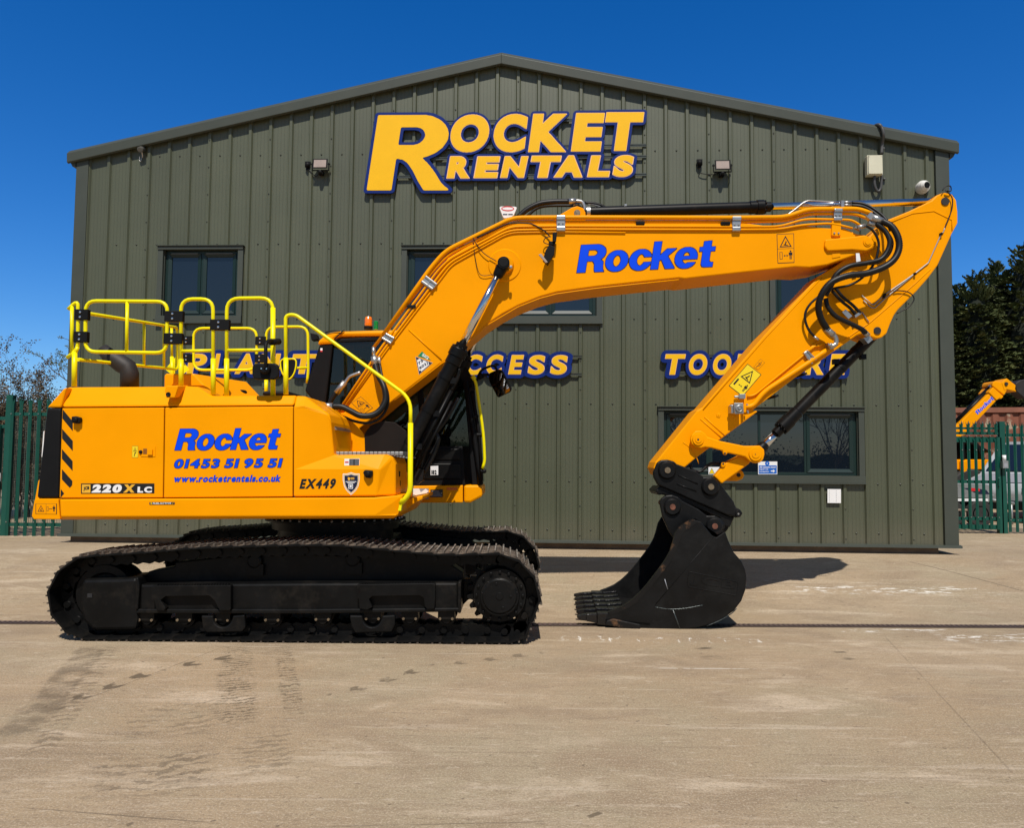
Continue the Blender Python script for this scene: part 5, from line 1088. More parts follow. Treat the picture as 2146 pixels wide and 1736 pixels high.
# decals on the boom
def decal_text(name, txt, conv, bl, br, tl, y, ol=.035, par=None, heavy=False, bold=.06, gap=.1, m='blue'):
    d = MB(); put_text(d, txt, EX, conv, bl, br, tl, y, 0, bold, gap, .0016, heavy, ol, 1); return d.build(name, [M[m], M['blackvinyl']], par or boom)
YD = -YB-.002
decal_text('company_decal', 'Rocket', zC, (1082, 532), (1968, 492), (1112, 348), YD, .026, boom, True)
def sticker(conv, quad, y, par, kind=0, name='warning_sticker', col='stickeryellow'):
    """quad bottom-left, bottom-right, top-right, top-left"""
    q = Q(conv, quad, y); b = MB(); L_ = lambda u, v: q[0]*(1-u)*(1-v)+q[1]*u*(1-v)+q[2]*u*v+q[3]*(1-u)*v
    b.ext(q, y+.002, 1); b.poly([L_(u, v)+Vector((0, -.0006, 0)) for u, v in ((.03, .02), (.97, .02), (.97, .98), (.03, .98))], 0)
    def P(uv, lift=.0012): return [L_(u, v)+Vector((0, -lift, 0)) for u, v in uv]
    def tri(u0, v0, u1, v1, col=0):
        o = [(u0, v0), (u1, v0), ((u0+u1)/2, v1)]; c = (sum(a for a, _ in o)/3, sum(a for _, a in o)/3); i = [(c[0]+(a-c[0])*.74, c[1]+(d-c[1])*.74) for a, d in o]
        for k in range(3): j = (k+1) % 3; b.poly(P([o[k], o[j], i[j], i[k]]), 1)
        w = (u1-u0); h = (v1-v0); b.poly(P([(c[0]-.10*w, c[1]-.16*h), (c[0]-.02*w, c[1]-.2*h), (c[0]+.10*w, c[1]+.12*h), (c[0]+.02*w, c[1]+.22*h)]), 1); b.poly(P([(c[0]-.2*w, c[1]-.14*h), (c[0]+.2*w, c[1]-.22*h), (c[0]+.2*w, c[1]-.16*h), (c[0]-.1*w, c[1]-.06*h)]), 1)
    def man(u, v, w, h):
        b.poly(P([(u-.25*w, v), (u-.05*w, v), (u-.05*w, v+.45*h), (u+.05*w, v+.45*h), (u+.05*w, v), (u+.25*w, v), (u+.25*w, v+.5*h), (u+.45*w, v+.42*h), (u+.45*w, v+.78*h), (u-.45*w, v+.78*h), (u-.45*w, v+.42*h), (u-.25*w, v+.5*h)]), 1)
        b.poly(P([(u-.18*w, v+.82*h), (u+.18*w, v+.82*h), (u+.18*w, v+h), (u-.18*w, v+h)]), 1)
    def arrow(u0, u1, v, h):
        b.poly(P([(u0, v), (u0+.3*(u1-u0), v+h), (u0+.3*(u1-u0), v+.25*h), (u1-.3*(u1-u0), v+.25*h), (u1-.3*(u1-u0), v+h), (u1, v), (u1-.3*(u1-u0), v-h), (u1-.3*(u1-u0), v-.25*h), (u0+.3*(u1-u0), v-.25*h), (u0+.3*(u1-u0), v-h)]), 1)
    if kind == 0:      # tall: triangle above, block - arrow - person below
        tri(.14, .54, .86, .93); b.poly(P([(.03, .485), (.97, .485), (.97, .495), (.03, .495)]), 1)
        b.poly(P([(.13, .13), (.30, .13), (.30, .38), (.13, .38)]), 1); b.poly(P([(.16, .145), (.27, .145), (.27, .365), (.16, .365)], .0018), 0); arrow(.36, .64, .25, .035); man(.78, .12, .24, .30)
    elif kind == 1:    # the same on a bright panel, solid block
        tri(.16, .50, .84, .93); b.poly(P([(.12, .14), (.22, .14), (.22, .40), (.12, .40)]), 1); arrow(.36, .62, .25, .03); man(.80, .14, .20, .28)
    elif kind == 2:    # wide: triangle left, block - arrow - person right
        tri(.10, .22, .42, .86); b.poly(P([(.495, .02), (.505, .02), (.505, .98), (.495, .98)]), 1); b.poly(P([(.53, .28), (.61, .28), (.61, .72), (.53, .72)]), 1); b.poly(P([(.545, .31), (.595, .31), (.595, .69), (.545, .69)], .0018), 0); arrow(.64, .78, .5, .07); man(.87, .25, .14, .55)
    else:
        tri(.2, .52, .8, .88); b.poly(P([(.3, .12), (.42, .12), (.55, .38), (.7, .38), (.7, .45), (.45, .45)]), 1)
    return b.build(name, [M[col], M['blackvinyl']], par)
sticker(zD, [(587, 627), (693, 622), (690, 436), (581, 441)], YD, boom, 0, col='yellow')
sticker(zB, [(630, 893), (697, 848), (612, 768), (545, 812)], YD, boom, 0, col='yellow')
sticker(zB, [(540, 850), (575, 815), (620, 890), (640, 892)], YD, boom, 3, col='yellow') if False else None
t = MB(); f = Q(zB, [(1022, 614), (1118, 530), (996, 486)], YD); t.ext(f, YD+.002, 0); c = sum(f, Vector())/3; t.poly([c+(v-c)*.97+Vector((0, -.0006, 0)) for v in f], 1); t.poly([c+(v-c)*.84+Vector((0, -.0012, 0)) for v in f], 0)
put_text(t, '73', EX, zB, (1022, 545), (1052, 520), (1012, 530), YD-.0018, 1, .05); put_text(t, '802J', EX, zB, (1030, 582), (1088, 540), (1020, 562), YD-.0018, 1, .05)
for x, y in ((1012, 500), (1097, 533), (1030, 592)): t.poly([v+Vector((0, -.0022, 0)) for v in circ(q1(zB, x, y, YD-.0018), .011, 14)], 1)
f = Q(zB, [(1012, 484), (1043, 449), (1106, 512)], YD); t.ext(f, YD+.002, 2); put_text(t, 'SIG', EX, zB, (1040, 480), (1082, 508), (1050, 462), YD-.001, 0, .05)
t.build('safety_sticker', [M['white'], M['navy'], M['green']], boom)
gps = MB(); f = fillet(Q(zC, [(605, 175), (575, 95), (695, 97), (668, 160)], -.05), .03, 4, True); gps.ext(f, .02, 0); e = [v+Vector((0, -.052, 0)) for v in circ(q1(zC, 632, 120, -.0), .07, 24)]; c0 = sum(e, Vector())/24; gps.poly([Vector((c0.x+(v.x-c0.x), -.0515, c0.z+(v.z-c0.z)*.40)) for v in e], 1); gps.poly([Vector((c0.x+(v.x-c0.x)*.85, -.052, c0.z+(v.z-c0.z)*.22)) for v in e], 0)
for k in range(2): gps.ext(Q(zC, [(600+k*35, 151), (630+k*35, 151), (630+k*35, 144), (600+k*35, 144)], -.052), -.05, 2)
gps.build('badge_plate', [M['white'], M['red'], M['navy']], boom)
# ---- cylinders
def ram(name, a, b, y, rb, segs, rr=.04, par=None, eye0=.08, eye1=.08, ew=.06, glandm='black'):
    """a: barrel end, b: rod end (local x,z); segs: barrel length, gland start, gland end, cap end as fractions"""
    A_, B_ = Vector((a.x, y, a.z)), Vector((b.x, y, b.z)); d = (B_-A_); L_ = d.length; d.normalize(); s0, s1, s2, s3 = [s*L_ for s in segs]
    m = MB(); m.lathe(A_, d, [(.03, rb*.6), (.05, rb), (s1, rb)], 26); m.lathe(A_, d, [(s1, rb), (s1+.01, rb*1.12), (s1+(s2-s1)*.5, rb*1.12), (s1+(s2-s1)*.52, rb*1.27), (s2-.01, rb*1.27), (s2, rb*1.2)], 26); m.lathe(A_, d, [(s2, rb*.86), (s3, rb*.86), (s3, rr*1.1)], 24)
    g = d.orthogonal().normalized(); h = d.cross(g)
    for k in range(10):
        an = 2*math.pi*k/10; p = A_+d*s2+g*(math.cos(an)*rb*1.06)+h*(math.sin(an)*rb*1.06); m.cyl(p-d*.005, p+d*.018, .011, 8)
    m.cyl(A_+Vector((0, -ew, 0)), A_+Vector((0, ew, 0)), eye0, 24); o = m.build(name, M['black'], par or exc)
    r = MB(); r.cyl(A_+d*(s3-.02), B_-d*.06, rr, 24); r.build('rod', M['chrome'], o)
    e = MB(); e.cyl(B_+Vector((0, -ew, 0)), B_+Vector((0, ew, 0)), eye1, 28); e.lathe(B_-d*.16, d, [(0, rr*1.0), (.03, rr*1.35), (.12, rr*1.6)], 20); e.build('rod_eye', M[glandm], o); return o, A_, d, L_
top = q1(zC, 605, 472, -.42); bot = q1(zN, 940, 1290, -.42)
for y in (-.42, .42):
    o, A_, d, L_ = ram('boom_cylinder', Vector((bot.x, 0, bot.z)), Vector((top.x, 0, top.z)), y, .074, (.3, .50, .578, .602), .040, None, .10, .062, .07)
    e = MB(); T = Vector((top.x, y, top.z)); e.lathe(T+Vector((0, -.075, 0)), (0, 1, 0), [(0, .045), (.008, .058), (.15, .062)], 28); e.lathe(T+Vector((.075, -.03, -.045)), (0, -1, 0), [(0, .018), (.03, .016), (.035, .008)], 10, 1); e.build('pin_cap', [M['plastic'], M['zinc']], o)
    g = d.cross(Vector((0, 1, 0))).normalized(); g = g if g.x > 0 else -g
    h = MB(); s = A_+g*.115
    h.tube([s+d*.10, s+d*(L_*.40)], .020, 10); h.tube([s+g*.055+d*.05, s+g*.055+d*(L_*.36)], .014, 8); h.tube(spline([s+d*(L_*.40), s+d*(L_*.46)+g*.0, s+d*(L_*.50)-g*.03], 5), .018, 8)
    for f_ in (.12, .28, .44): c = A_+d*(L_*f_); h.lathe(c, d, [(-.025, .082), (.025, .082)], 20); h.box((c.x+g.x*.09-.03, y-.04, c.z+g.z*.09-.03), (c.x+g.x*.09+.03, y+.04, c.z+g.z*.09+.03))
    h.build('cylinder_pipe', M['black'], o, 0)
bpn = MB(); bpn.cyl((top.x, -.40, top.z), (top.x, .40, top.z), .05, 20); bpn.build('cylinder_pin', M['black'], boom)
lb = MB(); lb.ext(Q(zN, [(880, 1250), (960, 1180), (1020, 1290), (980, 1440), (880, 1440)], -.34), -.28); lb.ext(Q(zN, [(880, 1250), (960, 1180), (1020, 1290), (980, 1440), (880, 1440)], .28), .34); lb.build('cylinder_bracket', M['black'], exc, .01)
# hose bundle and valve block beside the lower end of the boom cylinder
hv = MB()
for pts, r in (([(1120, 1310), (1170, 1130), (1240, 1010), (1340, 880), (1440, 700)], .020), ([(1150, 1330), (1230, 1180), (1270, 1050), (1225, 990), (1180, 1040), (1100, 1210), (1075, 1300)], .026), ([(1200, 1180), (1255, 1090), (1235, 1010), (1190, 1060), (1130, 1200)], .018), ([(1060, 1040), (1160, 1010), (1330, 890), (1400, 780)], .014)):
    hv.tube(spline([q1(zN, *p, -.30) for p in pts], 6), r, 10)
hv.ext(Q(zN, [(1075, 1290), (1150, 1310), (1140, 1400), (1090, 1440), (1070, 1400)], -.36), -.2); hv.ext(Q(zN, [(1085, 1150), (1120, 1150), (1090, 1235), (1062, 1230)], -.36), -.30, 1); hv.build('hose_bundle', [M['rubber'], M['galv']], exc)
a0 = q1(zC, 1085, 138, 0); a1 = q1(zD, 1645, 235, 0)
o, A_, d, L_ = ram('arm_cylinder', a0, a1, 0., .062, (.3, .466, .507, .525), .040, boom, .07, .075, .055)
h = MB(); h.lathe(A_+d*.10, d, [(0, .066), (.04, .066)], 20); v = q1(zC, 1400, 95, 0); h.box((v.x-.012, -.02, v.z-.03), (v.x+.012, .02, v.z+.02)); h.build('barrel_band', M['zinc'], o)
ah = MB(); ah.tube(spline([q1(zC, *p, -.04) for p in ((700, 165), (760, 115), (840, 78), (930, 66), (1035, 64))], 6), .030, 12); ah.build('boom_hose', M['rubber'], boom); ah = MB(); ah.tube(spline([q1(zC, *p, .05) for p in ((760, 160), (820, 110), (900, 92), (1060, 90))], 6), .016, 8); ah.build('boom_hose', M['rubber'], boom); ah = MB(); ah.tube(spline([q1(zC, *p, .0) for p in ((1135, 72), (1190, 75), (1240, 88), (1275, 108))], 5), .017, 8); ah.build('boom_hose', M['rubber'], boom)
af = MB(); af.tube([q1(zC, *p, -.04) for p in ((1030, 64), (1075, 60))], .032, 12); af.tube(spline([q1(zC, *p, -.04) for p in ((1075, 60), (1115, 66), (1132, 95), (1135, 120))], 5), .020, 10); af.tube([q1(zC, *p, 0) for p in ((1060, 82), (1100, 84))], .018, 10); af.tube(spline([q1(zC, *p, 0) for p in ((1150, 78), (1200, 86), (1262, 106))], 4), .010, 8); af.build('hose_fitting', M['zinc'], boom)
# hoses at the boom foot
fh = MB()
fh.tube(spline([q1(zB, *p, d_) for *p, d_ in ((712, 540, -.34), (735, 620, -.42), (775, 700, -.48), (785, 790, -.50), (750, 860, -.52), (690, 900, -.54), (610, 903, -.55), (540, 870, -.55), (480, 842, -.55), (415, 838, -.55))], 8), .031, 12)
fh.build('foot_hose', M['rubber'], exc); fh = MB()
fh.tube(spline([q1(zB, *p, d_) for *p, d_ in ((745, 540, -.34), (765, 640, -.40), (800, 740, -.44), (800, 830, -.46), (760, 905, -.48), (700, 945, -.5), (640, 955, -.5), (560, 940, -.5), (490, 912, -.5), (435, 905, -.5))], 8), .014, 10)
fh.build('foot_hose', M['rubber'], exc); fh = MB(); fh.tube(spline([q1(zB, *p, .1) for p in ((480, 700), (440, 740), (400, 800), (390, 860))], 6), .028, 10); fh.build('foot_hose', M['rubber'], exc)
ff = MB(); ff.tube([q1(zB, *p, -.34) for p in ((700, 420), (703, 480))], .019, 10); ff.tube([q1(zB, *p, -.34) for p in ((705, 485), (713, 545))], .036, 14); ff.build('foot_fitting', M['zinc'], exc); ff = MB(); ff.tube([q1(zB, *p, -.34) for p in ((740, 490), (745, 545))], .016, 10)
ff.build('foot_fitting', M['zinc'], exc); ff = MB(); ff.tube([q1(zB, *p, -.55) for p in ((415, 838), (345, 838))], .036, 14); ff.tube([q1(zB, *p, -.55) for p in ((345, 838), (310, 832))], .026, 12); ff.box(*[tuple(v) for v in (q1(zB, 308, 855, -.60), q1(zB, 340, 815, -.52))]); ff.build('foot_fitting', M['zinc'], exc); ff = MB(); ff.tube([q1(zB, *p, -.5) for p in ((437, 905), (392, 903))], .018, 10)
ff.build('foot_fitting', M['zinc'], exc); ff = MB(); ff.tube(spline([q1(zB, *p, .1) for p in ((610, 598), (540, 625), (515, 650), (480, 705))], 5), .020, 10); ff.build('foot_fitting', M['zinc'], exc); ff = MB(); ff.tube([q1(zB, *p, .1) for p in ((500, 665), (440, 745))], .034, 12); ff.build('foot_fitting', M['zinc'], exc); ff = MB()
for x, y in ((370, 870), (400, 885), (360, 850)): ff.lathe(q1(zB, x, y, -.5), (-.3, -1, .4), [(0, .02), (.05, .02), (.06, .012)], 10)
ff.build('foot_fitting', M['zinc'], exc)

# ================================================================== ARM
YA = .19
ap_ = [EX.p(zD(*p), -YA) for p in [(1560, 228), (1592, 196), (1640, 176), (1690, 188), (1718, 225), (1727, 300), (1727, 372), (1690, 440), (1650, 530), (1600, 640), (1540, 720), (1470, 800), (1400, 870), (1350, 920), (1325, 955), (1300, 1010), (1278, 1070), (1245, 1098), (1213, 1103), (1170, 1088), (1130, 1070), (1090, 1082), (950, 1180), (830, 1265), (700, 1350), (560, 1458), (430, 1556)]]
ap_ += [EX.p(zG(*p), -YA) for p in [(1465, 5), (1185, 215), (1000, 355), (920, 422), (850, 470), (780, 500), (710, 480), (685, 430), (700, 385), (1010, 0)]]
ap_ += [EX.p(zD(*p), -YA) for p in [(110, 1540), (500, 1085), (850, 705), (960, 640), (1100, 530), (1200, 420), (1285, 350), (1420, 295)]]
mb = MB(); mb.ext(ap_, YA); arm = mb.build('arm', M['yellow'], exc, .012)
sm = MB()
for pts in ([(1290, 372), (1440, 310), (1575, 295), (1690, 352), (1690, 420)], ):
    sm.tube([EX.p(zD(*p), -YA-.001) for p in pts], .006, 6)
sm.tube([EX.p(zD(*p), -YA-.001) for p in ((115, 1555), (520, 1085), (865, 715))], .006, 6); sm.tube([EX.p(zD(*p), -YA-.001) for p in ((1555, 660), (1450, 760), (1160, 1010), (1080, 1062), (820, 1245))], .006, 6)
sm.tube([q1(zG, *p, -YA-.001) for p in ((1035, 60), (1190, 200))], .006, 6); sm.tube([q1(zG, *p, -YA-.001) for p in ((1065, 45), (1215, 185))], .006, 6)
c = q1(zG, 785, 445, -YA-.001); sm.tube([Vector((c.x+.34*math.cos(R(a)), c.y, c.z+.34*math.sin(R(a)))) for a in range(12, 66, 6)], .004, 6); sm.build('weld_seam', M['yellow'], arm)
pn = MB(); c = q1(zD, 1645, 235, -YA); pin(pn, c, -YA-.012, YA+.012, .042); c2 = q1(zD, 1216, 1053, -YA); pin(pn, c2, -YA-.012, YA+.012, .038); pn.build('arm_pin', M['exhaust'], arm)
# thin steel lines and hoses on the arm
tl = MB()
for pts, r in (([(1650, 385), (1635, 430), (1620, 445), (1540, 625), (1525, 635), (1450, 695), (1265, 825), (1195, 890), (1180, 885), (1120, 830)], .006), ([(1440, 705), (1270, 845), (1200, 912), (1175, 905), (1130, 860)], .006), ([(1120, 935), (1140, 965), (1165, 1000)], .006)):
    tl.tube(fillet([EX.p(zD(*p), -YA-.012) for p in pts], .03, 3), r, 6)
for x, y in ((1265, 825), (1455, 693), (1258, 838), (1622, 440)): tl.lathe(q1(zD, x, y, -YA-.02), (0, -1, 0), [(-.02, .014), (.01, .014), (.014, .008)], 10, 1)
tl.build('grease_line', [M['galv'], M['plastic']], arm)
bw = MB(); bw.tube(spline([EX.p(zD(*p), -YA-.02) for p in ((1320, 805), (1360, 800), (1420, 812), (1450, 850), (1420, 900), (1340, 945))], 6), .006, 6); bw.build('lead', M['rubber'], arm); bw = MB(); bw.tube(spline([EX.p(zD(*p), -YA-.03) for p in ((1630, 165), (1650, 140), (1680, 138), (1682, 170), (1650, 165))], 6), .006, 6); bw.tube(spline([EX.p(zD(*p), -YA-.03) for p in ((1650, 165), (1690, 210), (1690, 280), (1665, 350), (1650, 385))], 6), .006, 6); bw.build('lead', M['rubber'], arm)
def hose(groups, r, rib=False, name='arm_hose', m='rubber', par=None):
    pts = spline([EX.p(c(*p[:2]), p[2]) for c, pp in groups for p in pp], 14 if rib else 8)
    if rib:      # corrugated sleeve: evenly spaced rings
        L = [0]
        for a, b in zip(pts[:-1], pts[1:]): L.append(L[-1]+(b-a).length)
        out = []; rr = []; s = 0; i = 0; k = 0
        while s < L[-1]:
            while L[i+1] < s: i += 1
            out.append(pts[i].lerp(pts[i+1], (s-L[i])/(L[i+1]-L[i]))); rr.append(r if k % 2 else r*.84); s += .0085; k += 1
        b = MB(); b.tube(out, rr, 12)
    else: b = MB(); b.tube(pts, r, 10)
    return b.build(name, M[m], par or arm)
M['sleeve'] = mat('ribbed_sleeve', (.045, .046, .045), .42, var=.2)
hose([(zD, [(1250, 360, -.36), (1310, 395, -.40), (1348, 460, -.43), (1355, 530, -.44), (1325, 600, -.45), (1260, 650, -.45), (1150, 690, -.45), (1030, 705, -.45), (930, 745, -.44), (870, 815, -.42), (845, 900, -.38), (862, 980, -.34), (905, 1050, -.30)])], .036, True)
hose([(zD, [(890, 850, -.30), (905, 905, -.31), (960, 965, -.31), (1050, 1010, -.30), (1120, 1045, -.29), (1155, 1080, -.25)])], .027, True)
hose([(zD, [(1210, 375, -.34), (1265, 420, -.36), (1295, 480, -.38), (1285, 540, -.38), (1240, 600, -.38), (1150, 625, -.38), (1040, 645, -.38), (960, 695, -.37), (930, 760, -.36), (890, 830, -.35)])], .026)
hose([(zD, [(1215, 385, -.32), (1280, 440, -.33), (1308, 500, -.34), (1285, 570, -.34), (1215, 620, -.34), (1080, 632, -.34), (985, 670, -.33), (925, 745, -.33), (915, 800, -.30)])], .022)
hose([(zD, [(1140, 385, -.33), (1190, 420, -.33), (1225, 490, -.33), (1218, 570, -.33), (1190, 640, -.32), (1120, 720, -.30), (1040, 765, -.28), (930, 790, -.27), (830, 850, -.26), (775, 910, -.25), (760, 975, -.25), (785, 1050, -.25), (835, 1105, -.25)])], .013)
hose([(zD, [(950, 780, -.28), (1000, 840, -.28), (1060, 890, -.27), (1110, 940, -.26)])], .016); hose([(zD, [(930, 800, -.27), (990, 865, -.27), (1045, 910, -.26), (1085, 955, -.25)])], .016)
hose([(zD, [(1055, 240, -.12), (1130, 250, -.16), (1200, 285, -.22), (1270, 345, -.28), (1300, 420, -.34)])], .014); hose([(zD, [(1055, 258, -.12), (1130, 268, -.16), (1190, 300, -.22), (1250, 350, -.28)])], .014)
zf = MB()
for a, b, r, y in (((1180, 335), (1250, 362), .038, -.35), ((1160, 370), (1215, 385), .024, -.33), ((1090, 400), (1140, 388), .022, -.33), ((890, 1040), (940, 1080), .034, -.30), ((1115, 1040), (1160, 1085), .028, -.26), ((815, 1090), (845, 1110), .015, -.25), ((1000, 240), (1055, 240), .015, -.12), ((1000, 258), (1055, 258), .015, -.12)): z1_ = MB(); z1_.tube([q1(zD, *a, y), q1(zD, *b, y)], r, 12); z1_.build('hose_fitting', M['zinc'], arm)
zf = MB(); zf.tube(spline([q1(zD, *p, -.28) for p in ((935, 1075), (955, 1100), (955, 1135), (930, 1150), (915, 1140))], 6), .024, 12); zf.build('hose_fitting', M['zinc'], arm)
zf = MB(); zf.tube(spline([q1(zD, *p, -.10) for p in ((640, 325), (690, 290), (765, 235), (830, 232), (975, 240))], 4), .008, 8); zf.build('hose_fitting', M['zinc'], arm)
zf = MB(); zf.tube(spline([q1(zD, *p, -.08) for p in ((650, 320), (715, 275), (760, 250), (830, 262), (975, 258))], 4), .008, 8); zf.build('hose_fitting', M['zinc'], arm)
zf = MB(); zf.ext(Q(zD, [(990, 228), (1008, 228), (1008, 268), (990, 268)], -.14), -.10); zf.build('hose_fitting', M['zinc'], arm)
zf = MB(); zf.ext(Q(zD, [(1150, 330), (1180, 300), (1205, 330), (1175, 350)], -.36), -.30); zf.build('hose_fitting', M['zinc'], arm)
zf = MB(); zf.ext(Q(zD, [(1075, 400), (1090, 385), (1120, 400), (1110, 418)], -.33), -.29); zf.build('hose_fitting', M['zinc'], arm)
zf = MB(); zf.ext(Q(zD, [(995, 935), (1018, 918), (1060, 960), (1035, 978)], -.26), -.25); zf.build('hose_fitting', M['zinc'], arm)
zf = MB(); zf.ext(Q(zD, [(1075, 955), (1110, 930), (1118, 945), (1080, 970)], -.27), -.20); zf.build('hose_fitting', M['zinc'], arm)
zf = MB(); zf.ext(Q(zD, [(1130, 1100), (1170, 1085), (1190, 1110), (1160, 1135)], -.25), -.15); zf.build('hose_fitting', M['zinc'], arm)
zf = MB(); zf.ext(Q(zD, [(905, 1130), (930, 1145), (945, 1165), (920, 1170)], -.28), -.2); zf.build('hose_fitting', M['zinc'], arm)
# pipes on the lower edge of the arm
def apipe(pts, y, r, conv): 
    b = MB(); b.tube(fillet([EX.p(conv(*p), y) for p in pts], .12, 5), r, 10); b.build('hydraulic_pipe', M['yellow'], arm)
apipe([(920, 1160), (800, 1245), (500, 1440), (430, 1530), (375, 1540)], -YA-.02, .027, zD); apipe([(840, 1120), (760, 1200), (490, 1420), (440, 1462), (395, 1470)], -YA-.015, .010, zD); apipe([(880, 1130), (850, 1150), (820, 1150), (775, 1190)], -YA-.02, .012, zD)
clampz(zD, [(775, 1175), (837, 1235), (800, 1268), (748, 1195)], [(775, 1226), (797, 1210)], -YA, 'zinc', arm)
vv = MB(); vv.ext(Q(zQ, [(460, 885), (500, 880), (500, 1000), (460, 1000)], -YA-.12), -YA, 0); vv.ext(Q(zQ, [(500, 855), (630, 855), (636, 1005), (510, 1008)], -YA-.16), -YA-.02, 0); vv.ext(Q(zQ, [(630, 870), (672, 875), (672, 985), (636, 990)], -YA-.10), -YA, 2)
vv.lathe(q1(zQ, 570, 935, -YA-.16), (0, -1, 0), [(0, .038), (.02, .038), (.025, .030), (.018, .02), (.03, .012)], 22, 1)
for x, y in ((445, 895), (678, 880), (685, 970), (455, 990), (690, 990)): vv.lathe(q1(zQ, x, y, -YA-.08), (0, -1, 0), [(0, .010), (.02, .009)], 8, 1)
vv.ext(Q(zQ, [(575, 730), (662, 725), (662, 795), (575, 795)], -YA-.05), -YA, 1); vv.lathe(q1(zQ, 545, 768, -YA-.03), (-1, 0, 0), [(-.04, .012), (.0, .016), (.03, .012)], 10, 1); vv.build('valve', [M['zinc'], M['galv'], M['yellow']], arm, .006)
sk2 = MB(); sk2.lathe(q1(zQ, 280, 1025, -YA), (0, -1, 0), [(0, .028), (.005, .028), (.008, .006), (.012, .004)], 5); sk2.build('weld_pad', M['yellow'], arm)
for x, y in ((580, 1470), (760, 1330)): 
    bb = MB(); bb.ext(Q(zD, [(x-12, y-8), (x+10, y-14), (x+16, y-2), (x-6, y+8)], -YA-.02), YA*.5); bb.build('buffer', M['plastic'], arm)
YDA = -YA-.002
sticker(zQ, [(425, 610), (560, 722), (885, 450), (690, 300)], YDA, arm, 1) if False else sticker(zQ, [(425, 612), (620, 765), (885, 455), (690, 302)], YDA, arm, 1)
sticker(zQ, [(775, 350), (838, 390), (932, 285), (872, 235)], YDA, arm, 3, col='yellow')

# ================================================================== LINKAGE, COUPLER, BUCKET
YL = .27
def link(pts, conv, y0, y1, name, par, m='yellow', bevel=.012): 
    b = MB(); b.ext(Q(conv, pts, y0), y1); return b.build(name, M[m], par, bevel)
lp = [(960, 215), (970, 180), (1000, 150), (1040, 148), (1072, 170), (1090, 195), (1180, 225), (1360, 262), (1400, 262), (1480, 260), (1512, 290), (1515, 325), (1505, 365), (1480, 388), (1440, 393), (1405, 378), (1370, 345), (1330, 335), (1270, 322), (1240, 315), (1225, 335), (1205, 325), (1200, 300), (1120, 278), (1070, 272), (1040, 280), (1000, 272), (970, 248)]
lo = link(lp, zG, -YL, -YL+.04, 'tipping_link', exc); link(lp, zG, YL-.04, YL, 'tipping_link', exc)
for x, y, r in ((1018, 215, .062), (1445, 325, .072)):
    pb = MB()
    c = q1(zG, x, y, -YL); pb.lathe((c.x, -YL-.012, c.z), (0, 1, 0), [(0, r*.92), (.012, r)], 32); pb.lathe((c.x, -YL-.018, c.z), (0, 1, 0), [(0, r*.55), (.006, r*.58)], 26); pin(pb, c, -YL, YL, r*.6); pb.build('link_pin', M['yellow'], lo)
hb = MB(); c = q1(zG, 1018, 215, -YL-.019); hb.cyl(c, c+Vector((0, -.002, 0)), .010, 12); c = q1(zG, 1218, 318, -YL-.001); hb.cyl(c, c+Vector((0, -.002, 0)), .010, 12); c = q1(zG, 1445, 325, -YL-.019); hb.cyl(c, c+Vector((0, -.002, 0)), .005, 12); hb.build('grease_point', M['darkvoid'], lo)
tk = link([(1325, 337), (1200, 400), (1195, 425), (1140, 490), (1195, 545), (1400, 395), (1440, 330)], zG, -.20, -.10, 'bucket_link', exc); link([(1325, 337), (1140, 490), (1195, 545), (1400, 395), (1440, 330)], zG, .10, .20, 'bucket_link', exc)
link([(1190, 400), (1200, 380), (1218, 382), (1228, 402), (1215, 425), (1192, 425)], zG, -.215, -.19, 'link_tab', tk); hb = MB(); c = q1(zG, 1205, 396, -.216); hb.cyl(c, c+Vector((0, -.002, 0)), .010, 12); hb.build('tab_hole', M['darkvoid'], tk)
hk = MB(); pr = Q(zG, [(1200, 525), (1310, 440), (1350, 450), (1365, 480), (1350, 510), (1310, 525)], -.05); hk.ext(pr, .05); hk.build('lifting_eye', M['yellow'], tk, .01); hb = MB(); c = q1(zG, 1320, 480, -.052); hb.cyl(c, c+Vector((0, .104, 0)), .022, 16); hb.build('eye_hole', M['darkvoid'], tk)
e0 = q1(zD, 1216, 1053, 0); e1 = q1(zG, 1445, 325, 0)
o, A_, d, L_ = ram('bucket_cylinder', e0, e1, 0., .064, (.3, .655, .79, .835), .042, exc, .072, .085, .07)
for f_, s in ((.17, 1), (.30, -1)):
    h = MB(); h.lathe(A_+d*(L_*f_), d, [(-.02, .068), (.02, .068)], 20); g = d.cross(Vector((0, 1, 0))).normalized(); c = A_+d*(L_*f_)+g*(.085*s); h.box((c.x-.028, -.04, c.z-.028), (c.x+.028, .02, c.z+.028)); h.build('barrel_band', M['black'], o)
h = MB(); h.tube(spline([q1(zG, *p, -.12) for p in ((960, 405), (975, 440), (1030, 455), (1075, 420), (1120, 395), (1180, 395))], 6), .016, 10); h.build('coupler_hose', M['rubber'], exc)
cp = [(700, 425), (712, 390), (745, 368), (790, 365), (840, 378), (860, 398), (1000, 448), (1060, 495), (1120, 490), (1165, 520), (1185, 548), (1285, 680), (1300, 722), (1330, 735), (1352, 765), (1335, 795), (1300, 800), (1275, 790), (1240, 782), (1000, 680), (720, 555), (690, 500), (685, 460)]
co = link(cp, zG, -.235, -.165, 'quick_coupler', exc, 'bucketblack', .014)
for nm, pts, y0, y1 in (('coupler_plate', cp, .165, .235), ('coupler_body', [(760, 480), (900, 470), (1200, 640), (1270, 760), (1240, 770), (1000, 670), (760, 560)], -.165, .165), ('lower_jaw', [(700, 598), (735, 562), (800, 576), (1000, 674), (1240, 782), (1290, 795), (1255, 872), (1215, 862), (1180, 800), (1000, 720), (840, 650), (760, 625), (720, 630)], -.20, .20)):
    b = MB(); b.ext(Q(zG, pts, y0), y1); b.build(nm, M['bucketblack'], co, .012)
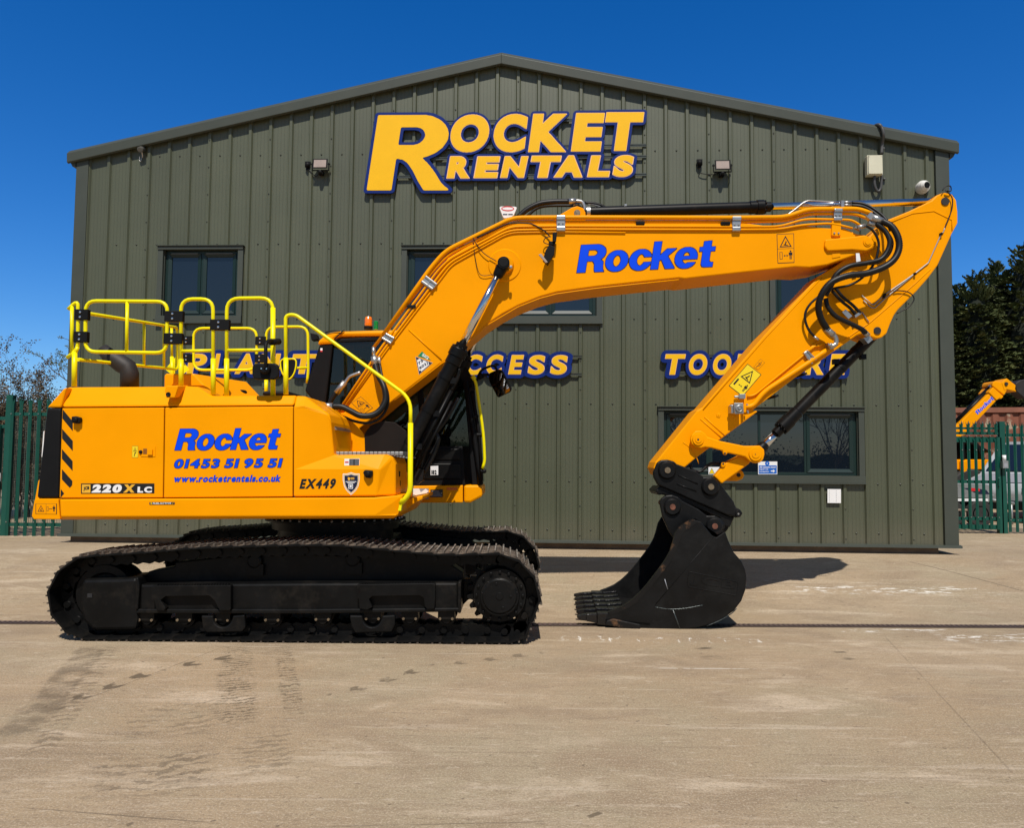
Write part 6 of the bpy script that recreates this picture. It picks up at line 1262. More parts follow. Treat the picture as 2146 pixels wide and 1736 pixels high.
for x, y in ((785, 445), (1108, 568)):
    b = MB(); c = q1(zG, x, y, -.235); b.lathe((c.x, c.y-.035, c.z), (0, 1, 0), [(0, .050), (0, .078), (.012, .090), (.035, .094)], 36, 0); b.lathe((c.x, c.y-.045, c.z), (0, 1, 0), [(0, .030), (.01, .033), (.50, .033)], 26, 1); b.build('coupler_pin', [M['bucketblack'], M['pinsteel']], co)
b = MB()
c0, c1 = q1(zG, 870, 480, -.238), q1(zG, 1015, 545, -.238); dd = (c1-c0).normalized(); b.tube([c0, c1], .006, 6, 0); c0, c1 = q1(zG, 860, 545, -.238), q1(zG, 1005, 600, -.238); b.tube([c0, c1], .006, 6, 0)
c = q1(zG, 1316, 769, -.236); b.lathe((c.x, c.y-.01, c.z), (0, 1, 0), [(0, .012), (.0, .03), (.01, .034)], 20, 0); b.lathe((c.x, c.y-.013, c.z), (0, 1, 0), [(0, .010), (.01, .010)], 12, 2); b.build('coupler_detail', [M['bucketblack'], M['pinsteel'], M['zinc']], co)
# ---- bucket
YK = .66
side = [(985, 812), (940, 828), (880, 868), (850, 920), (835, 985), (812, 1055), (780, 1115), (735, 1180), (690, 1240), (640, 1305), (590, 1362), (535, 1415), (470, 1462), (405, 1492), (350, 1512), (325, 1560), (330, 1602), (450, 1622), (590, 1632), (760, 1637), (885, 1634), (1000, 1620), (1100, 1595), (1200, 1548), (1280, 1490), (1335, 1415), (1365, 1330), (1373, 1240), (1362, 1180), (1335, 1120), (1275, 1050), (1240, 970), (1215, 900), (1150, 945), (1120, 930), (1040, 830)]
S_ = Q(zG, side, -YK)
bk = MB(); bk.ext(S_, -YK+.035); bucket = bk.build('bucket', M['bucketblack'], exc, .008)
fs = MB(); fs.ext([Vector((p.x, YK-.035, p.z)) for p in S_], YK); fs.build('side_plate', M['bucketblack'], bucket, .008)
outer = S_[16:33]+[q1(zG, 1165, 925, -YK), q1(zG, 1060, 850, -YK), q1(zG, 990, 818, -YK)]; outer = [Vector((v.x, v.y, max(v.z, .012))) for v in outer]; sh = MB(); n = len(outer); cb = Vector((q1(zG, 1000, 1200, -YK).x, 0, q1(zG, 1000, 1200, -YK).z))
inner = []
for i, p in enumerate(outer):
    t = (outer[min(i+1, n-1)]-outer[max(i-1, 0)]); nn = Vector((t.z, 0, -t.x)).normalized(); q = Vector((p.x, 0, p.z)); nn = nn if nn.dot(cb-q) > 0 else -nn; inner.append(p+nn*.025)
ring = outer+inner[::-1]; vs = [Vector((p.x, -YK+.03, p.z)) for p in outer]+[Vector((p.x, -YK+.03, p.z)) for p in inner]+[Vector((p.x, YK-.03, p.z)) for p in outer]+[Vector((p.x, YK-.03, p.z)) for p in inner]; fs_ = []
for i in range(n-1): fs_ += [(i, i+1, 2*n+i+1, 2*n+i), (n+i, 3*n+i, 3*n+i+1, n+i+1)]
fs_ += [(0, 2*n, 3*n, n), (n-1, 2*n-1, 4*n-1, 3*n-1)]; sh.add(vs, fs_, 0, True); sh.build('shell', M['bucketblack'], bucket)
# worn band along the leading edge of each side plate
wb = MB(); ed = Q(zG, side[0:15], -YK-.004); c = Vector((0, 0, 0))
inn = Q(zG, [(1010, 840), (965, 868), (915, 905), (890, 945), (872, 1000), (845, 1070), (812, 1130), (765, 1195), (718, 1255), (665, 1325), (612, 1385), (560, 1440), (500, 1480), (430, 1510), (370, 1528)], -YK-.004)
wb.v = [tuple(p) for p in ed+inn]; k = len(ed)
for i in range(k-1): wb.f.append((i, i+1, k+i+1, k+i)); wb.m.append(0); wb.s.append(False)
wb.add([Vector((p.x, -YK+.05, p.z-.0)) for p in ed], [], 0)
for i in range(k-1): wb.f.append((i, i+1, 2*k+i+1, 2*k+i)); wb.m.append(0); wb.s.append(False)
wb.v = [(x-.004 if j < k or j >= 2*k else x, y, z+.002) for j, (x, y, z) in enumerate(wb.v)]
wb.build('side_cutter', M['wornblack'], bucket)
sc2 = MB(); sc2.ext(Q(zG, [(340, 1575), (390, 1560), (590, 1600), (592, 1638), (470, 1628), (330, 1608)], -YK-.03), -YK); sc2.build('side_cutter', M['wornblack'], bucket, .008)
lipz = q1(zG, 330, 1590, -YK); lip = MB(); l0, l1 = Q(zG, [(325, 1575), (590, 1630)], -YK); l0.z = max(l0.z, .03); l1.z = max(l1.z, .035); lip.prism([(l0.x, -YK, l0.z+.03), (l0.x, -YK, l0.z-.01), (l1.x+.1, -YK, l1.z-.012), (l1.x+.1, -YK, l1.z+.02)], [(l0.x, YK, l0.z+.03), (l0.x, YK, l0.z-.01), (l1.x+.1, YK, l1.z-.012), (l1.x+.1, YK, l1.z+.02)]); lip.build('cutting_edge', M['bucketblack'], bucket, .006)
tip = q1(zG, 118, 1562, -YK)
for i in range(6):
    y = -YK+.06+(2*YK-.12)*i/5; t = MB(); x0 = l0.x+.05; L_ = tip.x-x0; zb_ = l0.z+.012
    secs = [(0, .058, .062), (.38, .054, .056), (.39, .046, .046), (.72, .040, .034), (1., .024, .012)]
    pv = None
    for (f0, w0, h0), (f1, w1, h1) in zip(secs[:-1], secs[1:]):
        a = [Vector((x0+L_*f0, y+s*w0, zb_+.014*f0+u*h0)) for s, u in ((-1, -1), (1, -1), (1, 1), (-1, 1))]; b = [Vector((x0+L_*f1, y+s*w1, zb_+.014*f1+u*h1)) for s, u in ((-1, -1), (1, -1), (1, 1), (-1, 1))]; t.prism(a, b)
    t.prism([Vector((x0-.0, y+s*.06, zb_+u*.06)) for s, u in ((-1, -1), (1, -1), (1, 1), (-1, 1))], [Vector((x0+.16, y+s*.05, zb_+.05+u*.025)) for s, u in ((-1, -1), (1, -1), (1, 1), (-1, 1))]); t.build('tooth', M['glossblack'] if 'glossblack' in M else M['bucketblack'], bucket, .006)
ear = [(722, 690), (735, 655), (770, 632), (815, 628), (860, 645), (890, 672), (1010, 735), (1070, 782), (1130, 782), (1180, 808), (1205, 850), (1200, 880), (1160, 925), (1120, 935), (1040, 860), (985, 812), (900, 850), (850, 905), (828, 955), (790, 900), (745, 800)]
for y0, y1 in ((-.40, -.34), (.34, .40)): b = MB(); b.ext(Q(zG, ear, y0), y1); b.build('bucket_ear', M['bucketblack'], bucket, .012)
for x, y in ((815, 718), (1125, 860)):
    b = MB(); c = q1(zG, x, y, -.40); b.lathe((c.x, c.y-.03, c.z), (0, 1, 0), [(0, .050), (0, .072), (.012, .084), (.03, .088)], 36, 0); b.lathe((c.x, c.y-.035, c.z), (0, 1, 0), [(0, .028), (.01, .032), (.86, .032)], 26, 1); b.build('bucket_pin', [M['bucketblack'], M['rust']], bucket)
w = MB()    # raised panel on the side plate, weld lines and scratches
pq = Q(zG, [(935, 1312), (1300, 1375), (1312, 1275), (948, 1200)], -YK-.002); pf_ = fillet(pq, .03, 4, True); w.tube(pf_, .003, 5, 0, True)
put_text(w, 'JCB', EX, zG, (955, 1298), (1285, 1348), (966, 1222), -YK-.0005, 0, .05, .16, .004)
w.tube([q1(zG, *p, -YK-.001) for p in ((700, 1450), (1130, 935))], .003, 5, 0); w.tube(spline([q1(zG, *p, -YK-.001) for p in ((700, 1468), (800, 1482), (920, 1475), (1050, 1450))], 5), .005, 6, 1); w.tube([q1(zG, *p, -YK-.001) for p in ((830, 1485), (885, 1635))], .006, 6, 1); w.tube([q1(zG, *p, -YK-.001) for p in ((770, 1258), (792, 1335))], .004, 5, 2); w.tube(spline([q1(zG, *p, -YK-.001) for p in ((1080, 1605), (1180, 1560), (1260, 1510), (1300, 1470))], 5), .005, 6, 1)
w.build('raised_mark', [M['bucketblack'], mat('weld_bead', (.05, .06, .06), .3, .3, var=.8, scale=60), M['greyvinyl']], bucket)

_c = Vector((q1(zG, 900, 1200, -YK).x, -YK, 0)); bucket.matrix_local = Matrix.Translation(_c) @ Matrix.Rotation(R(-3.2), 4, 'Z') @ Matrix.Translation(-_c)

# ================================================================== LETTERING ON THE HOUSE
YP = YN-.001
decal_text('company_decal', 'Rocket', zA, (1052, 1066), (1668, 1060), (1086, 935), YP, .026, door2, True)
decal_text('phone_decal', '01453 51 95 51', zA, (1046, 1173), (1690, 1168), (1060, 1118), YP, .06, door2, False, .045, .22)
decal_text('web_decal', 'www.rocketrentals.co.uk', zA, (1045, 1256), (1686, 1253), (1055, 1216), YP, .05, door2, False, .040, .17)
d = MB(); put_text(d, 'EX449', EX, zB, (178, 1420), (425, 1418), (196, 1348), YP, 0, .075, .14, .001); d.build('fleet_number', [M['blackvinyl']], exc)
d = MB(); d.ext(Q(zA, [(488, 1326), (930, 1324), (930, 1264), (488, 1264)], YP-.001), YP+.001, 0); d.poly(Q(zA, [(494, 1321), (545, 1321), (545, 1270), (494, 1270)], YP-.0018), 1)
put_text(d, '220', EX, zA, (551, 1320), (728, 1320), (562, 1270), YP-.0018, 2, .10, .10); put_text(d, 'X', EX, zA, (742, 1320), (810, 1320), (748, 1270), YP-.0018, 1, .10); put_text(d, 'LC', EX, zA, (828, 1320), (915, 1320), (830, 1283), YP-.0018, 2, .09, .14)
put_text(d, 'JCB', EX, zA, (503, 1310), (538, 1305), (503, 1285), YP-.0022, 0, .09, .08); d.build('model_decal', [M['blackvinyl'], M['goldvinyl'], M['white']], door1)
d = MB(); d.ext(Q(zA, [(900, 1391), (1052, 1390), (1052, 1377), (900, 1378)], -1.334), -1.331, 0); d.poly(Q(zA, [(908, 1390), (914, 1390), (914, 1379), (908, 1379)], -1.3348), 1); put_text(d, 'FUELACTIVE', EX, zA, (920, 1389), (1030, 1388), (922, 1380), -1.3348, 2, .05, .1); d.poly(Q(zA, [(1034, 1384), (1038, 1388), (1050, 1378), (1038, 1385)], -1.3348), 1); d.build('strip_sticker', [M['navy'], M['stickeryellow'], M['white']], exc)
sticker(zA, [(214, 1448), (342, 1450), (342, 1386), (214, 1386)], -1.317, cwo, 2, col='yellow')
sticker(zA, [(796, 1108), (832, 1108), (832, 1038), (796, 1038)], YP, door1, 3, col='stickeryellow')
d = MB(); f = [(485, 1312), (515, 1312), (543, 1303), (572, 1312), (602, 1312), (603, 1355), (594, 1400), (575, 1432), (543, 1462), (512, 1432), (494, 1400), (485, 1355)]
c0 = (543, 1375); sc_ = lambda k: [(c0[0]+(x-c0[0])*k, c0[1]+(y-c0[1])*k) for x, y in f]
d.ext(Q(zB, f, YP-.001), YP+.001, 0)
for k, (s, m) in enumerate(((.93, 1), (.84, 0), (.80, 2))): d.poly(Q(zB, sc_(s), YP-.0016-.0006*k), m)
d.poly(Q(zB, [(520, 1336), (538, 1340), (537, 1352), (528, 1362), (520, 1352)], YP-.004), 1); d.poly(Q(zB, [(541, 1353), (566, 1352), (566, 1347), (541, 1348)], YP-.004), 1); d.poly(Q(zB, [(541, 1344), (566, 1343), (566, 1338), (541, 1339)], YP-.004), 1)
for y in (1366, 1374): d.poly(Q(zB, [(504+(y-1366)*1.5, y+4), (580-(y-1366)*1.5, y+4), (580-(y-1366)*1.5, y), (504+(y-1366)*1.5, y)], YP-.004), 0)
d.poly(Q(zB, [(524, 1418), (556, 1418), (556, 1384), (524, 1384)], YP-.004), 0); d.poly(Q(zB, [(528, 1413), (552, 1413), (552, 1390), (528, 1390)], YP-.0046), 2); d.poly(Q(zB, [(532, 1408), (545, 1408), (550, 1398), (540, 1393), (532, 1395)], YP-.0052), 0); d.build('shield_sticker', [M['white'], M['goldvinyl'], M['navy']], exc)
d = MB(); fy = -1.275
d.ext(Q(zB, [(495, 1256), (600, 1258), (602, 1205), (497, 1207)], fy-.012), fy+.02, 0); d.poly(Q(zB, [(530, 1254), (598, 1255), (599, 1208), (531, 1208)], fy-.0128), 1); d.poly(Q(zB, [(500, 1236), (526, 1236), (526, 1226), (500, 1226)], fy-.0128), 2)
for k in range(5): d.poly(Q(zB, [(536, 1218+k*8), (560, 1218+k*8), (560, 1215+k*8), (536, 1215+k*8)], fy-.0134), 3); d.poly(Q(zB, [(568, 1218+k*8), (594, 1218+k*8), (594, 1215+k*8), (568, 1215+k*8)], fy-.0134), 3)
d.build('instruction_sticker', [M['white'], M['blackvinyl'], M['red'], M['greyvinyl']], exc)
d = MB(); a = q1(zB, 897, 1320, -.9)

# ================================================================== SURROUNDINGS
zV = zoom(3470, 1540, 4.3396); zW = zoom(3470, 1360, 6.2015); zX = zoom(0, 1180, 5.7875)
def sp(conv, x, y, Y): return SITE.p(conv(x, y), Y)
GZ = .25
def pale_mesh(h, name='pale'):
    mb = MB(); w = .031; pr = [(-w, 0), (w, 0), (w, h-.13), (w+.016, h-.03), (w*.55, h-.085), (0, h), (-w*.55, h-.085), (-w-.016, h-.03), (-w, h-.13)]
    for sgn in (-1, 1):          # folded down the middle
        half = [(x, z) for x, z in pr if x*sgn >= 0]; half = half if sgn > 0 else half
        pts = [Vector((x, (-.022 if x == 0 else .0), z)) for x, z in ([(0, 0)]+[p for p in pr[1:6]] if sgn > 0 else [(0, 0), (0, h)]+[p for p in pr[6:]]+[pr[0]])]
        mb.prism(pts, [Vector((p.x, p.y+.006, p.z)) for p in pts])
    for z in (.24, h-.30): mb.lathe((0, -.022, z), (0, -1, 0), [(0, .012), (.008, .008)], 8, 1)
    return mb.mesh(name, [M['fence'], M['zinc']])
def fence_run(root, Y, x0, x1, step, zt, zb, rails, name='pale'):
    me = pale_mesh(zt-zb, name); k = 0; x = x0
    while x <= x1+1e-6:
        o = bpy.data.objects.new(name, me); COL.objects.link(o); o.parent = root; o.location = (x, Y-.03, zb); x += step
    for z in rails:
        mb = MB(); mb.box((x0-.06, Y-.008, z-.03), (x1+.06, Y+.035, z+.03)); mb.build('rail', M['fence'], root)
def post(root, x, Y, zt, w=.05, name='post'):
    mb = MB(); mb.box((x-w, Y-.035, GZ), (x+w, Y+.06, zt)); mb.build(name, M['fence'], root, .004)
I4 = Matrix.Identity(4)
def fences():
    Y = 13.3; r = empty('palisade_fence', I4, 'dark green palisade fence with mesh backing left of the building beside the counterweight', 'fence')
    xl = sp(zL, 90, 900, Y).x; xr_ = sp(zL, 455, 1600, Y).x; zt = sp(zL, 230, 612, Y).z
    fence_run(r, Y, xl, xr_, .158, zt, GZ, (sp(zL, 200, 740, Y).z, sp(zL, 200, 1565, Y).z))
    mb = MB(); z0, z1 = GZ+.14, zt-.30; x = xl
    while x < xr_: mb.box((x-.0022, Y+.04, z0), (x+.0022, Y+.045, z1)); x += .030
    z = z0
    while z < z1: mb.box((xl-.05, Y+.045, z-.0022), (xr_, Y+.050, z+.0022)); z += .030
    mb.build('mesh_panel', M['meshwire'], r)
    g = empty('palisade_gate', I4, 'dark green palisade gate with mesh at the far left edge', 'gate')
    xp = sp(zL, 68, 900, Y).x; post(g, xp, Y, zt+.03, .06); post(g, xp-.16, Y-.02, zt-.50, .035, 'frame_upright'); xg = xp-1.5
    me = pale_mesh(zt-.42-GZ-.05)
    for k in range(9):
        o = bpy.data.objects.new('pale', me); COL.objects.link(o); o.parent = g; o.location = (xg+.02+k*.158, Y-.05, GZ+.06)
    m2 = pale_mesh(.42, 'top_pale')
    for k in range(9):
        o = bpy.data.objects.new('top_pale', m2); COL.objects.link(o); o.parent = g; o.location = (xg+.03+k*.158, Y-.05, zt-.42)
    for z in (zt-.38, zt-.52, GZ+.15): mb = MB(); mb.box((xg-.1, Y-.02, z-.03), (xp-.04, Y+.03, z+.03)); mb.build('rail', M['fence'], g)
    mb = MB(); x = xg
    while x < xp-.08: mb.box((x-.0022, Y+.034, GZ+.12), (x+.0022, Y+.039, zt-.55)); x += .030
    z = GZ+.14
    while z < zt-.55: mb.box((xg, Y+.039, z-.0022), (xp-.08, Y+.044, z+.0022)); z += .030
    mb.build('mesh_panel', M['meshwire'], g); mb = MB(); a = sp(zL, 4, 1180, Y-.08); mb.box((a.x-.25, Y-.085, a.z-.14), (a.x+.0, Y-.08, a.z)); mb.build('sign_plate', M['white'], g)
    Y = 15.3; g = empty('palisade_gate', I4, 'green palisade gate with an overhead panel of short pales right of the building', 'gate')
    zt = sp(zM, 400, 592, Y).z; xs = [sp(zM, x, 1100, Y).x for x in (205, 583)]; st = (xs[1]-xs[0])/6; zg = sp(zM, 400, 735, Y).z; zu = sp(zM, 400, 700, Y).z
    me = pale_mesh(zg-GZ-.10+.06)
    m2 = pale_mesh(zt-zu+.04, 'top_pale')
    for k in range(-2, 7):
        o = bpy.data.objects.new('pale', me); COL.objects.link(o); o.parent = g; o.location = (xs[0]+k*st, Y-.05, GZ+.08)
        o = bpy.data.objects.new('top_pale', m2); COL.objects.link(o); o.parent = g; o.location = (xs[0]+k*st, Y-.05, zu-.03)
    for z, h in ((sp(zM, 400, 655, Y).z, .02), (zu, .025), (sp(zM, 400, 757, Y).z, .055), (sp(zM, 400, 1140, Y).z, .03), (sp(zM, 400, 1472, Y).z, .03), (sp(zM, 400, 1548, Y).z, .045)):
        mb = MB(); mb.box((xs[0]-2.4*st, Y-.02, z-h), (xs[1]+.06, Y+.03, z+h)); mb.build('rail', M['fence'], g)
    post(g, sp(zM, 612, 1000, Y).x, Y, zg, .045, 'frame_upright'); post(g, sp(zM, 642, 1000, Y).x, Y, zt, .055)
    mb = MB(); a = sp(zM, 660, 985, Y-.1); mb.box((a.x-.055, Y-.14, a.z-.07), (a.x+.055, Y-.06, a.z+.08)); mb.box((a.x-.035, Y-.145, a.z-.05), (a.x+.035, Y-.14, a.z+.03), 1); mb.cyl((a.x, Y-.1, a.z+.08), (a.x, Y-.1, a.z+.19), .035, 12, 2); mb.build('lock_box', [M['galv'], M['greyvinyl'], M['white']], g)
    mb = MB(); mb.tube(spline([sp(zM, *p, Y-.09) for p in ((612, 1100), (610, 1140), (612, 1190))], 4), .012, 8); mb.build('pull_handle', M['fence'], g)
    r = empty('palisade_fence', I4, 'green palisade fence at the right edge beside the gate', 'fence')
    x0 = sp(zM, 692, 1100, Y).x; st = sp(zM, 757, 1100, Y).x-x0; z2 = sp(zM, 690, 602, Y).z
    fence_run(r, Y, x0, x0+st*7, st, z2, GZ+.03, (sp(zM, 700, 716, Y).z, sp(zM, 700, 1488, Y).z))
fences()
def wheel(name, c, r, w, par, rim=.58, axis=(0, 1, 0)):
    mb = MB(); mb.lathe(Vector(c)-Vector(axis)*(w/2), axis, [(0, r*rim), (0, r*.93), (w*.08, r), (w*.92, r), (w, r*.93), (w, r*rim)], 36); o = mb.build(name, M['tyre'], par)
    m = MB(); m.lathe(Vector(c)-Vector(axis)*(w/2), axis, [(.02, .0), (.02, r*.18), (.04, r*.2), (.05, r*rim*.8), (.0, r*rim*.86), (.0, r*rim*1.0), (w, r*rim)], 28); m.build('rim', M['galv'], o); return o
def telehandler():
    Y = 21.; r = empty('telehandler', I4, 'yellow telehandler with its long boom raised behind the green gate', 'telehandler')
    def pl(name, conv, pts, y0, y1, m, par=r, bevel=.02): b = MB(); b.ext([sp(conv, *p, y0) for p in pts], y1); return b.build(name, M[m], par, bevel)
    bm = pl('boom', zW, [(60, 1270), (265, 1085), (880, 465), (1045, 635), (600, 1110), (500, 1200), (340, 1420), (100, 1480)], Y, Y+.45, 'yellow')
    pl('boom_collar', zW, [(865, 455), (965, 330), (1205, 545), (1150, 605), (1110, 585), (1045, 635)], Y-.03, Y+.48, 'yellow', bm)
    pl('boom_collar', zW, [(940, 300), (960, 230), (1000, 195), (1110, 215), (1160, 235), (1280, 400), (1215, 520), (1000, 350)], Y-.02, Y+.47, 'yellow', bm)
    hd = pl('boom_head', zW, [(1150, 235), (1275, 130), (1480, 290), (1465, 380), (1500, 440), (1270, 385), (1220, 430)], Y-.03, Y+.48, 'yellow', bm)
    pl('carriage', zW, [(1470, 250), (1560, 180), (1700, 150), (1950, 250), (1950, 560), (1700, 600), (1500, 430)], Y+.05, Y+.4, 'exhaust', bm)
    mb = MB(); mb.tube([sp(zW, *p, Y+.2) for p in ((60, 1210), (930, 330))], .085, 14); mb.build('ram', M['black'], bm); mb = MB(); mb.tube([sp(zW, *p, Y+.1) for p in ((870, 350), (945, 270))], .045, 10); mb.lathe(sp(zW, 1255, 260, Y-.03), (0, -1, 0), [(0, .05), (.03, .045)], 14, 1); mb.build('rod_end', [M['chrome'], M['exhaust']], bm)
    d = MB(); put_text(d, 'Rocket', SITE, zW, (615, 955), (985, 605), (555, 885), Y-.004, 0, .05, .1, .003, True, .03, 1); d.build('company_decal', [M['blue'], M['white']], bm)
    pl('chassis', zV, [(-700, 600), (690, 600), (640, 690), (500, 760), (-700, 760)], Y-.6, Y+1.3, 'yellow'); pl('chassis_underside', zV, [(-700, 760), (560, 740), (640, 1000), (-700, 1000)], Y-.5, Y+1.2, 'darkvoid')
    pl('side_box', zV, [(190, 620), (262, 620), (262, 840), (190, 840)], Y-.75, Y-.6, 'yellow'); pl('mudguard', zV, [(-100, 930), (85, 850), (155, 830), (155, 930)], Y-.7, Y-.2, 'yellow')
    c = pl('cab', zV, [(60, 320), (120, 310), (90, 420), (75, 600), (40, 600)], Y-.6, Y+.4, 'plastic')
    for pts in ([(110, 305), (330, 300), (420, 340), (420, 370), (120, 330)], [(400, 330), (440, 330), (560, 600), (500, 600)], [(195, 320), (225, 320), (235, 600), (195, 600)], [(420, 350), (640, 470), (640, 500), (420, 390)]): pl('cab_frame', zV, pts, Y-.62, Y+.42, 'plastic', c)
    pl('cab_interior', zV, [(120, 440), (400, 420), (470, 600), (90, 600)], Y-.2, Y+.3, 'darkvoid', c); pl('cab_roof', zV, [(35, 195), (190, 195), (200, 220), (190, 242), (35, 242)], Y-.65, Y+.45, 'yellow', c)
    for X in (9.2, 12.2): wheel('wheel', (X, Y-.55, GZ+.62), .62, .42, r)
telehandler()
def container():
    Y = 25.; r = empty('shipping_container', Matrix.Translation(Vector((13.6, 25.2, GZ+.1))) @ Matrix.Rotation(R(-14), 4, 'Z'), 'rusty red brown corrugated steel container under the dark conifers', 'container')
    rust = mat('rusty_container', (.20, .070, .040), .8, .1, var=.25, scale=2, col2=(.42, .34, .24), c2=(.56, .62), c2scale=2.2, bump=.2)
    mb = MB(); x = -2.2; prev = None; pts = []
    while x < 9.8: pts += [(x, 0), (x+.06, .05), (x+.20, .05), (x+.26, 0)]; x += .40
    H = 2.95
    for (a, y0), (b, y1) in zip(pts[:-1], pts[1:]): mb.poly([(a, y0, .15), (b, y1, .15), (b, y1, H), (a, y0, H)])
    mb.box((-2.2, .06, .0), (9.8, 2.4, H-.05)); mb.build('corrugated_side', rust, r)
    m2 = MB(); m2.box((-2.3, -.04, H), (9.9, 2.45, H+.16)); m2.build('top_rail', mat('rust_rail', (.23, .085, .05), .75, var=.2, scale=3), r); m3 = MB(); m3.box((-2.3, -.04, 0), (9.9, .06, .15)); m3.build('bottom_rail', rust, r)
container()
def van():
    r = empty('parked_van', Matrix.Translation(Vector((12.5, 18.8, GZ))) @ Matrix.Rotation(R(28), 4, 'Z'), 'white van with a sloped dark windscreen parked behind the green fence', 'van')
    # local x runs back from the nose, y across (near side at -0.95)
    prof = [(-.98, .45), (-1.0, .72), (-.9, .92), (-.1, 1.14), (.75, 1.88), (1.2, 1.97), (3.9, 1.95), (4.0, .45)]
    mb = MB(); mb.prism([(x, -.95, z) for x, z in prof], [(x, .95, z) for x, z in prof]); b = mb.build('body', M['vanwhite'], r, .05, 3)
    g = MB(); g.poly([(-.04, -.80, 1.20), (.72, -.72, 1.865), (.72, .72, 1.865), (-.04, .80, 1.20)]); g.v = [(x-.02, y, z+.02) for x, y, z in g.v]; g.build('windscreen', M['windscreen'], r)
    g = MB(); g.ext([Vector((x, -.958, z)) for x, z in ((.18, 1.22), (.78, 1.76), (1.4, 1.82), (1.4, 1.2))], -.95); g.build('side_window', M['windscreen'], r)
    g = MB(); g.add([(-.88, -.78, .945), (-.12, -.80, 1.15), (-.12, .80, 1.15), (-.88, .78, .945)], [(0, 1, 2, 3)]); g.build('bonnet', M['greyvinyl'], r)
    h = MB(); h.prism([(-1.01, -.90, .70), (-1.01, -.55, .70), (-.97, -.55, .86), (-.97, -.90, .86)], [(-.8, -.96, .70), (-.8, -.55, .70), (-.8, -.55, .86), (-.8, -.96, .88)]); h.build('headlight', M['chrome'], r, .01)
    h = MB(); h.prism([(-1.01, .55, .70), (-1.01, .90, .70), (-.97, .90, .86), (-.97, .55, .86)], [(-.8, .55, .70), (-.8, .96, .70), (-.8, .96, .88), (-.8, .55, .86)]); h.build('headlight', M['chrome'], r, .01)
    h = MB(); h.box((-1.04, -.9, .30), (-.85, .9, .52)); h.build('bumper', M['plastic'], r, .03); h = MB(); h.box((-.03+.25, -1.12, 1.18), (.36, -.97, 1.42)); h.build('door_mirror', M['plastic'], r, .02)
    for x in (-.35, 2.9):
        for y in (-.86, .86): wheel('wheel', (x, y, .33), .33, .22, r)
van()
def trailer():
    Y = 16.9; r = empty('flatbed_trailer', I4, 'low grey flatbed trailer with a blue and red band, standing behind the gate', 'trailer')
    P = lambda *q: [sp(zV, *p, Y) for p in q]
    b = MB(); b.ext(P((-700, 965), (520, 975), (640, 1010), (640, 1060), (600, 1215), (-700, 1215)), Y+1.5); o = b.build('side_board', M['galv'], r, .02)
    d = MB(); d.poly([v+Vector((0, -.004, 0)) for v in P((200, 1055), (310, 1050), (560, 1080), (620, 1150), (430, 1150), (330, 1100))]); d.poly([v+Vector((0, -.008, 0)) for v in P((315, 1050), (455, 1060), (462, 1105), (320, 1100))], 1); d.build('painted_band', [M['navy'], M['red']], o)
    d = MB(); d.ext(P((-700, 1222), (600, 1222), (600, 1265), (-700, 1262)), Y+.1); d.build('chassis_rail', M['white'], r, .006); d = MB(); d.ext([v+Vector((0, .12, 0)) for v in P((-700, 1262), (660, 1200), (700, 1260), (640, 1330), (-700, 1330))], Y+1.4); d.build('chassis', M['darkvoid'], r)
    c = sp(zV, 450, 1460, Y); wheel('wheel', (c.x, Y+.02, c.z), c.z-GZ, .18, r, .62); wheel('wheel', (c.x, Y+1.45, c.z), c.z-GZ, .18, r, .62); wheel('wheel', (c.x-.62, Y+.02, c.z), c.z-GZ, .18, r, .62)
    d = MB(); d.ext(P((560, 1150), (690, 1150), (710, 1190), (640, 1230), (600, 1300), (575, 1250)), Y+.2); d.build('mudguard', M['galv'], r, .02)
    d = MB(); d.tube([sp(zV, 640, 1240, Y+.7), sp(zV, 1000, 1300, Y+.7)], .04, 8); d.tube([sp(zV, 960, 1300, Y+.7), Vector((sp(zV, 960, 1300, Y+.7).x, Y+.7, GZ))], .03, 8); d.build('drawbar', M['galv'], r)
    o = MB(); a, b_ = sp(zV, 40, 1410, 16.2), sp(zV, 268, 1382, 16.2); o.box((a.x-1.6, 16.2, a.z), (b_.x, 16.3, b_.z)); o.box((b_.x-.08, 16.22, GZ), (b_.x-.02, 16.28, a.z)); o.box((a.x-1.4, 16.22, GZ), (a.x-1.34, 16.28, a.z)); tag(o.build('timber_rail', M['wood']), 'weathered timber rail low down behind the gate beside the trailer wheel', 'rail')
trailer()

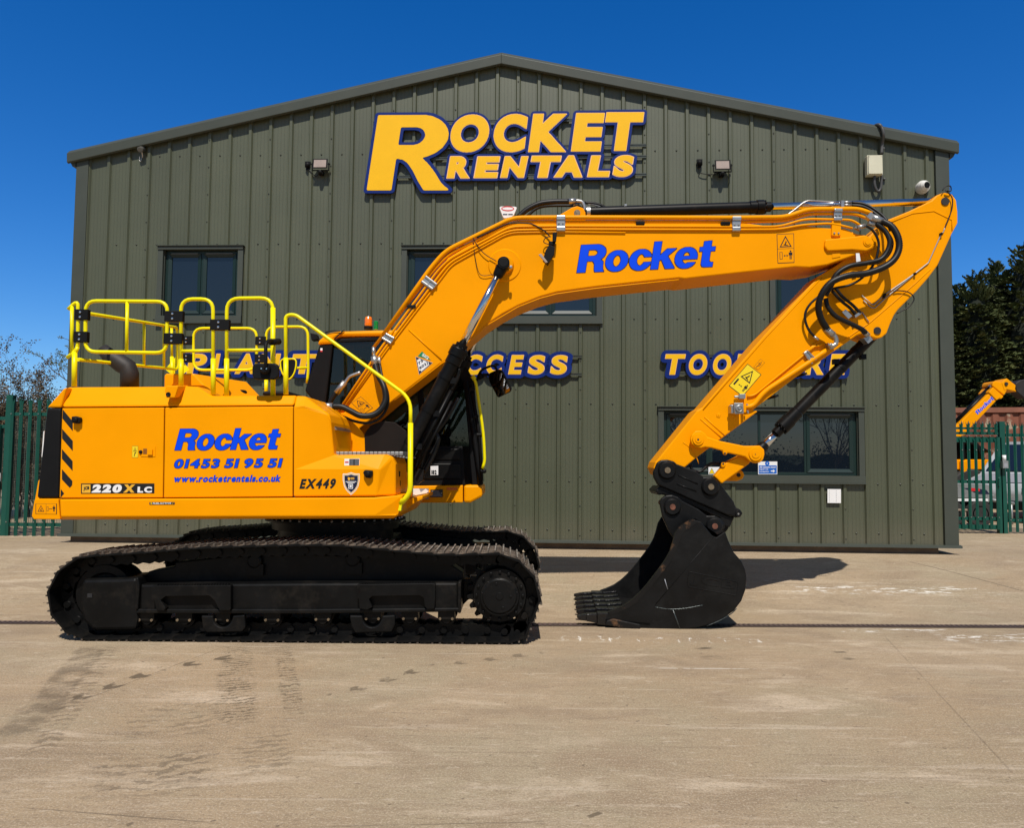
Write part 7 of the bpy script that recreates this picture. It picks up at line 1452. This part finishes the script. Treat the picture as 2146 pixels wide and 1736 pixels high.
# ------------------------------------------------------------------ planting
M['conifer'] = mat('conifer_foliage', (.068, .086, .030), .7, var=.45, scale=1.3, col2=(.19, .195, .065), c2=(.52, .68), c2scale=1.1, spec=.2)
M['coniferdark'] = mat('conifer_inner_shade', (.008, .012, .005), .9, var=.2)  # near-black core, the shade inside the crown put into its colour
M['bark'] = mat('bark', (.055, .042, .032), .9, var=.3, scale=20, bump=.3)
M['twig'] = mat('dry_twigs', (.080, .058, .042), .9, var=.35, scale=3)
M['bud'] = mat('dry_leaves', (.095, .068, .038), .85, var=.4, scale=4)
M['leaf'] = mat('young_leaves', (.10, .12, .05), .7, var=.3, scale=8)
def conifer(x, y, h, rad, seed, label):
    rnd = random.Random(seed); r = empty('conifer_tree', Matrix.Translation(Vector((x, y, GZ))), label, 'tree', 'conifers behind the yard')
    t = MB(); t.tube([Vector((0, 0, 0)), Vector((0, 0, h*.5)), Vector((0.1, 0, h*.93))], [.22, .15, .03], 8); t.build('trunk', M['bark'], r)
    rr = lambda f: rad*(min(1, (1-f)*1.7)**.55)*(.88+.12*math.sin(f*17+seed))
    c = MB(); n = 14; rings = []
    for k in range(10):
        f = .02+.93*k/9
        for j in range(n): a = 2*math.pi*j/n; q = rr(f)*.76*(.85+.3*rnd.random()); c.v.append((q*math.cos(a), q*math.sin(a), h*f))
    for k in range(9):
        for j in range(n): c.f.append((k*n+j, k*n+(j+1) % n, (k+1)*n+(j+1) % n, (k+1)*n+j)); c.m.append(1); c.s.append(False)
    vs = c.v; fs = c.f; ms = c.m; ss = c.s
    for i in range(int(1050*h/9)):
        f = 1-(rnd.random()**.80)*.98; a = rnd.random()*2*math.pi
        if math.sin(a) > .55 and rnd.random() < .7: a = -a
        q = rr(f)*(.62+.46*rnd.random()); lift = .15+.55*rnd.random()
        o = Vector((math.cos(a)*q, math.sin(a)*q, h*f)); d = Vector((math.cos(a), math.sin(a), lift-.25)).normalized(); s = Vector((-d.y, d.x, 0)).normalized(); L_ = .26+.34*rnd.random()
        if f > .9: d = Vector((d.x*.6, d.y*.6, 1)).normalized()
        for k in range(13):
            u = (k/12); sg = 1 if k % 2 else -1; b = o+d*(L_*u)+Vector((0, 0, -.10*u*u)); dirn = (d*.8+s*sg*(.75*(1-u*.6))+Vector((0, 0, .25*rnd.random()-.08))).normalized(); l = (.22-.11*u)*(.7+.6*rnd.random()); w0 = dirn.cross(Vector((0, 0, 1))).normalized(); ta = rnd.uniform(-1.1, 1.1); w = (w0*math.cos(ta)+dirn.cross(w0)*math.sin(ta))*(.030+.020*rnd.random())
            z = len(vs); e = b+dirn*l; m_ = b+dirn*(l*.55); vs += [tuple(b), tuple(m_+w), tuple(e), tuple(m_-w+Vector((0, 0, .015)))]; fs.append((z, z+1, z+2, z+3)); ms.append(0); ss.append(False)
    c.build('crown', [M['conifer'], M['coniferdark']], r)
LBL = ['dark conifer whose top just clears the wall corner, nearest the building', 'dark conifer with a ragged low top, second from the building corner', 'dark conifer with a thin leading shoot, third from the building corner', 'dark conifer rising above its left neighbours near the picture edge', 'tallest dark conifer, cut by the right edge of the picture', 'dark conifer just past the right picture edge behind the container']
for (dx, ytop, Y, rad, sd), lb in zip(((1965, 640, 29.5, 1.5, 3), (2012, 598, 30, 1.25, 5), (2052, 578, 29, 1.3, 8), (2098, 545, 30, 1.5, 13), (2158, 505, 29, 1.7, 21), (2225, 480, 30.5, 1.8, 34)), LBL):
    conifer((dx-CXP-((868-ytop)*math.sin(ROLL)*-1))*Y/FPX, Y, (964-ytop)*Y/FPX+1.63-GZ, rad, sd, lb)
def bare_bush(name, x, y, h, spread, seed, label, cat, group=None, density=1., z0=GZ, trunk=0., leafy=.5, part=('branches', 'buds')):
    rnd = random.Random(seed); r = empty(name, Matrix.Translation(Vector((x, y, z0))), label, cat, group); b = MB(); lf = MB()
    def leafq(p):
        s = .008+.013*rnd.random(); d = Vector((rnd.uniform(-1, 1), rnd.uniform(-1, 1), rnd.uniform(-1, 1))).normalized(); e = d.orthogonal().normalized(); lf.add([p, p+(d+e)*s, p+d*2*s, p+(d-e)*s], [(0, 1, 2, 3)])
    def grow(p, d, L_, rad, lev):
        n = 4; pts = [p]
        for k in range(n):
            d = (d+Vector((rnd.uniform(-1, 1), rnd.uniform(-1, 1), rnd.uniform(-.6, .9)))*.22).normalized(); p = p+d*(L_/n); pts.append(p)
        b.tube(pts, [rad*(1-.6*k/n) for k in range(n+1)], 3 if lev > 1 else 5, caps=False)
        if lev >= 2:
            for q in pts[1:]:
                for _ in range(4):
                    if rnd.random() < leafy: leafq(q+Vector((rnd.gauss(0, .03), rnd.gauss(0, .03), rnd.gauss(0, .03))))
        if lev < 4:
            for k in range(int((4 if lev < 2 else 3)*density+rnd.random())):
                q = pts[rnd.randint(1, n)]; nd = (d*.7+Vector((rnd.uniform(-1, 1), rnd.uniform(-1, 1), rnd.uniform(-.2, .9)))*.75).normalized(); grow(q, nd, L_*rnd.uniform(.45, .72), rad*.5, lev+1)
    if trunk:
        b.tube([Vector((0, 0, 0)), Vector((.05, 0, trunk))], [.11, .08], 8)
        for k in range(7): a = 2*math.pi*k/7; grow(Vector((.05, 0, trunk*rnd.uniform(.7, 1))), Vector((math.cos(a)*spread, math.sin(a)*spread, 1)).normalized(), h*.42, .045, 0)
    else:
        for k in range(int(9*density)): a = rnd.random()*6.28; q = rnd.random()*spread; grow(Vector((q*math.cos(a), q*math.sin(a)*.6, 0)), Vector((math.cos(a)*.35, math.sin(a)*.35, 1)).normalized(), h*rnd.uniform(.5, .62), .022, 0)
    b.build(part[0], M['twig'], r)
    if lf.v: lf.build(part[1], M['bud'], r)
for i, (dx, ytop, Y, sp_, lb) in enumerate(((-70, 800, 17.5, .9, 'bare brown bush cut off by the left picture edge behind the gate'), (-12, 845, 17.2, .8, 'tallest bare brown bush in view over the left gate'), (48, 872, 17.8, .7, 'low bare brown bush above the mesh fence, left of the sapling'), (98, 878, 17.3, .7, 'low bare brown bush showing between fence pales and counterweight'), (150, 872, 18, .7, 'bare brown bush mostly hidden behind the counterweight'))):
    bare_bush('bare_bush', (dx-CXP)*Y/FPX, Y, (964-ytop)*Y/FPX+1.63-GZ, sp_, 40+i, lb, 'bush', 'bare bushes behind the left fence', 1.12, leafy=.95)
def sapling():
    Y = 15.; r = empty('sapling', I4, 'thin young tree with small leaves arching over the left fence', 'tree'); b = MB(); lf = MB(); rnd = random.Random(5); P = lambda pts: [sp(zX, *p, Y) for p in pts]
    base = sp(zX, 1640, 1420, Y); b.tube(spline([Vector((base.x+.1, Y, GZ)), Vector((base.x+.08, Y, 1.5)), base, sp(zX, 1490, 1275, Y)], 5), [.03]*16, 6)
    br = [([(1490, 1275), (1270, 1110), (1100, 980), (980, 820), (870, 720), (720, 640), (530, 590)], .010, .55), ([(1270, 1110), (1210, 970), (1185, 780), (1215, 640), (1245, 575)], .006, .45), ([(1100, 960), (1085, 830), (1080, 700)], .005, .4), ([(1090, 890), (1150, 850), (1200, 855)], .004, .3),
          ([(1370, 1180), (1300, 1030), (1270, 900), (1300, 760), (1340, 680)], .006, .3), ([(1490, 1140), (1380, 1040), (1300, 910), (1330, 800), (1390, 770)], .006, .3), ([(1500, 1100), (1420, 960), (1350, 860)], .005, .3), ([(1640, 1420), (1560, 900), (1480, 420), (1380, 330), (1230, 300)], .008, .78), ([(1560, 800), (1460, 560), (1390, 480)], .006, .7), ([(1640, 1300), (1800, 1100), (1900, 900)], .008, .3), ([(1215, 640), (1290, 670), (1370, 700)], .004, .2)]
    for pts, rad, f0 in br:
        s = spline(P(pts), 6); b.tube(s, [rad*(1-.6*k/len(s)) for k in range(len(s))], 5)
        for k, q in enumerate(s):
            if k/len(s) < f0: continue
            for _ in range(3):
                p = q+Vector((rnd.gauss(0, .02), rnd.gauss(0, .03), rnd.gauss(0, .02))); d = Vector((rnd.uniform(-1, 1), rnd.uniform(-.6, .6), rnd.uniform(-.5, 1))).normalized(); e = d.cross(Vector((0, 1, 0.2))).normalized(); z = .010+.009*rnd.random(); lf.add([p, p+d*z+e*z*.7, p+d*2*z, p+d*z-e*z*.7], [(0, 1, 2, 3)])
    b.build('branches', M['bark'], r); lf.build('leaves', M['leaf'], r)
sapling()
mb = MB(); a, e = sp(zX, -900, 640, 42), sp(zX, 3600, 2080, 46); mb.tube([a.lerp(e, k/12)+Vector((0, 0, -.25*math.sin(math.pi*k/12))) for k in range(13)], .014, 5); tag(mb.build('overhead_cable', M['cable']), 'thin overhead cable crossing the sky above the left bushes', 'cable')
# ------------------------------------------------------------------ what the windows reflect: the far side of the yard, behind the camera
hd = MB(); rnd = random.Random(9)
for i in range(26000):
    x = rnd.uniform(-30, 30); y = -20+rnd.gauss(0, .6); z = min(rnd.random()*2.0+abs(rnd.gauss(0, .5)), 3.4)+.25*math.sin(x*.9)+.2*math.sin(x*2.3); p = Vector((x, y, max(0, z))); d = Vector((rnd.uniform(-1, 1), rnd.uniform(-1, 1), rnd.uniform(-.3, 1))).normalized(); e = d.orthogonal().normalized(); s = rnd.uniform(.025, .07); hd.add([p, p+(d+e)*s, p+d*2*s, p+(d-e)*s], [(0, 1, 2, 3)])
hx = [-30+k for k in range(61)]; hf = [Vector((x, -20.4, 0)) for x in hx]+[Vector((x, -20.4, 1.9+.25*math.sin(x*.9)+.2*math.sin(x*2.3))) for x in hx[::-1]]; hd.ext(hf, -20.9)
tag(hd.build('hedge', mat('hedge_leaves', (.030, .036, .016), .8, var=.4, scale=2)), 'dark overgrown hedge along the far side of the yard', 'hedge')
for i, (x, h, lb) in enumerate(((7.5, 7.0, 'bare spreading tree on the far side of the yard, right'), (3.4, 6.0, 'bare spreading tree on the far side of the yard, left'))):
    bare_bush('bare_tree', x*1.9, -17.5, h, .7, 80+i, lb, 'tree', 'bare trees across the yard', 1., 0., 1.8, .1, ('crown', 'buds'))

hl = MB(); nH = 180; rnd = random.Random(4)
for j, (rad, hb) in enumerate(((260, 0.), (330, .55), (430, 1.), (560, 0.))):
    for k in range(nH):
        a = 2*math.pi*k/nH; h = hb*(9+4*math.sin(3*a+1)+3*math.sin(7*a+2)+1.6*math.sin(17*a)+rnd.random()*.9); hl.v.append((rad*math.cos(a), rad*math.sin(a), h-.5))
for j in range(3):
    for k in range(nH): hl.f.append((j*nH+k, j*nH+(k+1) % nH, (j+1)*nH+(k+1) % nH, (j+1)*nH+k)); hl.m.append(0); hl.s.append(True)
tag(hl.build('hills', mat('hill_pasture', (.055, .075, .035), .9, var=.3, scale=.02, col2=(.022, .034, .016), c2=(.48, .56), c2scale=.03, spec=.1)), kind='structure')
